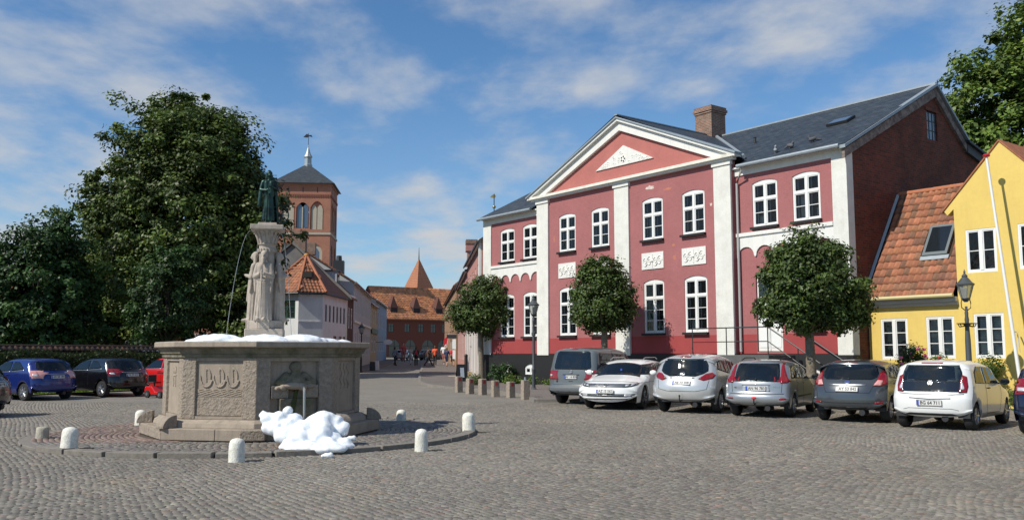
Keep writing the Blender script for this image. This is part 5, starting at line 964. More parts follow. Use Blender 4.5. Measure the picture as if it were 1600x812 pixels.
# ---------------------------------------------------------------- trees
def leaves(pts, nrm, size, m, cols, r, name='crown', asp=.62):
    n = len(pts); nrm = nrm / np.linalg.norm(nrm, axis=1, keepdims=True); t = r.normal(0, 1, (n, 3)); u = np.cross(nrm, t); u /= np.linalg.norm(u, axis=1, keepdims=True) + 1e-9; w = np.cross(nrm, u)
    s = size * r.uniform(.6, 1.3, (n, 1)); V = np.zeros((n, 4, 3)); V[:, 0] = pts - u * s * .5; V[:, 1] = pts + w * s * asp * .5 - nrm * s * .08; V[:, 2] = pts + u * s * .5 - nrm * s * .12; V[:, 3] = pts - w * s * asp * .5 - nrm * s * .08
    return np_mesh(name, V.reshape(-1, 3), np.arange(n * 4).reshape(-1, 4), m, np.repeat(cols, 4, 0))
def tree(name, label, base, lobes, trunk, nleaf, size, m, seed, nclump, cr=.45, group=None, bark=BARK, spread=1.0, cat='tree', outward=.35, lump=.25, tw=None):
    r = np.random.default_rng(seed); t = thing(name, label, cat, tuple(base), 0, group); L = []
    wts = np.array([l[3] * l[4] * l[5] for l in lobes]) ** .75; wts /= wts.sum(); cc = []
    for _ in range(nclump):
        l = lobes[r.choice(len(lobes), p=wts)]; d = r.normal(0, 1, 3); d /= np.linalg.norm(d); rad = r.uniform(.45, 1.0) ** .5 * (1 + r.normal(0, lump * .4)); cc.append((l[0] + d[0] * l[3] * rad, l[1] + d[1] * l[4] * rad, l[2] + d[2] * l[5] * rad, r.uniform(.6, 1.4) * cr))
    l0 = lobes[0]; no = int(nclump * .09)
    for _ in range(no):
        l = lobes[r.choice(len(lobes), p=wts)]; q_ = r.normal(0, 1, 3); q_ /= np.linalg.norm(q_); q_[2] = abs(q_[2]) if r.random() < .6 else q_[2]; rad = r.uniform(1.04, 1.14); cc.append((l[0] + q_[0] * l[3] * rad, l[1] + q_[1] * l[4] * rad, l[2] + q_[2] * l[5] * rad, r.uniform(.35, .6) * cr))
    nclump = len(cc); cc = np.array(cc); idx = r.integers(nclump, size=nleaf); d = r.normal(0, 1, (nleaf, 3)); d /= np.linalg.norm(d, axis=1, keepdims=True); d[:, 2] = np.where((d[:, 2] < -.2) & (r.random(nleaf) < .5), -d[:, 2], d[:, 2])
    rad = cc[idx, 3:4] * r.uniform(.35, 1.08, (nleaf, 1)); P = cc[idx, :3] + d * rad * np.array([1, 1, .75]); oc = P - np.array([l0[0], l0[1], l0[2]]); oc /= np.linalg.norm(oc, axis=1, keepdims=True); nr = d * .7 + oc * .5 + r.normal(0, .45, (nleaf, 3)) + np.array([0, 0, .45])
    cv = r.uniform(.5, 1.4, (nclump, 1)); cols = cv[idx] * r.uniform(.7, 1.3, (nleaf, 1)) * np.ones((nleaf, 3)); yl = r.random(nleaf) < .12; cols[yl] *= np.array([1.5, 1.25, .9])
    cr_ = inst('crown', leaves(P, nr, size, m, cols, r), t); cr_['kind'] = 'stuff'
    h, r0, top = trunk; mb = MB(); lean = r.normal(0, .03, 2); pts = [(0, 0, -.1), (lean[0] * .4, lean[1] * .4, h * .3), (lean[0], lean[1], h * .7), (lean[0] * 1.5, lean[1], h)]; mb.tube(pts, r0, 10, r0 * .72)
    for v_ in range(10): pass
    tr = mb.build('trunk', bark, t, smooth=True)
    o_ = Vector(pts[-1]); far_ = cc[np.argsort(-cc[:, 3])[:min(26, nclump)]]; mb = MB()
    for c in far_:
        e = Vector(c[:3]); mid = o_.lerp(e, .5) + Vector(r.normal(0, .08, 3)) * (e - o_).length + Vector((0, 0, .05)) * (e - o_).length; mb.tube([o_ - Vector((0, 0, .1)), o_.lerp(mid, .5), mid, e], r0 * .38, 6, r0 * .06)
    mb.build('limbs', bark, t, smooth=True)['kind'] = 'stuff'; return t
G_ = 'round clipped street trees in front of the red building'
for nm, px, Y_, lb, lobes, seed, th in (('c', 1268, 27.0, 'largest round clipped lime tree with leafy right overhang beside the white corner pilaster', [(.0, 0, 3.65, 1.45, 1.45, 1.35), (-.1, 0, 4.2, 1.1, 1.1, 1.0), (.8, 0, 3.1, 1.0, 1.1, .75), (1.25, 0, 2.75, .45, .6, .45), (-.6, 0, 3.0, .95, 1.0, .6)], 5, 2.4),
    ('b', 943, 36.0, 'smallest round clipped lime tree covering the centre of the red facade', [(0, 0, 3.75, 1.15, 1.15, 1.45), (-.15, 0, 4.45, .85, .85, 1.0), (.4, 0, 3.4, .9, .95, .9), (-.45, 0, 3.2, .8, .9, .8)], 6, 2.5),
    ('a', 753, 46.5, 'round lime tree with pale bark over the granite posts at the street corner', [(.25, 0, 3.85, 1.6, 1.5, 1.5), (.4, 0, 4.6, 1.15, 1.15, .9), (-.75, 0, 3.4, 1.0, 1.0, .8), (1.3, 0, 3.5, .95, 1.0, .9)], 7, 2.6)):
    q = at(px, 552, Y_); tree('lime_tree', lb, (q.x, q.y, gz(q.x, q.y)), lobes, (th, .17, 0), 40000 if nm != 'b' else 30000, .118, LEAF, seed, 520, .36, G_)
q = at(292, 552, 52); tree('plane_tree', 'huge dark green plane tree towering behind the fountain', (q.x, q.y, .15), [(0, 0, 9.0, 5.0, 4.6, 5.2), (-.8, 0, 13.2, 3.4, 3.0, 3.3), (1.2, 0, 12.2, 2.7, 2.8, 3.0), (-3.6, 0, 9.2, 2.6, 2.6, 3.6), (2.5, 0, 9.2, 1.9, 2.4, 3.4), (-.5, 0, 5.0, 4.6, 4, 2.4), (2.6, 0, 4.8, 2.0, 2.5, 2.8), (-1.2, 0, 15.0, 1.6, 1.5, 1.7), (1.6, 0, 14.2, 1.3, 1.3, 1.3)], (4.5, .42, 0), 170000, .23, LEAFD, 11, 1300, .76, bark=DBARK, lump=.48)
q = at(150, 552, 55); tree('dark_tree', 'dark pointed tree between the huge plane tree and the left edge bush', (q.x, q.y, .15), [(0, 0, 6.0, 3.2, 2.6, 3.8), (.8, 0, 8.6, 1.9, 1.6, 2.4), (-1.8, 0, 5.4, 2.4, 2, 2.8), (0, 0, 2.6, 4.2, 2, 1.6)], (3, .25, 0), 46000, .28, LEAFD, 12, 460, .65, bark=DBARK, lump=.5)
q = at(45, 552, 46); tree('left_tree', 'mid green bushy tree at far left above the blue car', (q.x, q.y, .15), [(0, 0, 4.6, 3.0, 2.6, 2.7), (.8, 0, 6.8, 1.7, 1.6, 1.9), (-2.3, 0, 4.6, 2.0, 2, 2.2), (1.6, 0, 3.6, 1.8, 1.8, 1.6), (-.5, 0, 2.4, 4.2, 1.6, 1.2)], (2.4, .22, 0), 50000, .22, LEAFB, 13, 520, .55, bark=DBARK, lump=.3)
q = at(262, 552, 44.5); tree('maple_tree', 'smaller bright green maple with hanging crown in front of plane tree', (q.x, q.y, .13), [(0, 0, 4.3, 1.9, 1.7, 2.2), (.3, 0, 5.6, 1.1, 1.1, 1.3), (-.6, 0, 2.9, 1.2, 1.2, 1.0)], (1.9, .14, 0), 17000, .18, LEAFB, 14, 200, .42, bark=DBARK, lump=.3)
q = at(385, 552, 50); tree('garden_tree', 'dark low tree behind the stone figures of the fountain', (q.x, q.y, .15), [(0, 0, 3.6, 1.7, 1.8, 2.6), (.4, 0, 5.0, 1.2, 1.4, 1.7), (.9, 0, 3.2, 1.0, 1.2, 1.4)], (2, .2, 0), 15000, .24, LEAFD, 15, 170, .5, bark=DBARK)
q = at(1585, 552, 56); tree('tall_back_tree', 'tall sunlit green tree behind the brick gable at upper right', (q.x + 2, q.y, .2), [(0, 0, 13, 5.2, 4.5, 7), (-1.8, 0, 17, 3.4, 3.4, 4.2), (2, 0, 20, 4, 4, 4), (-3.2, 0, 12.5, 2.2, 2.5, 3.0)], (6, .5, 0), 70000, .34, LEAFY, 16, 520, .95, bark=DBARK, lump=.45)
q = at(20, 552, 60); tree('far_left_tree', 'dark tree mass behind left bushes', (q.x - 4, q.y, .15), [(0, 0, 4, 4, 4, 3.4)], (2, .3, 0), 14000, .3, LEAFD, 17, 120, .7, bark=DBARK)
def bush(label, base, lobes, n, size, m, seed, cat='shrub', name='shrub'):
    r = np.random.default_rng(seed); t = thing(name, label, cat, tuple(base)); k = 60; cc = []
    for _ in range(k):
        l = lobes[r.integers(len(lobes))]; d = r.normal(0, 1, 3); d /= np.linalg.norm(d); rad = r.uniform(.2, 1) ** .5; cc.append([l[0] + d[0] * l[3] * rad, l[1] + d[1] * l[3] * rad, max(.08, l[2] + d[2] * l[4] * rad), .14])
    cc = np.array(cc); ix = r.integers(k, size=n); d = r.normal(0, 1, (n, 3)); P = cc[ix, :3] + d * .09; P[:, 2] = np.maximum(P[:, 2], .03); cols = r.uniform(.55, 1.35, (n, 1)) * np.ones((n, 3))
    inst('foliage', leaves(P, d + [0, 0, .6], size, m, cols, r, 'foliage'), t)['kind'] = 'stuff'; mb = MB()
    for i in range(7): c = cc[i * 7]; mb.tube([(c[0] * .2, c[1] * .2, 0), (c[0] * .6, c[1] * .6, c[2] * .5), tuple(c[:3])], .012, 4, .005)
    mb.build('stems', DBARK, t)['kind'] = 'stuff'; return t, cc
q = ground_at(778, 600); bush('dark rounded green shrub at the foot of the corner street tree', q, [(0, 0, .55, .6, .5), (.5, .2, .5, .5, .45)], 3500, .09, LEAFB, 21)
q = ground_at(800, 602); bush('low leafy ground plants before the tarred plinth', q, [(0, 0, .2, .5, .2), (1.0, -.6, .2, .5, .2), (1.8, -1.2, .15, .4, .15)], 2500, .09, LEAFY, 22)
q = ground_at(741, 604); bush('light green sucker shoots round the street tree trunk base', q, [(0, 0, .35, .25, .35)], 700, .08, LEAFY, 23)
# rose bushes in front of the yellow house
for lb, x, y, z, lobes, sd, n in (('tall pink rose bush left of the small white car', 1.72, .30, 0, [(0, 0, 1.0, .36, .7), (.3, 0, 1.55, .32, .3), (-.15, 0, .8, .3, .5)], 31, 3000), ('sparse red rose stems before the leftmost yellow house window', -.25, .45, 0, [(0, 0, 1.0, .35, .6)], 32, 500), ('red rose bush in front of second yellow house window', 2.55, .40, 0, [(0, 0, 1.0, .3, .6), (.2, 0, 1.3, .25, .3)], 33, 900), ('yellow-green climbing shrub behind the right side of the white car', 4.1, .45, 0, [(0, 0, .9, .45, .55), (.2, 0, 1.2, .35, .35)], 34, 1500), ('low green plants at the foot of the flagpole', 5.2, .35, 0, [(0, 0, .35, .45, .3)], 35, 900)):
    p = RL(x, y - .15, 0); t, cc = bush(lb, (p.x, p.y, gz(p.x, p.y)), lobes, n, .085, LEAFY if sd != 31 else LEAFB, sd, 'rose bush' if sd < 34 else 'shrub', 'rose_bush' if sd < 34 else 'shrub')
    if sd < 34:
        rc = mat('pink_rose_petals', (.62, .12, .25), .6) if sd == 31 else mat('red_rose_petals', (.35, .01, .015), .6); me = MB()
        for k in range(4): me.ball((.015 * math.cos(k * 1.6), .015 * math.sin(k * 1.6), 0), .032, 7, 5)
        me = me.mesh('rose', rc, 'all')
        for c in cc[:(16 if sd == 31 else 4)]: inst('rose', me, t, (c[0] * 1.15, -.22 + .1 * c[1], c[2] + .06), (0, 0, c[0] * 9), (1.4,) * 3)

# dark clipped hedge in front of the garden wall; the trees' shade is put into its leaf colours
r_h = np.random.default_rng(44); nh = 42000; hx = r_h.uniform(8, 36, nh); side = r_h.random(nh) < .75; hz = np.where(side, r_h.uniform(.1, 1.5, nh), 1.5 + r_h.normal(0, .05, nh)); hy = np.where(side, -.95 + r_h.normal(0, .06, nh), r_h.uniform(-.95, -.1, nh)); bumpy = .10 * np.sin(hx * 2.3) + .06 * np.sin(hx * 5.1 + hz * 3); hz = hz * (1 + .04 * np.sin(hx * 1.7)); hy += bumpy * .5
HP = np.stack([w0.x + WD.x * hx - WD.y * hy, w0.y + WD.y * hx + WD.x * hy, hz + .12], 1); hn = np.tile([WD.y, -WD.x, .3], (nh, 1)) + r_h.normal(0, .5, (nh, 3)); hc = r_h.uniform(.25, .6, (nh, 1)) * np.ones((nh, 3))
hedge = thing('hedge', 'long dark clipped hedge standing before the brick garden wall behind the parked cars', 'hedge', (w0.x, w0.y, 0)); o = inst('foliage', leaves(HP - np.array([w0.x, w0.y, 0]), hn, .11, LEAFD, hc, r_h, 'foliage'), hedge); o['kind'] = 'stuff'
hc_ = MB(); V = [Vector((WD.x * x - WD.y * y, WD.y * x + WD.x * y, z)) for x, y, z in ((8.1, -.84, .1), (35.9, -.84, .1), (35.9, -.15, .1), (8.1, -.15, .1), (8.1, -.80, 1.5), (35.9, -.80, 1.5), (35.9, -.15, 1.5), (8.1, -.15, 1.5))]; hc_.add(V, [(0, 1, 5, 4), (1, 2, 6, 5), (2, 3, 7, 6), (3, 0, 4, 7), (4, 5, 6, 7)]).build('twig_mass', DBARK, hedge)

q = at(772, 330, 50.5); wv = thing('weathervane', 'thin pole with gilded vane rising behind the left end of the slate roof', 'weathervane', tuple(q)); MB().tube([(0, 0, -2), (0, 0, 1.0)], .03, 6).build('pole', IRON, wv); MB().ball((0, 0, .25), .10).build('ball', mat('gilded', (.45, .33, .12), .4, metal=.7), wv, smooth='all'); MB().prism([(-.22, .80), (.02, .76), (.12, .86), (.02, .98), (-.14, .92)], -.015, .015).build('vane', MATS['gilded'], wv)
# ---------------------------------------------------------------- cars
def paint(name, col, metal=0, rough=.28):
    return mat(name, col, rough, metal=metal, coat=.8)
TYRE = mat('tyre_rubber', (.018, .018, .019), .85); RIM = mat('alloy_rim', (.42, .43, .45), .3, metal=.8); RIMD = mat('dark_alloy_rim', (.10, .10, .11), .4, metal=.6); BLK = mat('black_trim_plastic', (.016, .016, .018), .55)
CARGL = glass_mat('car_glass', (.010, .014, .018), .62, .03); SEATM = mat('seat_fabric', (.035, .035, .038), .9); OPGL = mat('opaque_black_glass', (.012, .014, .017), .05, spec=.9); REDL = mat('red_lamp_glass', (.24, .004, .006), .12, coat=1, var=.35, vscale=14); CLRL = mat('clear_lamp_glass', (.62, .62, .64), .1, coat=1, metal=.3); ORL = mat('pink_lamp_glass', (.62, .30, .28), .12, coat=1)
CHROME = mat('chrome', (.50, .51, .52), .34, metal=.85); PLW = mat('plate_white', (.60, .60, .58), .6); PLB = mat('plate_blue', (.03, .08, .42), .5); PLR = mat('plate_surround', (.06, .05, .05), .5); SEAM = mat('panel_gap', (.01, .01, .01), .8)
def chaikin(P, n=2):
    for _ in range(n):
        Q = [P[0]]
        for a, b in zip(P[:-1], P[1:]): Q += [(a[0] * .75 + b[0] * .25, a[1] * .75 + b[1] * .25), (a[0] * .25 + b[0] * .75, a[1] * .25 + b[1] * .75)]
        P = Q + [P[-1]]
    return P
def resample(P, n):
    d = [0]
    for a, b in zip(P[:-1], P[1:]): d.append(d[-1] + math.hypot(b[0] - a[0], b[1] - a[1]))
    return [(float(np.interp(t, d, [p[0] for p in P])), float(np.interp(t, d, [p[1] for p in P]))) for t in np.linspace(0, d[-1], n)]
_font = {}
def text_mesh(s, size, m):
    cu = bpy.data.curves.new('t', 'FONT'); cu.body = s; cu.size = size; cu.align_x = 'CENTER'; cu.align_y = 'CENTER'; cu.extrude = .0015; cu.offset = size * .012; cu.resolution_u = 2; o = bpy.data.objects.new('t', cu); COL.objects.link(o)
    me = bpy.data.meshes.new_from_object(o.evaluated_get(bpy.context.evaluated_depsgraph_get())); bpy.data.objects.remove(o); bpy.data.curves.remove(cu); me.name = 'lettering'; me.materials.clear(); me.materials.append(m); return me
ALLCARS = []
class Car:
    def __init__(s, name, label, cat, pos, A, L, Wd, H, prof, wheels, r=.31, belt=.92, T=.17, pm=None, rim=None, sill=.22, rp=.10, fp=.28, group=None, corner=.07, origin='rear', tyre_w=.20, barrel=.035, twist=2.2):
        s.L, s.W, s.H, s.belt, s.T = L, Wd, H, belt, T; s.t = thing(name, label, cat, (pos[0], pos[1], gz(*pos[:2]) + (.018 if pos[1] < 26.5 else 0)), PI / 2 - math.radians(A), group)
        ALLCARS.append(s); s.xo = 0; K = 150; P = resample(chaikin(prof, 3), K); s.barrel = barrel
        def Yw(x, z):
            y = Wd / 2
            if z > belt: y *= 1 - T * ((z - belt) / (H - belt)) ** 1.15
            y -= barrel * max(0, (abs(z - belt * .68) / .4)) ** twist if z < belt else barrel * (belt * .32 / .4) ** twist
            fr = max(0, (x - (L - .95)) / .95); rr = max(0, (.55 - x) / .55); return y - .085 * fr ** 2 - .045 * rr ** 2
        s.Yw = Yw; NV = 11; bm = bmesh.new(); strip = []; nrm = []
        for k in range(K):
            a, b = P[max(0, k - 1)], P[min(K - 1, k + 1)]; dx, dz = b[0] - a[0], b[1] - a[1]; l = math.hypot(dx, dz) or 1; nrm.append((-dz / l, dx / l))
        q = [0]
        for a, b in zip(P[:-1], P[1:]): q.append(q[-1] + abs(b[0] - a[0]) + .12 * abs(b[1] - a[1]))
        q = [v / q[-1] for v in q]; M = 9
        def botz(x):
            z = sill + (.05 if x < .35 else 0)
            for xc in wheels:
                R = r + .055; d = abs(x - xc)
                if d < R: z = max(z, r + math.sqrt(R * R - d * d) * .97)
            return z
        for k in range(K):
            (px, pz), (nx, nz) = P[k], nrm[k]; row = []
            for j in range(NV):
                v = -1 + 2 * j / (NV - 1); v = math.sin(v * PI / 2) * .25 + v * .75; Rp = rp if nx < 0 else fp; ins = corner * abs(v) ** 5 + abs(nx) * Rp * abs(v) ** 2.6 + (1 - abs(nx)) * .035 * v * v
                x, z = px - nx * ins, pz - nz * ins; row.append(bm.verts.new((x, v * Yw(x, z), z)))
            strip.append(row)
        for k in range(K - 1):
            for j in range(NV - 1): bm.faces.new((strip[k][j], strip[k][j + 1], strip[k + 1][j + 1], strip[k + 1][j]))
        for side, j in ((-1, 0), (1, NV - 1)):
            cols = []
            x_a, x_b = strip[0][j].co.x + .02, strip[-1][j].co.x - .02
            for k in range(K):
                E = strip[k][j]; bx = x_a + (x_b - x_a) * q[k]; bz = min(botz(bx), 9) ; col = [E]
                for i in range(1, M):
                    f = i / (M - 1); x, z = E.co.x + (bx - E.co.x) * f, E.co.z + (bz - E.co.z) * f; col.append(bm.verts.new((x, side * Yw(x, z), z)))
                x, z = col[-1].co.x, col[-1].co.z; col.append(bm.verts.new((x, side * (Yw(x, z) - .05), z + .01)))
                cols.append(col)
            for k in range(K - 1):
                for i in range(M): 
                    f = (cols[k][i], cols[k][i + 1], cols[k + 1][i + 1], cols[k + 1][i]); bm.faces.new(f if side < 0 else f[::-1])
        bmesh.ops.recalc_face_normals(bm, faces=bm.faces)
        s.bvh = BVHTree.FromBMesh(bm); me = bpy.data.meshes.new('body'); bm.to_mesh(me); bm.free(); me.materials.append(pm); me.polygons.foreach_set('use_smooth', [True] * len(me.polygons)); s.body = inst('body', me, s.t); s.pm = pm
        ub = MB(); ub.prism([(.16, .30), (L - .25, .26), (L - .2, .55), (.15, .6)], -(Wd / 2 - .30), Wd / 2 - .30); ub.build('underbody', BLK, s.t)
        MB().lathe([(.07, .12), (.075, .16), (.075, .50), (.03, .55)], 12, (-(Wd / 2 - .55), .24), 'x').build('exhaust', BLK, s.t)
        for xc in wheels:
            for sd in (-1, 1):
                ya, yb = sd * (Wd / 2 - .31), sd * (Wd / 2 - .07); A_ = [(xc + (r + .05) * math.cos(t), r + (r + .05) * math.sin(t)) for t in np.linspace(-.1, PI + .1, 14)]; wa = MB()
                for (p, q_) in zip(A_[:-1], A_[1:]): wa.quad((p[0], ya, p[1]), (p[0], yb, p[1]), (q_[0], yb, q_[1]), (q_[0], ya, q_[1]))
                wa.add([(p[0], ya, p[1]) for p in A_], [tuple(range(14))]); wa.build('wheel_arch', BLK, s.t)
        rim = rim or RIM; tm = MB().lathe([(r * .62, -tyre_w / 2), (r * .90, -tyre_w / 2), (r * .985, -tyre_w * .36), (r, -tyre_w * .1), (r, tyre_w * .1), (r * .985, tyre_w * .36), (r * .90, tyre_w / 2), (r * .62, tyre_w / 2)], 32, (0, 0), 'y', cap=False).mesh('wheel', TYRE, True)
        rm = MB(); rm.lathe([(.01, -.05), (r * .60, -.05), (r * .66, -.085), (r * .63, -.10), (r * .58, -.07), (.01, -.055)][::-1], 24, (0, 0), 'y', cap=False); rm.lathe([(.01, -.10), (.05, -.098), (.06, -.06)], 12, (0, 0), 'y', cap=False)
        for i in range(7 if rim is RIM else 5):
            a = 2 * PI * i / (7 if rim is RIM else 5); rm.tube([(math.cos(a) * .05, -.085, math.sin(a) * .05), (math.cos(a) * r * .62, -.092, math.sin(a) * r * .62)], .024 if rim is RIM else .03, 5)
        rmesh = rm.mesh('rim', rim, True); back = MB().lathe([(.01, -.03), (r * .62, -.03)], 20, (0, 0), 'y').mesh('brake_disc', BLK)
        for xc in wheels:
            for sd in (-1, 1):
                w = inst('wheel', tm, s.t, (xc, sd * (Wd / 2 - tyre_w / 2 - .035), r), (0, 0, 0 if sd < 0 else PI)); inst('rim', rmesh, w); inst('brake_disc', back, w)
    def cast(s, plane, u, v):
        if plane == 'rear': o, d = Vector((-2, u, v)), Vector((1, 0, 0))
        elif plane == 'front': o, d = Vector((s.L + 2, u, v)), Vector((-1, 0, 0))
        elif plane == 'left': o, d = Vector((u, 3, v)), Vector((0, -1, 0))
        elif plane == 'right': o, d = Vector((u, -3, v)), Vector((0, 1, 0))
        else: o, d = Vector((u, v, 4)), Vector((0, 0, -1))
        p, n, i, dist = s.bvh.ray_cast(o, d); return p, n, d
    def cut(s, poly, plane):
        bm = bmesh.new(); bm.from_mesh(s.body.data); cx_ = sum(p[0] for p in poly) / len(poly); cz_ = sum(p[1] for p in poly) / len(poly); dead = []
        def inside(u, v):
            k = False; n = len(poly)
            for i in range(n):
                (x1, y1), (x2, y2) = poly[i], poly[(i + 1) % n]
                if (y1 > v) != (y2 > v) and u < (x2 - x1) * (v - y1) / (y2 - y1) + x1: k = not k
            return k
        dr = {'rear': Vector((-1, 0, 0)), 'front': Vector((1, 0, 0)), 'left': Vector((0, 1, 0)), 'right': Vector((0, -1, 0)), 'top': Vector((0, 0, 1))}[plane]
        for f in bm.faces:
            if f.normal.dot(dr) < .15: continue
            ok = True
            for v in f.verts:
                c = v.co; u, w = {'rear': (c.y, c.z), 'front': (c.y, c.z), 'left': (c.x, c.z), 'right': (c.x, c.z), 'top': (c.x, c.y)}[plane]
                if not inside(u, w) or (plane == 'rear' and c.x > s.L * .3): ok = False; break
            if ok: dead.append(f)
        if dead: bmesh.ops.delete(bm, geom=dead, context='FACES'); bm.to_mesh(s.body.data)
        bm.free()
    def interior(s, x0=.75, fx=1.95, rear=True):
        w = s.W / 2 - .16; b = s.belt
        MB().box(x0 - .35, -w, .40, fx + 1.0, w, .45).build('cabin_floor', BLK, s.t)
        for xx, ys in ((fx, (-.37, .37)),) + (((x0 + .35, (-.42, 0, .42)),) if rear else ()):
            for y in ys: MB().prism([(xx - .05, .45), (xx + .12, .45), (xx - .10, b + .16), (xx - .22, b + .16)], y - .21, y + .21).prism([(xx - .15, b + .19), (xx - .07, b + .19), (xx - .11, b + .36), (xx - .18, b + .36)], y - .12, y + .12).build('seat', SEATM, s.t, bevel=.02)
        MB().prism([(fx + .75, .5), (fx + .95, .5), (fx + .98, b), (fx + .70, b - .02)], -w, w).build('dashboard', BLK, s.t); MB().tube([(fx + .48 + .06 * math.sin(a), .37 + .18 * math.cos(a), b - .06 + .17 * math.sin(a)) for a in np.linspace(0, 2 * PI, 16)], .014, 5).build('steering_wheel', BLK, s.t)
    def decal(s, name, poly, plane, m, off=.005, edge=.07, parent=None, cut=None):
        if m is CARGL: s.cut(cut or poly, plane)
        bm = bmesh.new(); bm.faces.new([bm.verts.new((a, b, 0)) for a, b in poly]); bmesh.ops.triangulate(bm, faces=bm.faces)
        for _ in range(6):
            es = [e for e in bm.edges if e.calc_length() > edge]
            if not es: break
            bmesh.ops.subdivide_edges(bm, edges=es, cuts=1); bmesh.ops.triangulate(bm, faces=[f for f in bm.faces if len(f.verts) > 3])
        vs = []; fs = []
        bm.verts.index_update(); norms = []
        for v in bm.verts:
            p, n, d = s.cast(plane, v.co.x, v.co.y)
            if p is None: vs.append(None); continue
            if n.dot(d) > 0: n = -n
            vs.append(p + n * off)
        for f in bm.faces:
            ix = [v.index for v in f.verts]
            if all(vs[i] is not None for i in ix): fs.append(ix)
        bm.free(); vs = [v if v is not None else Vector() for v in vs]
        if fs:                                  # keep the largest connected piece
            par = list(range(len(vs)))
            def fd(a):
                while par[a] != a: par[a] = par[par[a]]; a = par[a]
                return a
            for f in fs:
                for q in f[1:]: par[fd(q)] = fd(f[0])
            cnt = {}
            for f in fs: cnt[fd(f[0])] = cnt.get(fd(f[0]), 0) + 1
            best = max(cnt, key=cnt.get); fs = [f for f in fs if fd(f[0]) == best]
        mb = MB(); mb.v = [tuple(v) for v in vs]; mb.f = [tuple(f) for f in fs]
        if not fs: return None
        me = mb.mesh(name, m, 'all', uv=False); bm = bmesh.new(); bm.from_mesh(me); bmesh.ops.delete(bm, geom=[v for v in bm.verts if not v.link_faces], context='VERTS'); bmesh.ops.recalc_face_normals(bm, faces=bm.faces)
        fcs = list(bm.faces); av = sum((f.normal for f in fcs), Vector()); dd = {'rear': Vector((-1, 0, 0)), 'front': Vector((1, 0, 0)), 'left': Vector((0, 1, 0)), 'right': Vector((0, -1, 0)), 'top': Vector((0, 0, 1))}[plane]
        if av.dot(dd) < 0: bmesh.ops.reverse_faces(bm, faces=bm.faces)
        r = bmesh.ops.extrude_face_region(bm, geom=bm.faces[:]); bmesh.ops.translate(bm, verts=[v for v in r['geom'] if isinstance(v, bmesh.types.BMVert)], vec=dd * .0015)
        bm.to_mesh(me); bm.free(); return inst(name, me, parent or s.t)
    def sym(s, name, poly, plane, m, **k):
        a = s.decal(name, poly, plane, m, **k); b = s.decal(name, [(-p[0], p[1]) for p in poly][::-1], plane, m, **k); return a, b
    def sides(s, name, poly, m, **k): return [s.decal(name, poly, pl, m, **k) for pl in ('left', 'right')]
    def line(s, pts, plane, w=.008, m=None, name='panel_gap', off=.004):
        for a, b in zip(pts[:-1], pts[1:]):
            d = Vector((b[0] - a[0], b[1] - a[1])); n = Vector((-d.y, d.x)).normalized() * w / 2; s.decal(name, [(a[0] - n.x, a[1] - n.y), (b[0] - n.x, b[1] - n.y), (b[0] + n.x, b[1] + n.y), (a[0] + n.x, a[1] + n.y)], plane, m or SEAM, off=off, edge=.12)
    def flat(s, name, mb_or_me, plane, u, v, off=.01, tilt=True, parent=None, rot=0):
        """place a flat piece (built in x right / y up, facing +z) on the body"""
        p, n, d = s.cast(plane, u, v); n = n if n.dot(d) < 0 else -n; z = n.normalized() if tilt else -d; x = Vector((0, 0, 1)).cross(z).normalized(); y = z.cross(x)
        o = inst(name, mb_or_me, parent or s.t); o.matrix_local = Matrix.Translation(p + z * off) @ Matrix((x, y, z)).transposed().to_4x4() @ Matrix.Rotation(rot, 4, 'Z'); return o
    def plate(s, plane, v, txt, w=.50, h=.105, eu=True, u=0, off=.012):
        pl = s.flat('number_plate', MB().box(-w / 2, -h / 2, 0, w / 2, h / 2, .008).mesh('number_plate', PLW), plane, u, v, off)
        inst('plate_border', MB().box(-w / 2 - .008, -h / 2 - .008, -.004, w / 2 + .008, h / 2 + .008, .004).mesh('plate_border', PLR), pl)
        if eu: inst('eu_strip', MB().box(-w / 2, -h / 2, .0085, -w / 2 + .045, h / 2, .0095).mesh('eu_strip', PLB), pl)
        inst('lettering', text_mesh(txt, h * .98, BLK), pl, (.022, 0, .0105), (0, 0, 0), (.92, 1.0, 1))
    def badge_vw(s, plane, v, r=.06, off=.012):
        b = s.flat('badge', MB().lathe([(r, 0), (r, .008), (r * .88, .012), (r * .86, .004)], 24, cap=False).mesh('badge', CHROME, True), plane, 0, v, off); mb = MB(); z0, z1 = .002, .010; t = r * .10
        def bar(a, c): d = (Vector(c) - Vector(a)).normalized(); n = Vector((-d.y, d.x)) * t; mb.prismz([(a[0] - n.x, a[1] - n.y), (c[0] - n.x, c[1] - n.y), (c[0] + n.x, c[1] + n.y), (a[0] + n.x, a[1] + n.y)], z0, z1)
        for sg in (-1, 1):
            bar((sg * r * .40, r * .78), (sg * r * .02, r * .12)); bar((sg * r * .82, r * .22), (sg * r * .40, -r * .78)); bar((sg * r * .40, -r * .78), (sg * r * .0, -r * .05))
        inst('badge_emblem', mb.mesh('badge_emblem', CHROME), b); inst('badge_ground', MB().lathe([(.001, .0015), (r * .9, .0015)], 20, cap=True).mesh('badge_ground', BLK), b)
    def mirrors(s, x, z, m, size=1):
        for sd in (-1, 1):
            y = sd * (s.Yw(x, z) + .10); mb = MB().ball((x, y + sd * .03, z), .1 * size, 12, 8, (.55, 1.0, .72)); mm = mb.build('wing_mirror', m, s.t, smooth='all'); MB().box(x - .058, y + sd * .03 - .075, z - .05, x - .050, y + sd * .03 + .075, z + .05).build('mirror_glass', CARGL, mm); MB().box(x - .02, min(y, y - sd * .13), z - .05, x + .03, max(y, y - sd * .13), z - .02).build('mirror_stalk', BLK, mm)
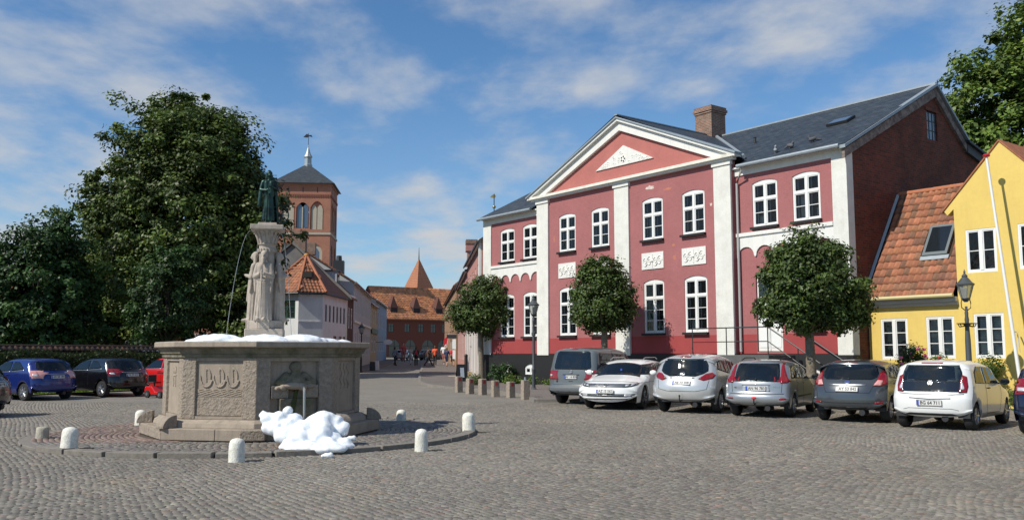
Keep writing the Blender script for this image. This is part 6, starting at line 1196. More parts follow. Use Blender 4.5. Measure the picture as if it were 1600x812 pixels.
    def handles(s, pts, m):
        for x, z in pts:
            for sd, pl in ((1, 'left'), (-1, 'right')):
                p, n, d = s.cast(pl, x, z); MB().box(-.085, -.012, -.013, .085, .012, .013).build('door_handle', m, s.t, loc=tuple(p + n * .012 if n.dot(d) < 0 else p - n * .012), bevel=.006)
    def towbar(s, z=.38):
        MB().tube([(.12, 0, z - .06), (-.06, 0, z - .08), (-.11, 0, z - .03), (-.11, 0, z + .04)], .018, 8).ball((-.11, 0, z + .06), .028).build('tow_bar', BLK, s.t, smooth=True)
    def wiper(s, v, u0=.0, u1=.32, dv=.05):
        p0, n0, _ = s.cast('rear', u0, v); p1, n1, _ = s.cast('rear', u1, v + dv); o = Vector((-.02, 0, 0)); MB().tube([p0 + o, p1 + o], .010, 5, .006).ball(tuple(p0 + o), .025).build('rear_wiper', BLK, s.t)

# --- small white hatchback
WP = paint('white_car_paint', (.74, .75, .74), 0, .3)
c = Car('small_hatchback', 'small white hatchback with glossy black tailgate parked between grey hatchback and right edge', 'car', (9.28 - .53 * .669, 19.78 - .53 * .743), 42, 3.54, 1.64, 1.48,
        [(.14, .26), (.03, .33), (0, .50), (.0, .68), (.07, .80), (.14, 1.0), (.24, 1.30), (.30, 1.41), (.50, 1.465), (1.1, 1.485), (1.8, 1.465), (2.15, 1.40), (2.5, 1.18), (2.82, .99), (3.1, .92), (3.38, .82), (3.50, .68), (3.54, .45), (3.46, .24)], (.53, 2.95), .29, .90, .16, WP, sill=.24, rp=.12, fp=.3)
c.decal('tailgate_panel', [(-.60, .80), (.60, .80), (.63, .93), (.63, 1.02), (-.63, 1.02), (-.63, .93)], 'rear', OPGL); c.decal('rear_window', [(-.63, 1.025), (.63, 1.025), (.60, 1.22), (.54, 1.365), (-.54, 1.365), (-.60, 1.22)], 'rear', CARGL)
c.sym('tail_lamp', [(.56, .78), (.70, .79), (.72, .92), (.685, 1.12), (.60, 1.16), (.575, 1.0)], 'rear', REDL, off=.012); c.sym('reversing_lamp', [(.585, .85), (.655, .85), (.655, .89), (.62, .89), (.62, 1.0), (.585, 1.0)], 'rear', CLRL, off=.018)
c.decal('high_brake_lamp', [(-.22, 1.395), (.22, 1.395), (.22, 1.418), (-.22, 1.418)], 'rear', REDL, off=.006); c.decal('bumper_grille', [(-.58, .30), (.58, .30), (.44, .35), (-.44, .35)], 'rear', BLK)
c.line([(-.66, .76), (-.45, .745), (.45, .745), (.66, .76)], 'rear', .012); c.line([(-.42, .665), (0, .645), (.42, .665)], 'rear', .016); c.line([(-.56, .42), (-.44, .45), (.44, .45), (.56, .42)], 'rear', .006); c.plate('rear', .565, 'BG 64 711'); c.badge_vw('rear', .985); c.wiper(1.06, .0, .3, .03)
c.sides('side_window', [(.55, .98), (1.22, .955), (1.22, 1.33), (.86, 1.34), (.62, 1.20)], CARGL); c.sides('door_window', [(1.28, .955), (2.52, .93), (2.25, 1.12), (2.02, 1.29), (1.28, 1.335)], CARGL)
for pts in ([(1.25, .30), (1.25, .95)], [(2.30, .34), (2.42, .70), (2.40, .93)], [(1.25, .32), (2.3, .32)]): c.line(pts, 'right'); c.line(pts, 'left')
c.decal('windscreen', [(2.17, -.53), (2.80, -.62), (2.80, .62), (2.17, .53)], 'top', CARGL, edge=.1); c.mirrors(2.38, .98, BLK); c.handles([(1.45, .86)], BLK)
# --- dark grey hatchback
GP = paint('dark_grey_metallic_paint', (.070, .080, .090), .45, .25)
c = Car('grey_hatchback', 'dark blue-grey hatchback with pink-white tail lamps left of the small white car', 'car', (8.18 - .55 * .574, 21.75 - .55 * .82), 35, 3.97, 1.72, 1.47,
        [(.20, .28), (.06, .33), (0, .48), (.02, .66), (.07, .82), (.16, .96), (.32, 1.12), (.50, 1.30), (.50, 1.40), (.62, 1.43), (1.2, 1.475), (1.9, 1.46), (2.3, 1.38), (2.75, 1.14), (3.12, .98), (3.5, .90), (3.8, .76), (3.94, .58), (3.96, .40), (3.84, .22)], (.72, 3.20), .30, .93, .19, GP, sill=.23, rp=.20, fp=.34)
c.decal('rear_window', [(-.52, 1.0), (.52, 1.0), (.62, 1.06), (.64, 1.14), (.55, 1.36), (-.55, 1.36), (-.64, 1.14), (-.62, 1.06)], 'rear', CARGL)
c.sym('tail_lamp', [(.56, .86), (.70, .84), (.84, .90), (.80, 1.06), (.72, 1.20), (.66, 1.17), (.63, 1.0)], 'rear', REDL, off=.008); c.sym('lower_tail_lamp', [(.57, .87), (.72, .86), (.74, .98), (.64, .99)], 'rear', ORL, off=.014); c.sym('reflector', [(.60, .44), (.78, .46), (.76, .51), (.60, .49)], 'rear', REDL, off=.008)
c.decal('high_brake_lamp', [(-.16, 1.385), (.16, 1.385), (.16, 1.41), (-.16, 1.41)], 'rear', REDL, off=.008); c.line([(-.42, .88), (.42, .88)], 'rear', .022, CHROME, 'chrome_strip', .01); c.line([(-.62, .98), (-.5, .70), (.5, .70), (.62, .98)], 'rear', .008); c.line([(-.76, .52), (-.5, .46), (.5, .46), (.76, .52)], 'rear', .008)
c.decal('diffuser', [(-.48, .32), (.48, .32), (.44, .37), (-.44, .37)], 'rear', BLK); c.plate('rear', .775, 'AY 53 842', eu=False); c.flat('badge', MB().lathe([(.045, 0), (.045, .006), (.03, .01)], 20, sx=1.5).mesh('badge', mat('blue_oval', (.03, .06, .2), .3)), 'rear', 0, .93, .01); c.wiper(1.02, -.02, .28, .04)
c.sides('side_window', [(.72, 1.06), (1.10, 1.02), (1.45, 1.0), (1.45, 1.34), (1.12, 1.33)], CARGL); c.sides('door_window', [(1.52, 1.0), (2.85, .97), (2.55, 1.12), (2.20, 1.30), (1.52, 1.345)], CARGL); c.line([(.70, 1.04), (1.5, .98), (2.9, .95)], 'right', .012, CHROME, 'chrome_strip', .008); c.line([(.95, 1.28), (1.5, 1.37), (2.2, 1.33), (2.6, 1.13)], 'right', .012, CHROME, 'chrome_strip', .008)
for pts in ([(1.48, .34), (1.48, 1.0)], [(2.55, .34), (2.68, .75), (2.7, .96)]): c.line(pts, 'right'); c.line(pts, 'left')
c.decal('windscreen', [(2.34, -.55), (3.06, -.64), (3.06, .64), (2.34, .55)], 'top', CARGL, edge=.1); c.mirrors(2.72, 1.0, GP); c.handles([(1.62, .88), (1.15, .90)], GP)
# --- silver estate
SP = paint('silver_blue_paint', (.34, .36, .38), .55, .3)
c = Car('silver_estate', 'silver-blue small estate with tall triangular red lamps and tow bar', 'car', (6.45 - .6 * .5, 23.45 - .6 * .866), 30, 4.03, 1.66, 1.46,
        [(.22, .28), (.05, .34), (.0, .46), (.03, .58), (.10, .62), (.11, .86), (.20, 1.02), (.42, 1.34), (.56, 1.42), (1.1, 1.465), (1.9, 1.45), (2.3, 1.38), (2.75, 1.14), (3.12, .95), (3.5, .86), (3.85, .70), (4.0, .50), (4.02, .38), (3.9, .22)], (.78, 3.22), .30, .90, .16, SP, sill=.23, rp=.12, fp=.36)
c.decal('rear_window', [(-.58, .90), (.58, .90), (.56, 1.15), (.52, 1.36), (-.52, 1.36), (-.56, 1.15)], 'rear', CARGL); c.sym('tail_lamp', [(.60, .86), (.82, .88), (.76, .97), (.67, 1.20), (.62, 1.36), (.57, 1.37), (.585, 1.1)], 'rear', REDL, off=.010)
c.sides('tail_lamp_side', [(.17, .90), (.46, .90), (.34, 1.02), (.24, 1.02)], REDL, off=.008); c.sym('reflector', [(.58, .455), (.74, .455), (.74, .495), (.58, .495)], 'rear', REDL, off=.008)
c.line([(-.68, .60), (.68, .60)], 'rear', .012); c.line([(-.64, .87), (-.62, .63)], 'rear', .008); c.line([(.64, .87), (.62, .63)], 'rear', .008); c.decal('plate_recess', [(-.36, .66), (.36, .66), (.33, .80), (-.33, .80)], 'rear', mat('silver_shade_paint', (.36, .39, .42), .5, .4)); c.line([(-.36, .81), (.36, .81)], 'rear', .014, BLK); c.plate('rear', .73, 'AN 96 783')
c.flat('badge', MB().prismz([(-.012, -.03), (.0, -.035), (.012, -.02), (.004, .0), (.014, .02), (.006, .04), (-.008, .03), (-.016, .01), (-.004, -.004)], 0, .006).mesh('badge', CHROME), 'rear', 0, .865, .008); c.towbar(.42); c.wiper(.96, .0, .3, .05)
MB().ball((-.11, 0, .50), .04, sc=(1, 1.6, 1)).build('tow_ball_cover', mat('red_rubber_cover', (.6, .03, .05), .5), c.t)
for u, v_, tx in ((-.53, .745, 'HDi'), (.50, .78, '206 SW')): c.flat('lettering', text_mesh(tx, .045, CHROME if u > 0 else PLR), 'rear', -u, v_, .008)
c.sides('side_window', [(.55, .98), (1.05, .97), (1.05, 1.30), (.74, 1.28)], CARGL); c.sides('side_window', [(1.11, .97), (1.72, .96), (1.72, 1.325), (1.11, 1.31)], CARGL); c.sides('door_window', [(1.78, .96), (2.92, .93), (2.6, 1.10), (2.26, 1.29), (1.78, 1.325)], CARGL)
for pts in ([(1.08, .50), (1.08, .95)], [(1.75, .32), (1.75, .96)], [(2.72, .34), (2.80, .70), (2.8, .93)]): c.line(pts, 'right'); c.line(pts, 'left')
c.decal('windscreen', [(2.34, -.53), (3.06, -.62), (3.06, .62), (2.34, .53)], 'top', CARGL, edge=.1); c.mirrors(2.78, .98, BLK); c.handles([(1.9, .86), (1.3, .87)], SP); c.sides('side_moulding', [(1.0, .50), (2.7, .50), (2.7, .54), (1.0, .54)], BLK, off=.008)
for y in (-.5, .5): MB().tube([(.7, y, 1.44), (1.0, y, 1.50), (1.9, y, 1.50), (2.1, y, 1.44)], .014, 6).build('roof_rail', BLK, c.t, smooth=True)
# --- silver compact MPV
SV = paint('silver_paint', (.56, .57, .57), .45, .26)
c = Car('silver_minivan', 'silver rounded compact minivan with wedge red lamps beside the white estate', 'car', (4.82 - .5 * .5, 24.95 - .5 * .866), 30, 4.29, 1.80, 1.60,
        [(.22, .30), (.06, .34), (.0, .50), (.0, .72), (.07, .86), (.14, .98), (.22, 1.12), (.36, 1.42), (.40, 1.50), (.58, 1.55), (1.2, 1.61), (2.0, 1.59), (2.4, 1.51), (2.9, 1.26), (3.3, 1.05), (3.7, .95), (4.08, .78), (4.26, .58), (4.29, .40), (4.15, .22)], (.80, 3.44), .32, 1.0, .19, SV, sill=.25, rp=.20, fp=.38)
c.decal('rear_window', [(-.36, .99), (.36, .99), (.56, 1.06), (.67, 1.14), (.65, 1.30), (.56, 1.47), (-.56, 1.47), (-.65, 1.30), (-.67, 1.14), (-.56, 1.06)], 'rear', CARGL)
c.sym('tail_lamp', [(.44, .93), (.58, .88), (.80, .94), (.85, 1.03), (.76, 1.10), (.62, 1.07)], 'rear', REDL, off=.008); c.decal('high_brake_lamp', [(-.15, 1.505), (.15, 1.505), (.14, 1.545), (-.14, 1.545)], 'rear', REDL, off=.008); c.line([(-.34, .955), (.34, .955)], 'rear', .026, CHROME, 'chrome_strip', .010)
c.line([(-.72, .90), (-.68, .66), (-.4, .60), (.4, .60), (.68, .66), (.72, .90)], 'rear', .009); c.line([(-.80, .44), (-.5, .36), (.5, .36), (.80, .44)], 'rear', .010); c.plate('rear', .82, 'AE 73 308'); b = c.flat('badge', MB().lathe([(.07, 0), (.07, .01), (.058, .014), (.056, .003)], 24, cap=False).mesh('badge', CHROME, True), 'rear', 0, 1.045, .014); inst('badge_emblem', MB().prismz([(-.075, .008), (0, .022), (.005, .008), (.075, -.006), (0, -.022), (-.005, -.008)], .004, .012).mesh('badge_emblem', CHROME), b)
c.towbar(.42); c.sides('side_window', [(.62, 1.18), (1.02, 1.13), (1.55, 1.06), (1.55, 1.42), (1.05, 1.43), (.78, 1.38)], CARGL); c.sides('door_window', [(1.61, 1.055), (3.0, 1.02), (2.7, 1.22), (2.35, 1.39), (1.61, 1.425)], CARGL)
for pts in ([(1.58, .34), (1.58, 1.05)], [(2.75, .36), (2.88, .8), (2.9, 1.0)], [(.85, .75), (1.6, .72), (2.85, .66)]): c.line(pts, 'right'); c.line(pts, 'left')
c.decal('windscreen', [(2.44, -.56), (3.25, -.68), (3.25, .68), (2.44, .56)], 'top', CARGL, edge=.1); c.mirrors(2.85, 1.08, SV); c.handles([(1.72, .92), (1.45, .94)], CHROME); MB().tube([(.55, -.22, 1.56), (.35, -.22, 1.78)], .006, 5).build('aerial', BLK, c.t)
# --- grey van
GV = paint('slate_grey_paint', (.100, .115, .122), 0, .35)
c = Car('grey_van', 'slate grey boxy passenger van parked leftmost in the right-hand row', 'van', (2.03 - .35 * .56, 29.05 - .35 * .83), 34, 4.40, 1.78, 1.82,
        [(.18, .34), (.04, .36), (-.02, .42), (-.02, .58), (.06, .62), (.07, .90), (.10, 1.10), (.20, 1.55), (.26, 1.74), (.42, 1.80), (1.2, 1.83), (2.2, 1.81), (2.6, 1.74), (3.05, 1.42), (3.38, 1.16), (3.8, 1.05), (4.18, .90), (4.36, .68), (4.40, .45), (4.28, .26)], (.80, 3.48), .32, 1.08, .13, GV, sill=.27, rp=.09, fp=.34, corner=.06)
c.decal('rear_window', [(-.64, 1.12), (.64, 1.12), (.68, 1.2), (.60, 1.66), (.52, 1.70), (-.52, 1.70), (-.60, 1.66), (-.68, 1.2)], 'rear', CARGL); c.sym('tail_lamp', [(.71, .80), (.87, .80), (.85, 1.09), (.72, 1.09)], 'rear', REDL, off=.008); c.sym('reversing_lamp', [(.73, .90), (.84, .90), (.84, .96), (.73, .96)], 'rear', CLRL, off=.014); c.sides('tail_lamp_side', [(.09, .80), (.24, .80), (.22, 1.09), (.13, 1.09)], REDL, off=.008)
c.decal('bumper_band', [(-.86, .42), (.86, .42), (.86, .58), (-.86, .58)], 'rear', mat('grey_bumper', (.10, .11, .12), .6)); c.decal('high_brake_lamp', [(-.12, 1.755), (.12, 1.755), (.12, 1.785), (-.12, 1.785)], 'rear', REDL, off=.006)
c.line([(-.68, .64), (.68, .64)], 'rear', .010); c.line([(-.70, .64), (-.70, 1.14)], 'rear', .008); c.line([(.70, .64), (.70, 1.14)], 'rear', .008); c.line([(-.30, .955), (.30, .955)], 'rear', .024, BLK); c.plate('rear', .88, 'AF 14 800', w=.44); c.badge_vw('rear', 1.045, .055); c.line([(-.07, .75), (.07, .75)], 'rear', .02, BLK)
c.sides('side_window', [(.45, 1.16), (1.35, 1.14), (1.35, 1.62), (.52, 1.64)], CARGL); c.sides('side_window', [(1.42, 1.14), (2.22, 1.12), (2.22, 1.61), (1.42, 1.62)], CARGL); c.sides('door_window', [(2.29, 1.12), (3.30, 1.08), (3.02, 1.28), (2.62, 1.60), (2.29, 1.61)], CARGL)
for pts in ([(1.38, .40), (1.38, 1.7)], [(2.25, .36), (2.25, 1.12)], [(3.05, .38), (3.12, 1.06)], [(.3, .86), (3.1, .80)]): c.line(pts, 'right', .010)
c.decal('windscreen', [(2.64, -.60), (3.34, -.72), (3.34, .72), (2.64, .60)], 'top', CARGL, edge=.1); c.mirrors(3.0, 1.16, BLK, 1.15); c.handles([(2.4, .98), (1.5, .98)], GV)
for i in range(6): a = i * PI / 3
MB().box(-.004, 0, 0, 0, .001, .001)
c.flat('wheelchair_decal', MB().lathe([(.035, 0), (.035, .003), (.026, .004), (.026, .001)], 14).tube([(-.01, .03, .002), (-.005, .07, .002), (.02, .04, .002), (.035, .0, .002)], .005, 4).mesh('wheelchair_decal', BLK), 'rear', .52, .74, .004)
# --- white estate facing the camera
PW_ = paint('bright_white_paint', (.78, .79, .78), 0, .28)
hx, hy = -math.sin(math.radians(24)), -math.cos(math.radians(24)); fx, fy = 2.98, 26.75
c = Car('white_estate', 'white estate car facing the camera with chrome grille and dark headlamps', 'car', (fx - hx * 4.0, fy - hy * 4.0), 204, 4.77, 1.85, 1.44,
        [(.20, .28), (.02, .34), (0, .55), (.06, .85), (.20, 1.02), (.62, 1.31), (.85, 1.38), (1.6, 1.44), (2.3, 1.43), (2.75, 1.355), (3.15, 1.17), (3.55, .975), (3.9, .915), (4.3, .835), (4.58, .75), (4.70, .66), (4.75, .54), (4.77, .40), (4.75, .30), (4.68, .22)], (.95, 3.74), .335, .93, .19, PW_, RIMD, sill=.20, rp=.14, fp=.25, barrel=.03)
c.decal('grille', [(-.54, .64), (.54, .64), (.56, .735), (-.56, .735)], 'front', BLK, off=.006)
for z in (.66, .695, .730): c.line([(-.54, z), (.54, z)], 'front', .017, CHROME, 'grille_bar', .012)
c.sym('headlamp', [(.50, .635), (.72, .655), (.84, .70), (.86, .755), (.70, .75), (.52, .737)], 'front', mat('smoked_headlamp', (.10, .11, .12), .08, coat=1, metal=.5), off=.010); c.sym('headlamp_lens', [(.56, .665), (.64, .67), (.65, .72), (.56, .715)], 'front', CLRL, off=.016); c.sym('headlamp_lens', [(.69, .68), (.76, .69), (.77, .735), (.70, .73)], 'front', CLRL, off=.016)
c.decal('lower_grille', [(-.80, .38), (.80, .38), (.84, .46), (-.84, .46)], 'front', BLK, off=.006); c.line([(-.82, .425), (.82, .425)], 'front', .014, CHROME, 'chrome_strip', .012); c.sym('fog_lamp', [(.55, .39), (.72, .39), (.74, .45), (.55, .45)], 'front', CLRL, off=.012); c.line([(-.70, .31), (.70, .31)], 'front', .03, BLK)
c.plate('front', .525, 'AZ 15 562', off=.03); c.badge_vw('front', .685, .062, .022); c.line([(-.80, .775), (-.45, .80), (.45, .80), (.80, .775)], 'front', .008)
c.decal('windscreen', [(2.80, -.57), (3.55, -.70), (3.60, 0), (3.55, .70), (2.80, .57), (2.76, 0)], 'top', CARGL, edge=.1)
c.sides('door_window', [(2.15, 1.0), (3.42, .98), (3.12, 1.13), (2.78, 1.28), (2.15, 1.335)], CARGL); c.sides('side_window', [(1.25, 1.02), (2.08, 1.0), (2.08, 1.335), (1.25, 1.32)], CARGL); c.sides('side_window', [(.60, 1.05), (1.18, 1.02), (1.18, 1.31), (.88, 1.27)], CARGL)
for pts in ([(2.12, .30), (2.12, 1.0)], [(3.2, .32), (3.32, .7), (3.3, .96)], [(.5, .80), (3.3, .78), (4.2, .76)]): c.line(pts, 'left'); c.line(pts, 'right')
c.mirrors(3.18, 1.04, PW_, 1.1); c.handles([(2.28, .86), (1.4, .87)], PW_)
for y in (-.52, .52): MB().tube([(.9, y, 1.44), (1.1, y, 1.49), (2.3, y, 1.49), (2.55, y, 1.42)], .014, 6).build('roof_rail', CHROME, c.t, smooth=True)
MB().box(3.35, .05, 1.10, 3.37, .10, 1.16).build('parking_disc', PLB, c.t)
# --- dark cars: right edge and the left-hand row
NB = paint('midnight_blue_paint', (.008, .012, .035), .2, .25)
def hatch(name, label, pos, A, pm, lamp=REDL, L=3.97, Wd=1.72, H=1.46, txt='AX 30 207', grp=None, rim=None, lampy=(.58, .83, .74, 1.02)):
    c = Car(name, label, 'car', pos, A, L, Wd, H, [(.18, .28), (.04, .33), (0, .50), (.03, .70), (.08, .88), (.18, 1.02), (.40, 1.32), (.50, 1.40), (.64, 1.43), (1.2, 1.46), (1.9, 1.45), (2.3, 1.37), (2.75, 1.14), (3.12, .97), (3.5, .89), (3.8, .76), (3.94, .58), (3.96, .40), (3.84, .22)], (.70, 3.22), .30, .93, .18, pm, rim, sill=.22, rp=.18, fp=.34, group=grp)
    y0, y1, z0, z1 = lampy; c.decal('rear_window', [(-.50, 1.02), (.50, 1.02), (.62, 1.08), (.54, 1.34), (-.54, 1.34), (-.62, 1.08)], 'rear', CARGL); c.sym('tail_lamp', [(y0, z0 + .03), (y1 - .02, z0), (y1, z1), (y0 + .06, z1 - .02)], 'rear', lamp, off=.008); c.sides('tail_lamp_side', [(.10, z0), (.32, z0 + .08), (.42, z1), (.16, z1)], lamp, off=.008); c.sym('reversing_lamp', [(y0 + .05, z0 + .08), (y1 - .06, z0 + .08), (y1 - .06, z0 + .15), (y0 + .06, z0 + .15)], 'rear', CLRL, off=.014)
    c.plate('rear', .80, txt); c.line([(-.62, 1.0), (-.55, .66), (.55, .66), (.62, 1.0)], 'rear', .008); c.line([(-.4, .90), (.4, .90)], 'rear', .014, CHROME, 'chrome_strip', .008); c.wiper(1.04)
    c.sides('side_window', [(.72, 1.06), (1.10, 1.02), (1.45, 1.0), (1.45, 1.33), (1.12, 1.32)], CARGL); c.sides('door_window', [(1.52, 1.0), (2.85, .97), (2.55, 1.12), (2.20, 1.30), (1.52, 1.335)], CARGL)
    for pts in ([(1.48, .34), (1.48, 1.0)], [(2.55, .34), (2.68, .75), (2.7, .96)]): c.line(pts, 'right'); c.line(pts, 'left')
    c.line([(.70, 1.04), (1.5, .98), (2.9, .95)], 'left', .012, CHROME, 'chrome_strip', .008); c.decal('windscreen', [(2.34, -.55), (3.06, -.64), (3.06, .64), (2.34, .55)], 'top', CARGL, edge=.1); c.mirrors(2.72, 1.0, pm); c.handles([(1.62, .88), (1.15, .90)], pm); return c
hatch('dark_blue_car', 'midnight blue car with red and white tail lamp cut off at right edge', (10.56, 17.5), 42, NB, L=3.9, txt='BH 21 350', lampy=(.56, .83, .78, 1.12))
hatch('blue_hatchback', 'royal blue hatchback parked tail-out under the trees at left', (-15.7, 31.3), -60, paint('royal_blue_paint', (.010, .025, .16), .3, .25), ORL, txt='AX 28 184')
hatch('black_hatchback', 'black hatchback between the blue hatchback and the red car', (-14.0, 33.4), -58, paint('black_paint', (.006, .006, .008), .2, .22), txt='YK 93 612', L=4.2)
hatch('red_car', 'bright red car half hidden behind the left side of the fountain', (-12.2, 35.7), -58, paint('bright_red_paint', (.55, .012, .012), 0, .25), txt='BD 47 921')
hatch('black_car', 'black car cut off by the left edge of the picture', (-13.15, 23.3), -88, paint('near_black_paint', (.010, .011, .014), .2, .22), txt='CE 60 118')
hatch('silver_hatchback', 'small silver van-like car parked across the street end', (-14.6, 118), 8, SV, txt='DA 11 402', H=1.46)
hatch('taupe_car', 'dull taupe car standing beside the silver one at the street end', (-12.4, 120), 60, paint('taupe_paint', (.10, .09, .08), .3, .3), txt='BS 77 300')
for c in ALLCARS: c.interior(.75 if c.L > 3.6 else .62, c.L * .49)
# red mobility scooter beside the black car
ms = thing('mobility_scooter', 'small red mobility scooter parked beside the fountain, seen at its left edge', 'scooter', tuple(ground_at(247, 621)), -.6)
MB().prism([(-.45, .12), (.35, .12), (.45, .22), (.1, .24), (-.1, .42), (-.5, .42), (-.55, .25)], -.22, .22).build('body', MATS['bright_red_paint'], ms, bevel=.03)
for x, r in ((-.32, .14), (.42, .13)):
    for sd in (-.22, .22): w_ = MB().lathe([(.05, -.04), (r, -.035), (r, .035), (.05, .04)], 20, ax='y').build('wheel', TYRE, ms, smooth=True, loc=(x, sd, r)); MB().lathe([(.06, -.045), (.06, .045)], 12, ax='y').build('hub', RIM, w_)
MB().box(-.40, -.17, .52, -.08, .17, .58).box(-.43, -.17, .56, -.37, .17, .82).build('seat', BLK, ms, bevel=.02); MB().tube([(-.25, 0, .4), (-.25, 0, .56)], .03).build('seat_post', BLK, ms); MB().tube([(.42, 0, .2), (.30, 0, .85), (.22, 0, .92)], .03, 8).tube([(.26, -.25, .9), (.26, .25, .9)], .016, 6).build('tiller', BLK, ms)
# ---------------------------------------------------------------- street furniture
def lantern(parent, z0, s=1.0, m=LAMPGREY):
    gl = glass_mat('lantern_glass', (.55, .55, .50), .62, .15); n = 6
    MB().lathe([(.045 * s, z0 - .10 * s), (.11 * s, z0 - .03 * s), (.135 * s, z0), (.12 * s, z0 + .02 * s)], 12).build('lantern_base', m, parent, smooth=True)
    MB().lathe([(.125 * s, z0 + .02 * s), (.235 * s, z0 + .40 * s)], n, cap=False).build('lantern_glass', gl, parent)
    fr = MB()
    for k in range(n):
        a = 2 * PI * k / n; fr.tube([(.127 * s * math.cos(a), .127 * s * math.sin(a), z0 + .02 * s), (.237 * s * math.cos(a), .237 * s * math.sin(a), z0 + .40 * s)], .010 * s, 4)
    fr.build('lantern_frame', m, parent)['kind'] = 'stuff'
    MB().lathe([(.26 * s, z0 + .39 * s), (.265 * s, z0 + .42 * s), (.20 * s, z0 + .47 * s), (.10 * s, z0 + .60 * s), (.075 * s, z0 + .62 * s), (.085 * s, z0 + .66 * s), (.04 * s, z0 + .72 * s), (.02 * s, z0 + .74 * s), (.035 * s, z0 + .77 * s), (.004, z0 + .86 * s)], 12).build('lantern_cap', m, parent, smooth=True)
    MB().lathe([(.03 * s, z0), (.03 * s, z0 + .12 * s), (.055 * s, z0 + .15 * s), (.055 * s, z0 + .28 * s), (.01, z0 + .32 * s)], 10).build('bulb', mat('frosted_bulb', (.75, .74, .70), .4), parent, smooth=True)
def lamp(label, x, y, h, s=1.0, ornate=False, m=LAMPGREY):
    t = thing('street_lamp', label, 'street lamp', (x, y, gz(x, y)), .3, None); zl = h - .86 * s
    if ornate:
        MB().lathe([(.15, 0), (.15, .5), (.10, .55), (.085, .7), (.075, 2.0), (.055, zl - .78), (.09, zl - .77), (.09, zl - .73), (.05, zl - .70), (.06, zl - .6), (.045, zl - .5), (.05, zl - .40), (.035, zl - .34), (.035, zl - .22)], 16).build('post', m, t, smooth=True)
        MB().lathe([(.05, zl - .74), (.26, zl - .72), (.28, zl - .70), (.05, zl - .69)], 16).build('collar_plate', m, t); 
        for k in range(6): a = 2 * PI * k / 6; MB().tube([(.08 * math.cos(a), .08 * math.sin(a), zl - .78), (.2 * math.cos(a), .2 * math.sin(a), zl - .80), (.24 * math.cos(a), .24 * math.sin(a), zl - .73)], .016, 5).build('scroll', m, t)
        for k in (0, 1): a = PI * k; MB().tube([(.03 * math.cos(a), .03 * math.sin(a), zl - .34), (.16 * math.cos(a), .16 * math.sin(a), zl - .26), (.17 * math.cos(a), .17 * math.sin(a), zl - .12), (.13 * math.cos(a), .13 * math.sin(a), zl + .01)], .014, 6).build('bracket', m, t)
    else: MB().lathe([(.13, 0), (.12, .12), (.075, .16), (.070, .9), (.078, .92), (.062, .96), (.055, zl - .9), (.085, zl - .88), (.085, zl - .76), (.05, zl - .74), (.045, zl - .30), (.06, zl - .28), (.04, zl - .1)], 14).build('post', m, t, smooth=True)
    lantern(t, zl, s, m); return t
q = ground_at(834, 611); lamp('slim grey street lamp with glass lantern standing left of the grey van', q.x, q.y, 4.0, .95)
lamp('ornate street lamp with scrolled collar in front of the yellow house', 12.95, 25.55, 4.03, .98, True)
q = at(560, 552, 64); lamp('distant dark street lamp on the left pavement beside the white corner house', q.x + .2, q.y, 3.6, .95, False, IRON)
for i, (px, py, dpx) in enumerate(((717, 612.5, 9), (734, 615, 8), (754, 616.5, 9), (774, 619.6, 9.5), (798, 621, 10), (821, 624, 10.5))):
    q = ground_at(px, py); h = (.66, .62, .63, .62, .60, .70)[i]; w = .135
    mb = MB().prismz([(-w * .95, -w), (w, -w * .9), (w * .95, w), (-w, w * .92)], 0, h, .06)
    o = mb.build('granite_post', GRANITE_R, smooth=False, bevel=.02); o.location = (q.x, q.y, q.z - .02); o.rotation_euler = (random.uniform(-.03, .03), random.uniform(-.03, .03), .5 + random.uniform(-.1, .1))
    t = tag(o, ('leftmost rough granite post of the row, nearest the street', 'second granite post from the left, below the tree trunk', 'third granite post, in front of the leafy shoots', 'fourth granite post, in front of the round shrub', 'fifth granite post, second from the lamp', 'granite post nearest the slim street lamp, with small metal cap')[i], 'post', 'rough granite posts along the pavement edge')
    MB().box(-.055, -w - .004, h * .72, .055, -w + .02, h * .93).build('red_reflector', mat('faded_red_reflector', (.32, .04, .035), .5), o) if i < 5 else MB().lathe([(.04, 0), (.04, .10)], 8).build('metal_cap', ZINC, o, loc=(0, 0, h))
# signs and boards in the street
t = thing('sandwich_board', 'black framed sandwich board with white picture on the right pavement', 'sign board', tuple(ground_at(721, 598) + Vector((0, 0, .09))), .35); t.scale = (.72, .72, .78)
bd = MB().prismx([(-.28, 0), (-.24, 0), (0, 1.1), (-.03, 1.1)], -.36, .36).build('board', BLK, t); MB().prismx([(.28, 0), (.24, 0), (0, 1.1), (.03, 1.1)], -.36, .36).build('board', BLK, t); MB().prismx([(-.262, .25), (-.257, .25), (-.105, .88), (-.11, .88)], -.14, .14).build('poster', mat('pale_poster', (.4, .45, .5), .6), bd)
p = at(707, 527, 55); t = thing('hanging_sign', 'black hanging shop sign above white vertical board on the right', 'sign', tuple(p), -.1); MB().box(-.35, -.03, -.05, .25, .03, .18).build('sign_panel', BLK, t); MB().tube([(-.55, 0, .3), (1.6, 0, .3)], .02).build('bracket', IRON, t); MB().box(.0, -.035, -.7, .22, .035, -.1).box(.02, -.04, -1.3, .20, .04, -.76).build('lower_panel', WFRAME, t)['kind'] = 'stuff'
p = at(606, 534, 88); t = thing('oval_sign', 'small white oval sign on thin bracket at the left street row', 'sign', tuple(p), 0); MB().lathe([(.42, -.04), (.42, .04)], 20, ax='y').build('sign_panel', WFRAME, t).scale = (1, 1, .62); MB().tube([(-1.2, 0, 0), (-.4, 0, 0)], .03).build('bracket', IRON, t)
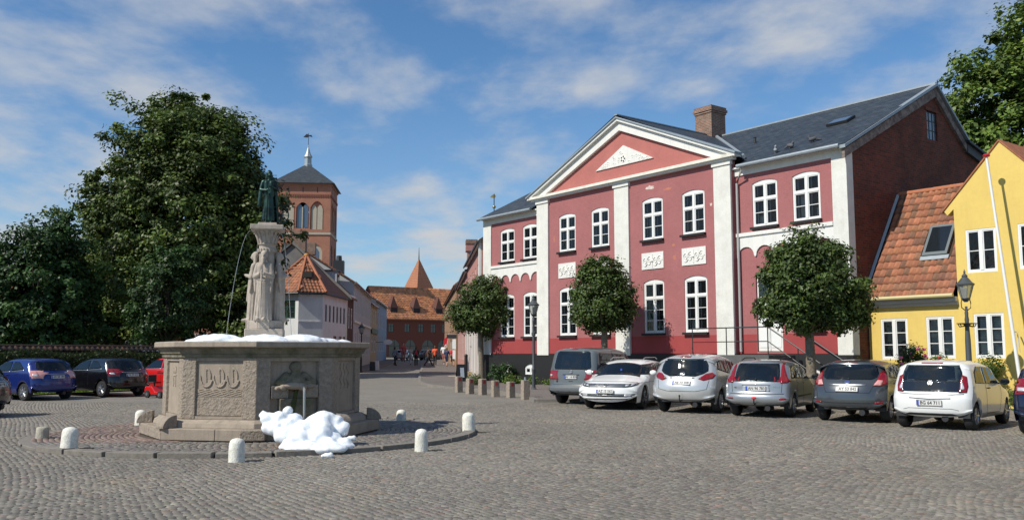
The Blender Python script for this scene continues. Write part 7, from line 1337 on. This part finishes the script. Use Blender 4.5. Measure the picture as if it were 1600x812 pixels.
q = ground_at(728, 594); t = MB().tube([(0, 0, 0), (0, 0, 1.25)], .09, 8).ball((0, 0, 1.25), .1).build('litter_post', BLK, None, smooth=True, loc=tuple(q + Vector((0, 0, .09)))); tag(t, 'thick black post standing beside the sandwich board', 'post')
# flags and small street clutter
q = ground_at(684, 571); t = thing('street_flag', 'small red and white flag leaning on its pole among the people', 'flag', tuple(q + Vector((.4, 2, .1)))); MB().tube([(0, 0, 0), (.5, 0, 3.0)], .025).build('pole', WFRAME, t); FR = mat('flag_red', (.55, .02, .03), .8)
MB().prism([(.12, 1.3), (.48, 2.8), (.02, 2.4), (-.1, 1.2)], -.01, .01).build('cloth', FR, t); MB().prism([(.20, 1.75), (.25, 1.95), (-.06, 1.72), (-.09, 1.55)], -.014, .014).build('cross', WFRAME, t)
for i, (px, py) in enumerate(((588, 579), (582, 581))): 
    q = ground_at(px, py); t = MB().prismz([(-.2, -.15), (.2, -.15), (.2, .15), (-.2, .15)], .05, .70, .12).build('display_stand', mat('stand_white', (.6, .6, .58), .6) if i == 0 else BLK, None, loc=tuple(q + Vector((0, 0, .05)))); tag(t, ('small white display stand on the left pavement', 'small black display stand on the left pavement')[i], 'stand')
# ---------------------------------------------------------------- people
SKIN = mat('skin', (.48, .28, .20), .55)
def person(label, px, py, shirt, legs, hair, face=0, stride=.25, shorts=False, sleeve=True, h=1.72, dress=False, bag=None):
    q = ground_at(px, py); s = h / 1.75; t = thing('person', label, 'person', tuple(q), face); v = lambda x, y, z: Vector((x * s, y * s, z * s)); B = []; f = stride
    hip = {1: v(.09, 0, .92), -1: v(-.09, 0, .92)}; knee = {1: v(.10, -f * .55, .50), -1: v(-.10, f * .25, .50)}; ank = {1: v(.10, -f, .09), -1: v(-.10, f * .95, .12)}
    for sd in (1, -1):
        B += [cap(hip[sd], knee[sd], .085 * s, .058 * s), cap(knee[sd], ank[sd], .055 * s, .036 * s)]
        sh = v(.19 * sd, 0, 1.42); el = v(.24 * sd, sd * f * .35, 1.14); wr = v(.23 * sd, sd * f * .6 - .08, .92); B += [cap(sh, el, .048 * s, .040 * s), cap(el, wr, .038 * s, .026 * s)]; B += hand_prims(wr, Vector((0, -.2, -1)), sd, s * 1.0, .35)
    B += [cap(v(0, 0, .95), v(0, 0, 1.15), .12 * s, .115 * s), cap(v(-.07, 0, 1.3), v(.07, 0, 1.3), .115 * s), cap(v(-.13, 0, 1.42), v(.13, 0, 1.42), .06 * s), cap(v(0, 0, 1.42), v(0, -.01, 1.56), .052 * s), ell(v(0, -.01, 1.64), (.075 * s, .092 * s, .115 * s)), cap(v(0, -.10, 1.65), v(0, -.115, 1.62), .012 * s, .016 * s),
          ell(v(.078, 0, 1.64), (.012 * s, .02 * s, .03 * s)), ell(v(-.078, 0, 1.64), (.012 * s, .02 * s, .03 * s)), cap(v(-.02, -.095, 1.585), v(.02, -.095, 1.585), .009 * s)]
    inst('body', blob_mesh('body', B, .017, SKIN, 1), t)
    T = [cap(v(0, 0, .93), v(0, 0, 1.2), .142 * s, .135 * s), cap(v(-.07, 0, 1.3), v(.07, 0, 1.3), .132 * s), cap(v(-.15, 0, 1.42), v(.15, 0, 1.42), .074 * s)]
    for sd in (1, -1):
        T.append(cap(v(.19 * sd, 0, 1.42), v(.235 * sd, sd * f * .30, 1.18), .066 * s, .06 * s))
        if sleeve: T.append(cap(v(.235 * sd, sd * f * .3, 1.18), v(.232 * sd, sd * f * .55 - .07, .96), .056 * s, .045 * s))
    if dress: T += [cap(v(0, 0, .95), v(0, 0, .62), .15 * s, .20 * s)]
    cm = mat('cloth_%d_%d_%d' % tuple(int(c * 1000) for c in shirt), shirt, .85, var=.1); inst('shirt', blob_mesh('shirt', T, .024, cm, 1), t)
    if not dress:
        T = [cap(v(-.05, 0, .93), v(.05, 0, .93), .128 * s)]
        for sd in (1, -1):
            T.append(cap(hip[sd], knee[sd], .100 * s, .074 * s))
            if not shorts: T.append(cap(knee[sd], ank[sd], .070 * s, .056 * s))
        lm = mat('cloth_%d_%d_%d' % tuple(int(c * 1000) for c in legs), legs, .85, var=.1); inst('trousers', blob_mesh('trousers', T, .022, lm, 1), t)
    sh = []
    for sd in (1, -1): a = ank[sd]; MB().ball(tuple(a + Vector((0, -.07 * s, -.045 * s))), .06 * s, 10, 7, (.75, 2.1, .75)).build('shoe', BLK, t, smooth='all')
    inst('hair', blob_mesh('hair', [ell(v(0, .02, 1.685), (.088 * s, .098 * s, .092 * s)), ell(v(0, .05, 1.62), (.078 * s, .06 * s, .09 * s))], .016, mat('hair_%d' % int(hair[0] * 1000), hair, .8), 1), t)
    if bag: MB().ball(tuple(v(.0, .20, 1.2)), .17 * s, 10, 7, (.8, .55, 1.2)).build('backpack', mat('pack_%d' % int(bag[0] * 1000), bag, .8), t, smooth='all')
    return t
DK = (.02, .02, .025)
person('person in grey-blue shirt and dark trousers walking alone at left of the group', 617, 571, (.22, .26, .33), DK, (.05, .03, .02), 2.6)
person('person in pale grey top and whitish trousers near the silver car', 641, 569.5, (.40, .40, .38), (.42, .42, .40), (.2, .15, .1), 2.9)
person('person in dark jacket with a red backpack, walking away', 650, 571.5, (.03, .03, .04), DK, (.03, .02, .02), 3.2, .2, bag=(.45, .03, .05))
person('person in dark brown clothes taking a wide step', 669, 571.5, (.09, .045, .03), (.05, .035, .03), (.04, .03, .02), 1.9, .42)
person('person in bright orange shirt and dark trousers, seen from behind', 679.5, 570.5, (.75, .12, .05), DK, (.10, .07, .05), 3.1, .15, sleeve=False, h=1.82)
person('person in white shirt with pinkish shorts in the background group', 693, 566.5, (.72, .72, .72), (.5, .2, .2), (.12, .08, .05), 3.0, .2, True, False)
person('person with navy outfit and bare legs walking beside the red top', 698, 572.5, (.02, .035, .10), (.02, .03, .09), (.15, .10, .06), 2.8, .28, True, False, 1.68)
person('person in sleeveless red top and dark shorts nearest the sign board', 707.5, 572, (.60, .03, .05), (.03, .03, .05), (.10, .07, .04), 3.3, .25, True, False, 1.72)
person('person in faded red clothes standing beyond the silver car', 630, 565, (.35, .08, .08), (.2, .1, .1), (.05, .04, .03), 0.2, .08)
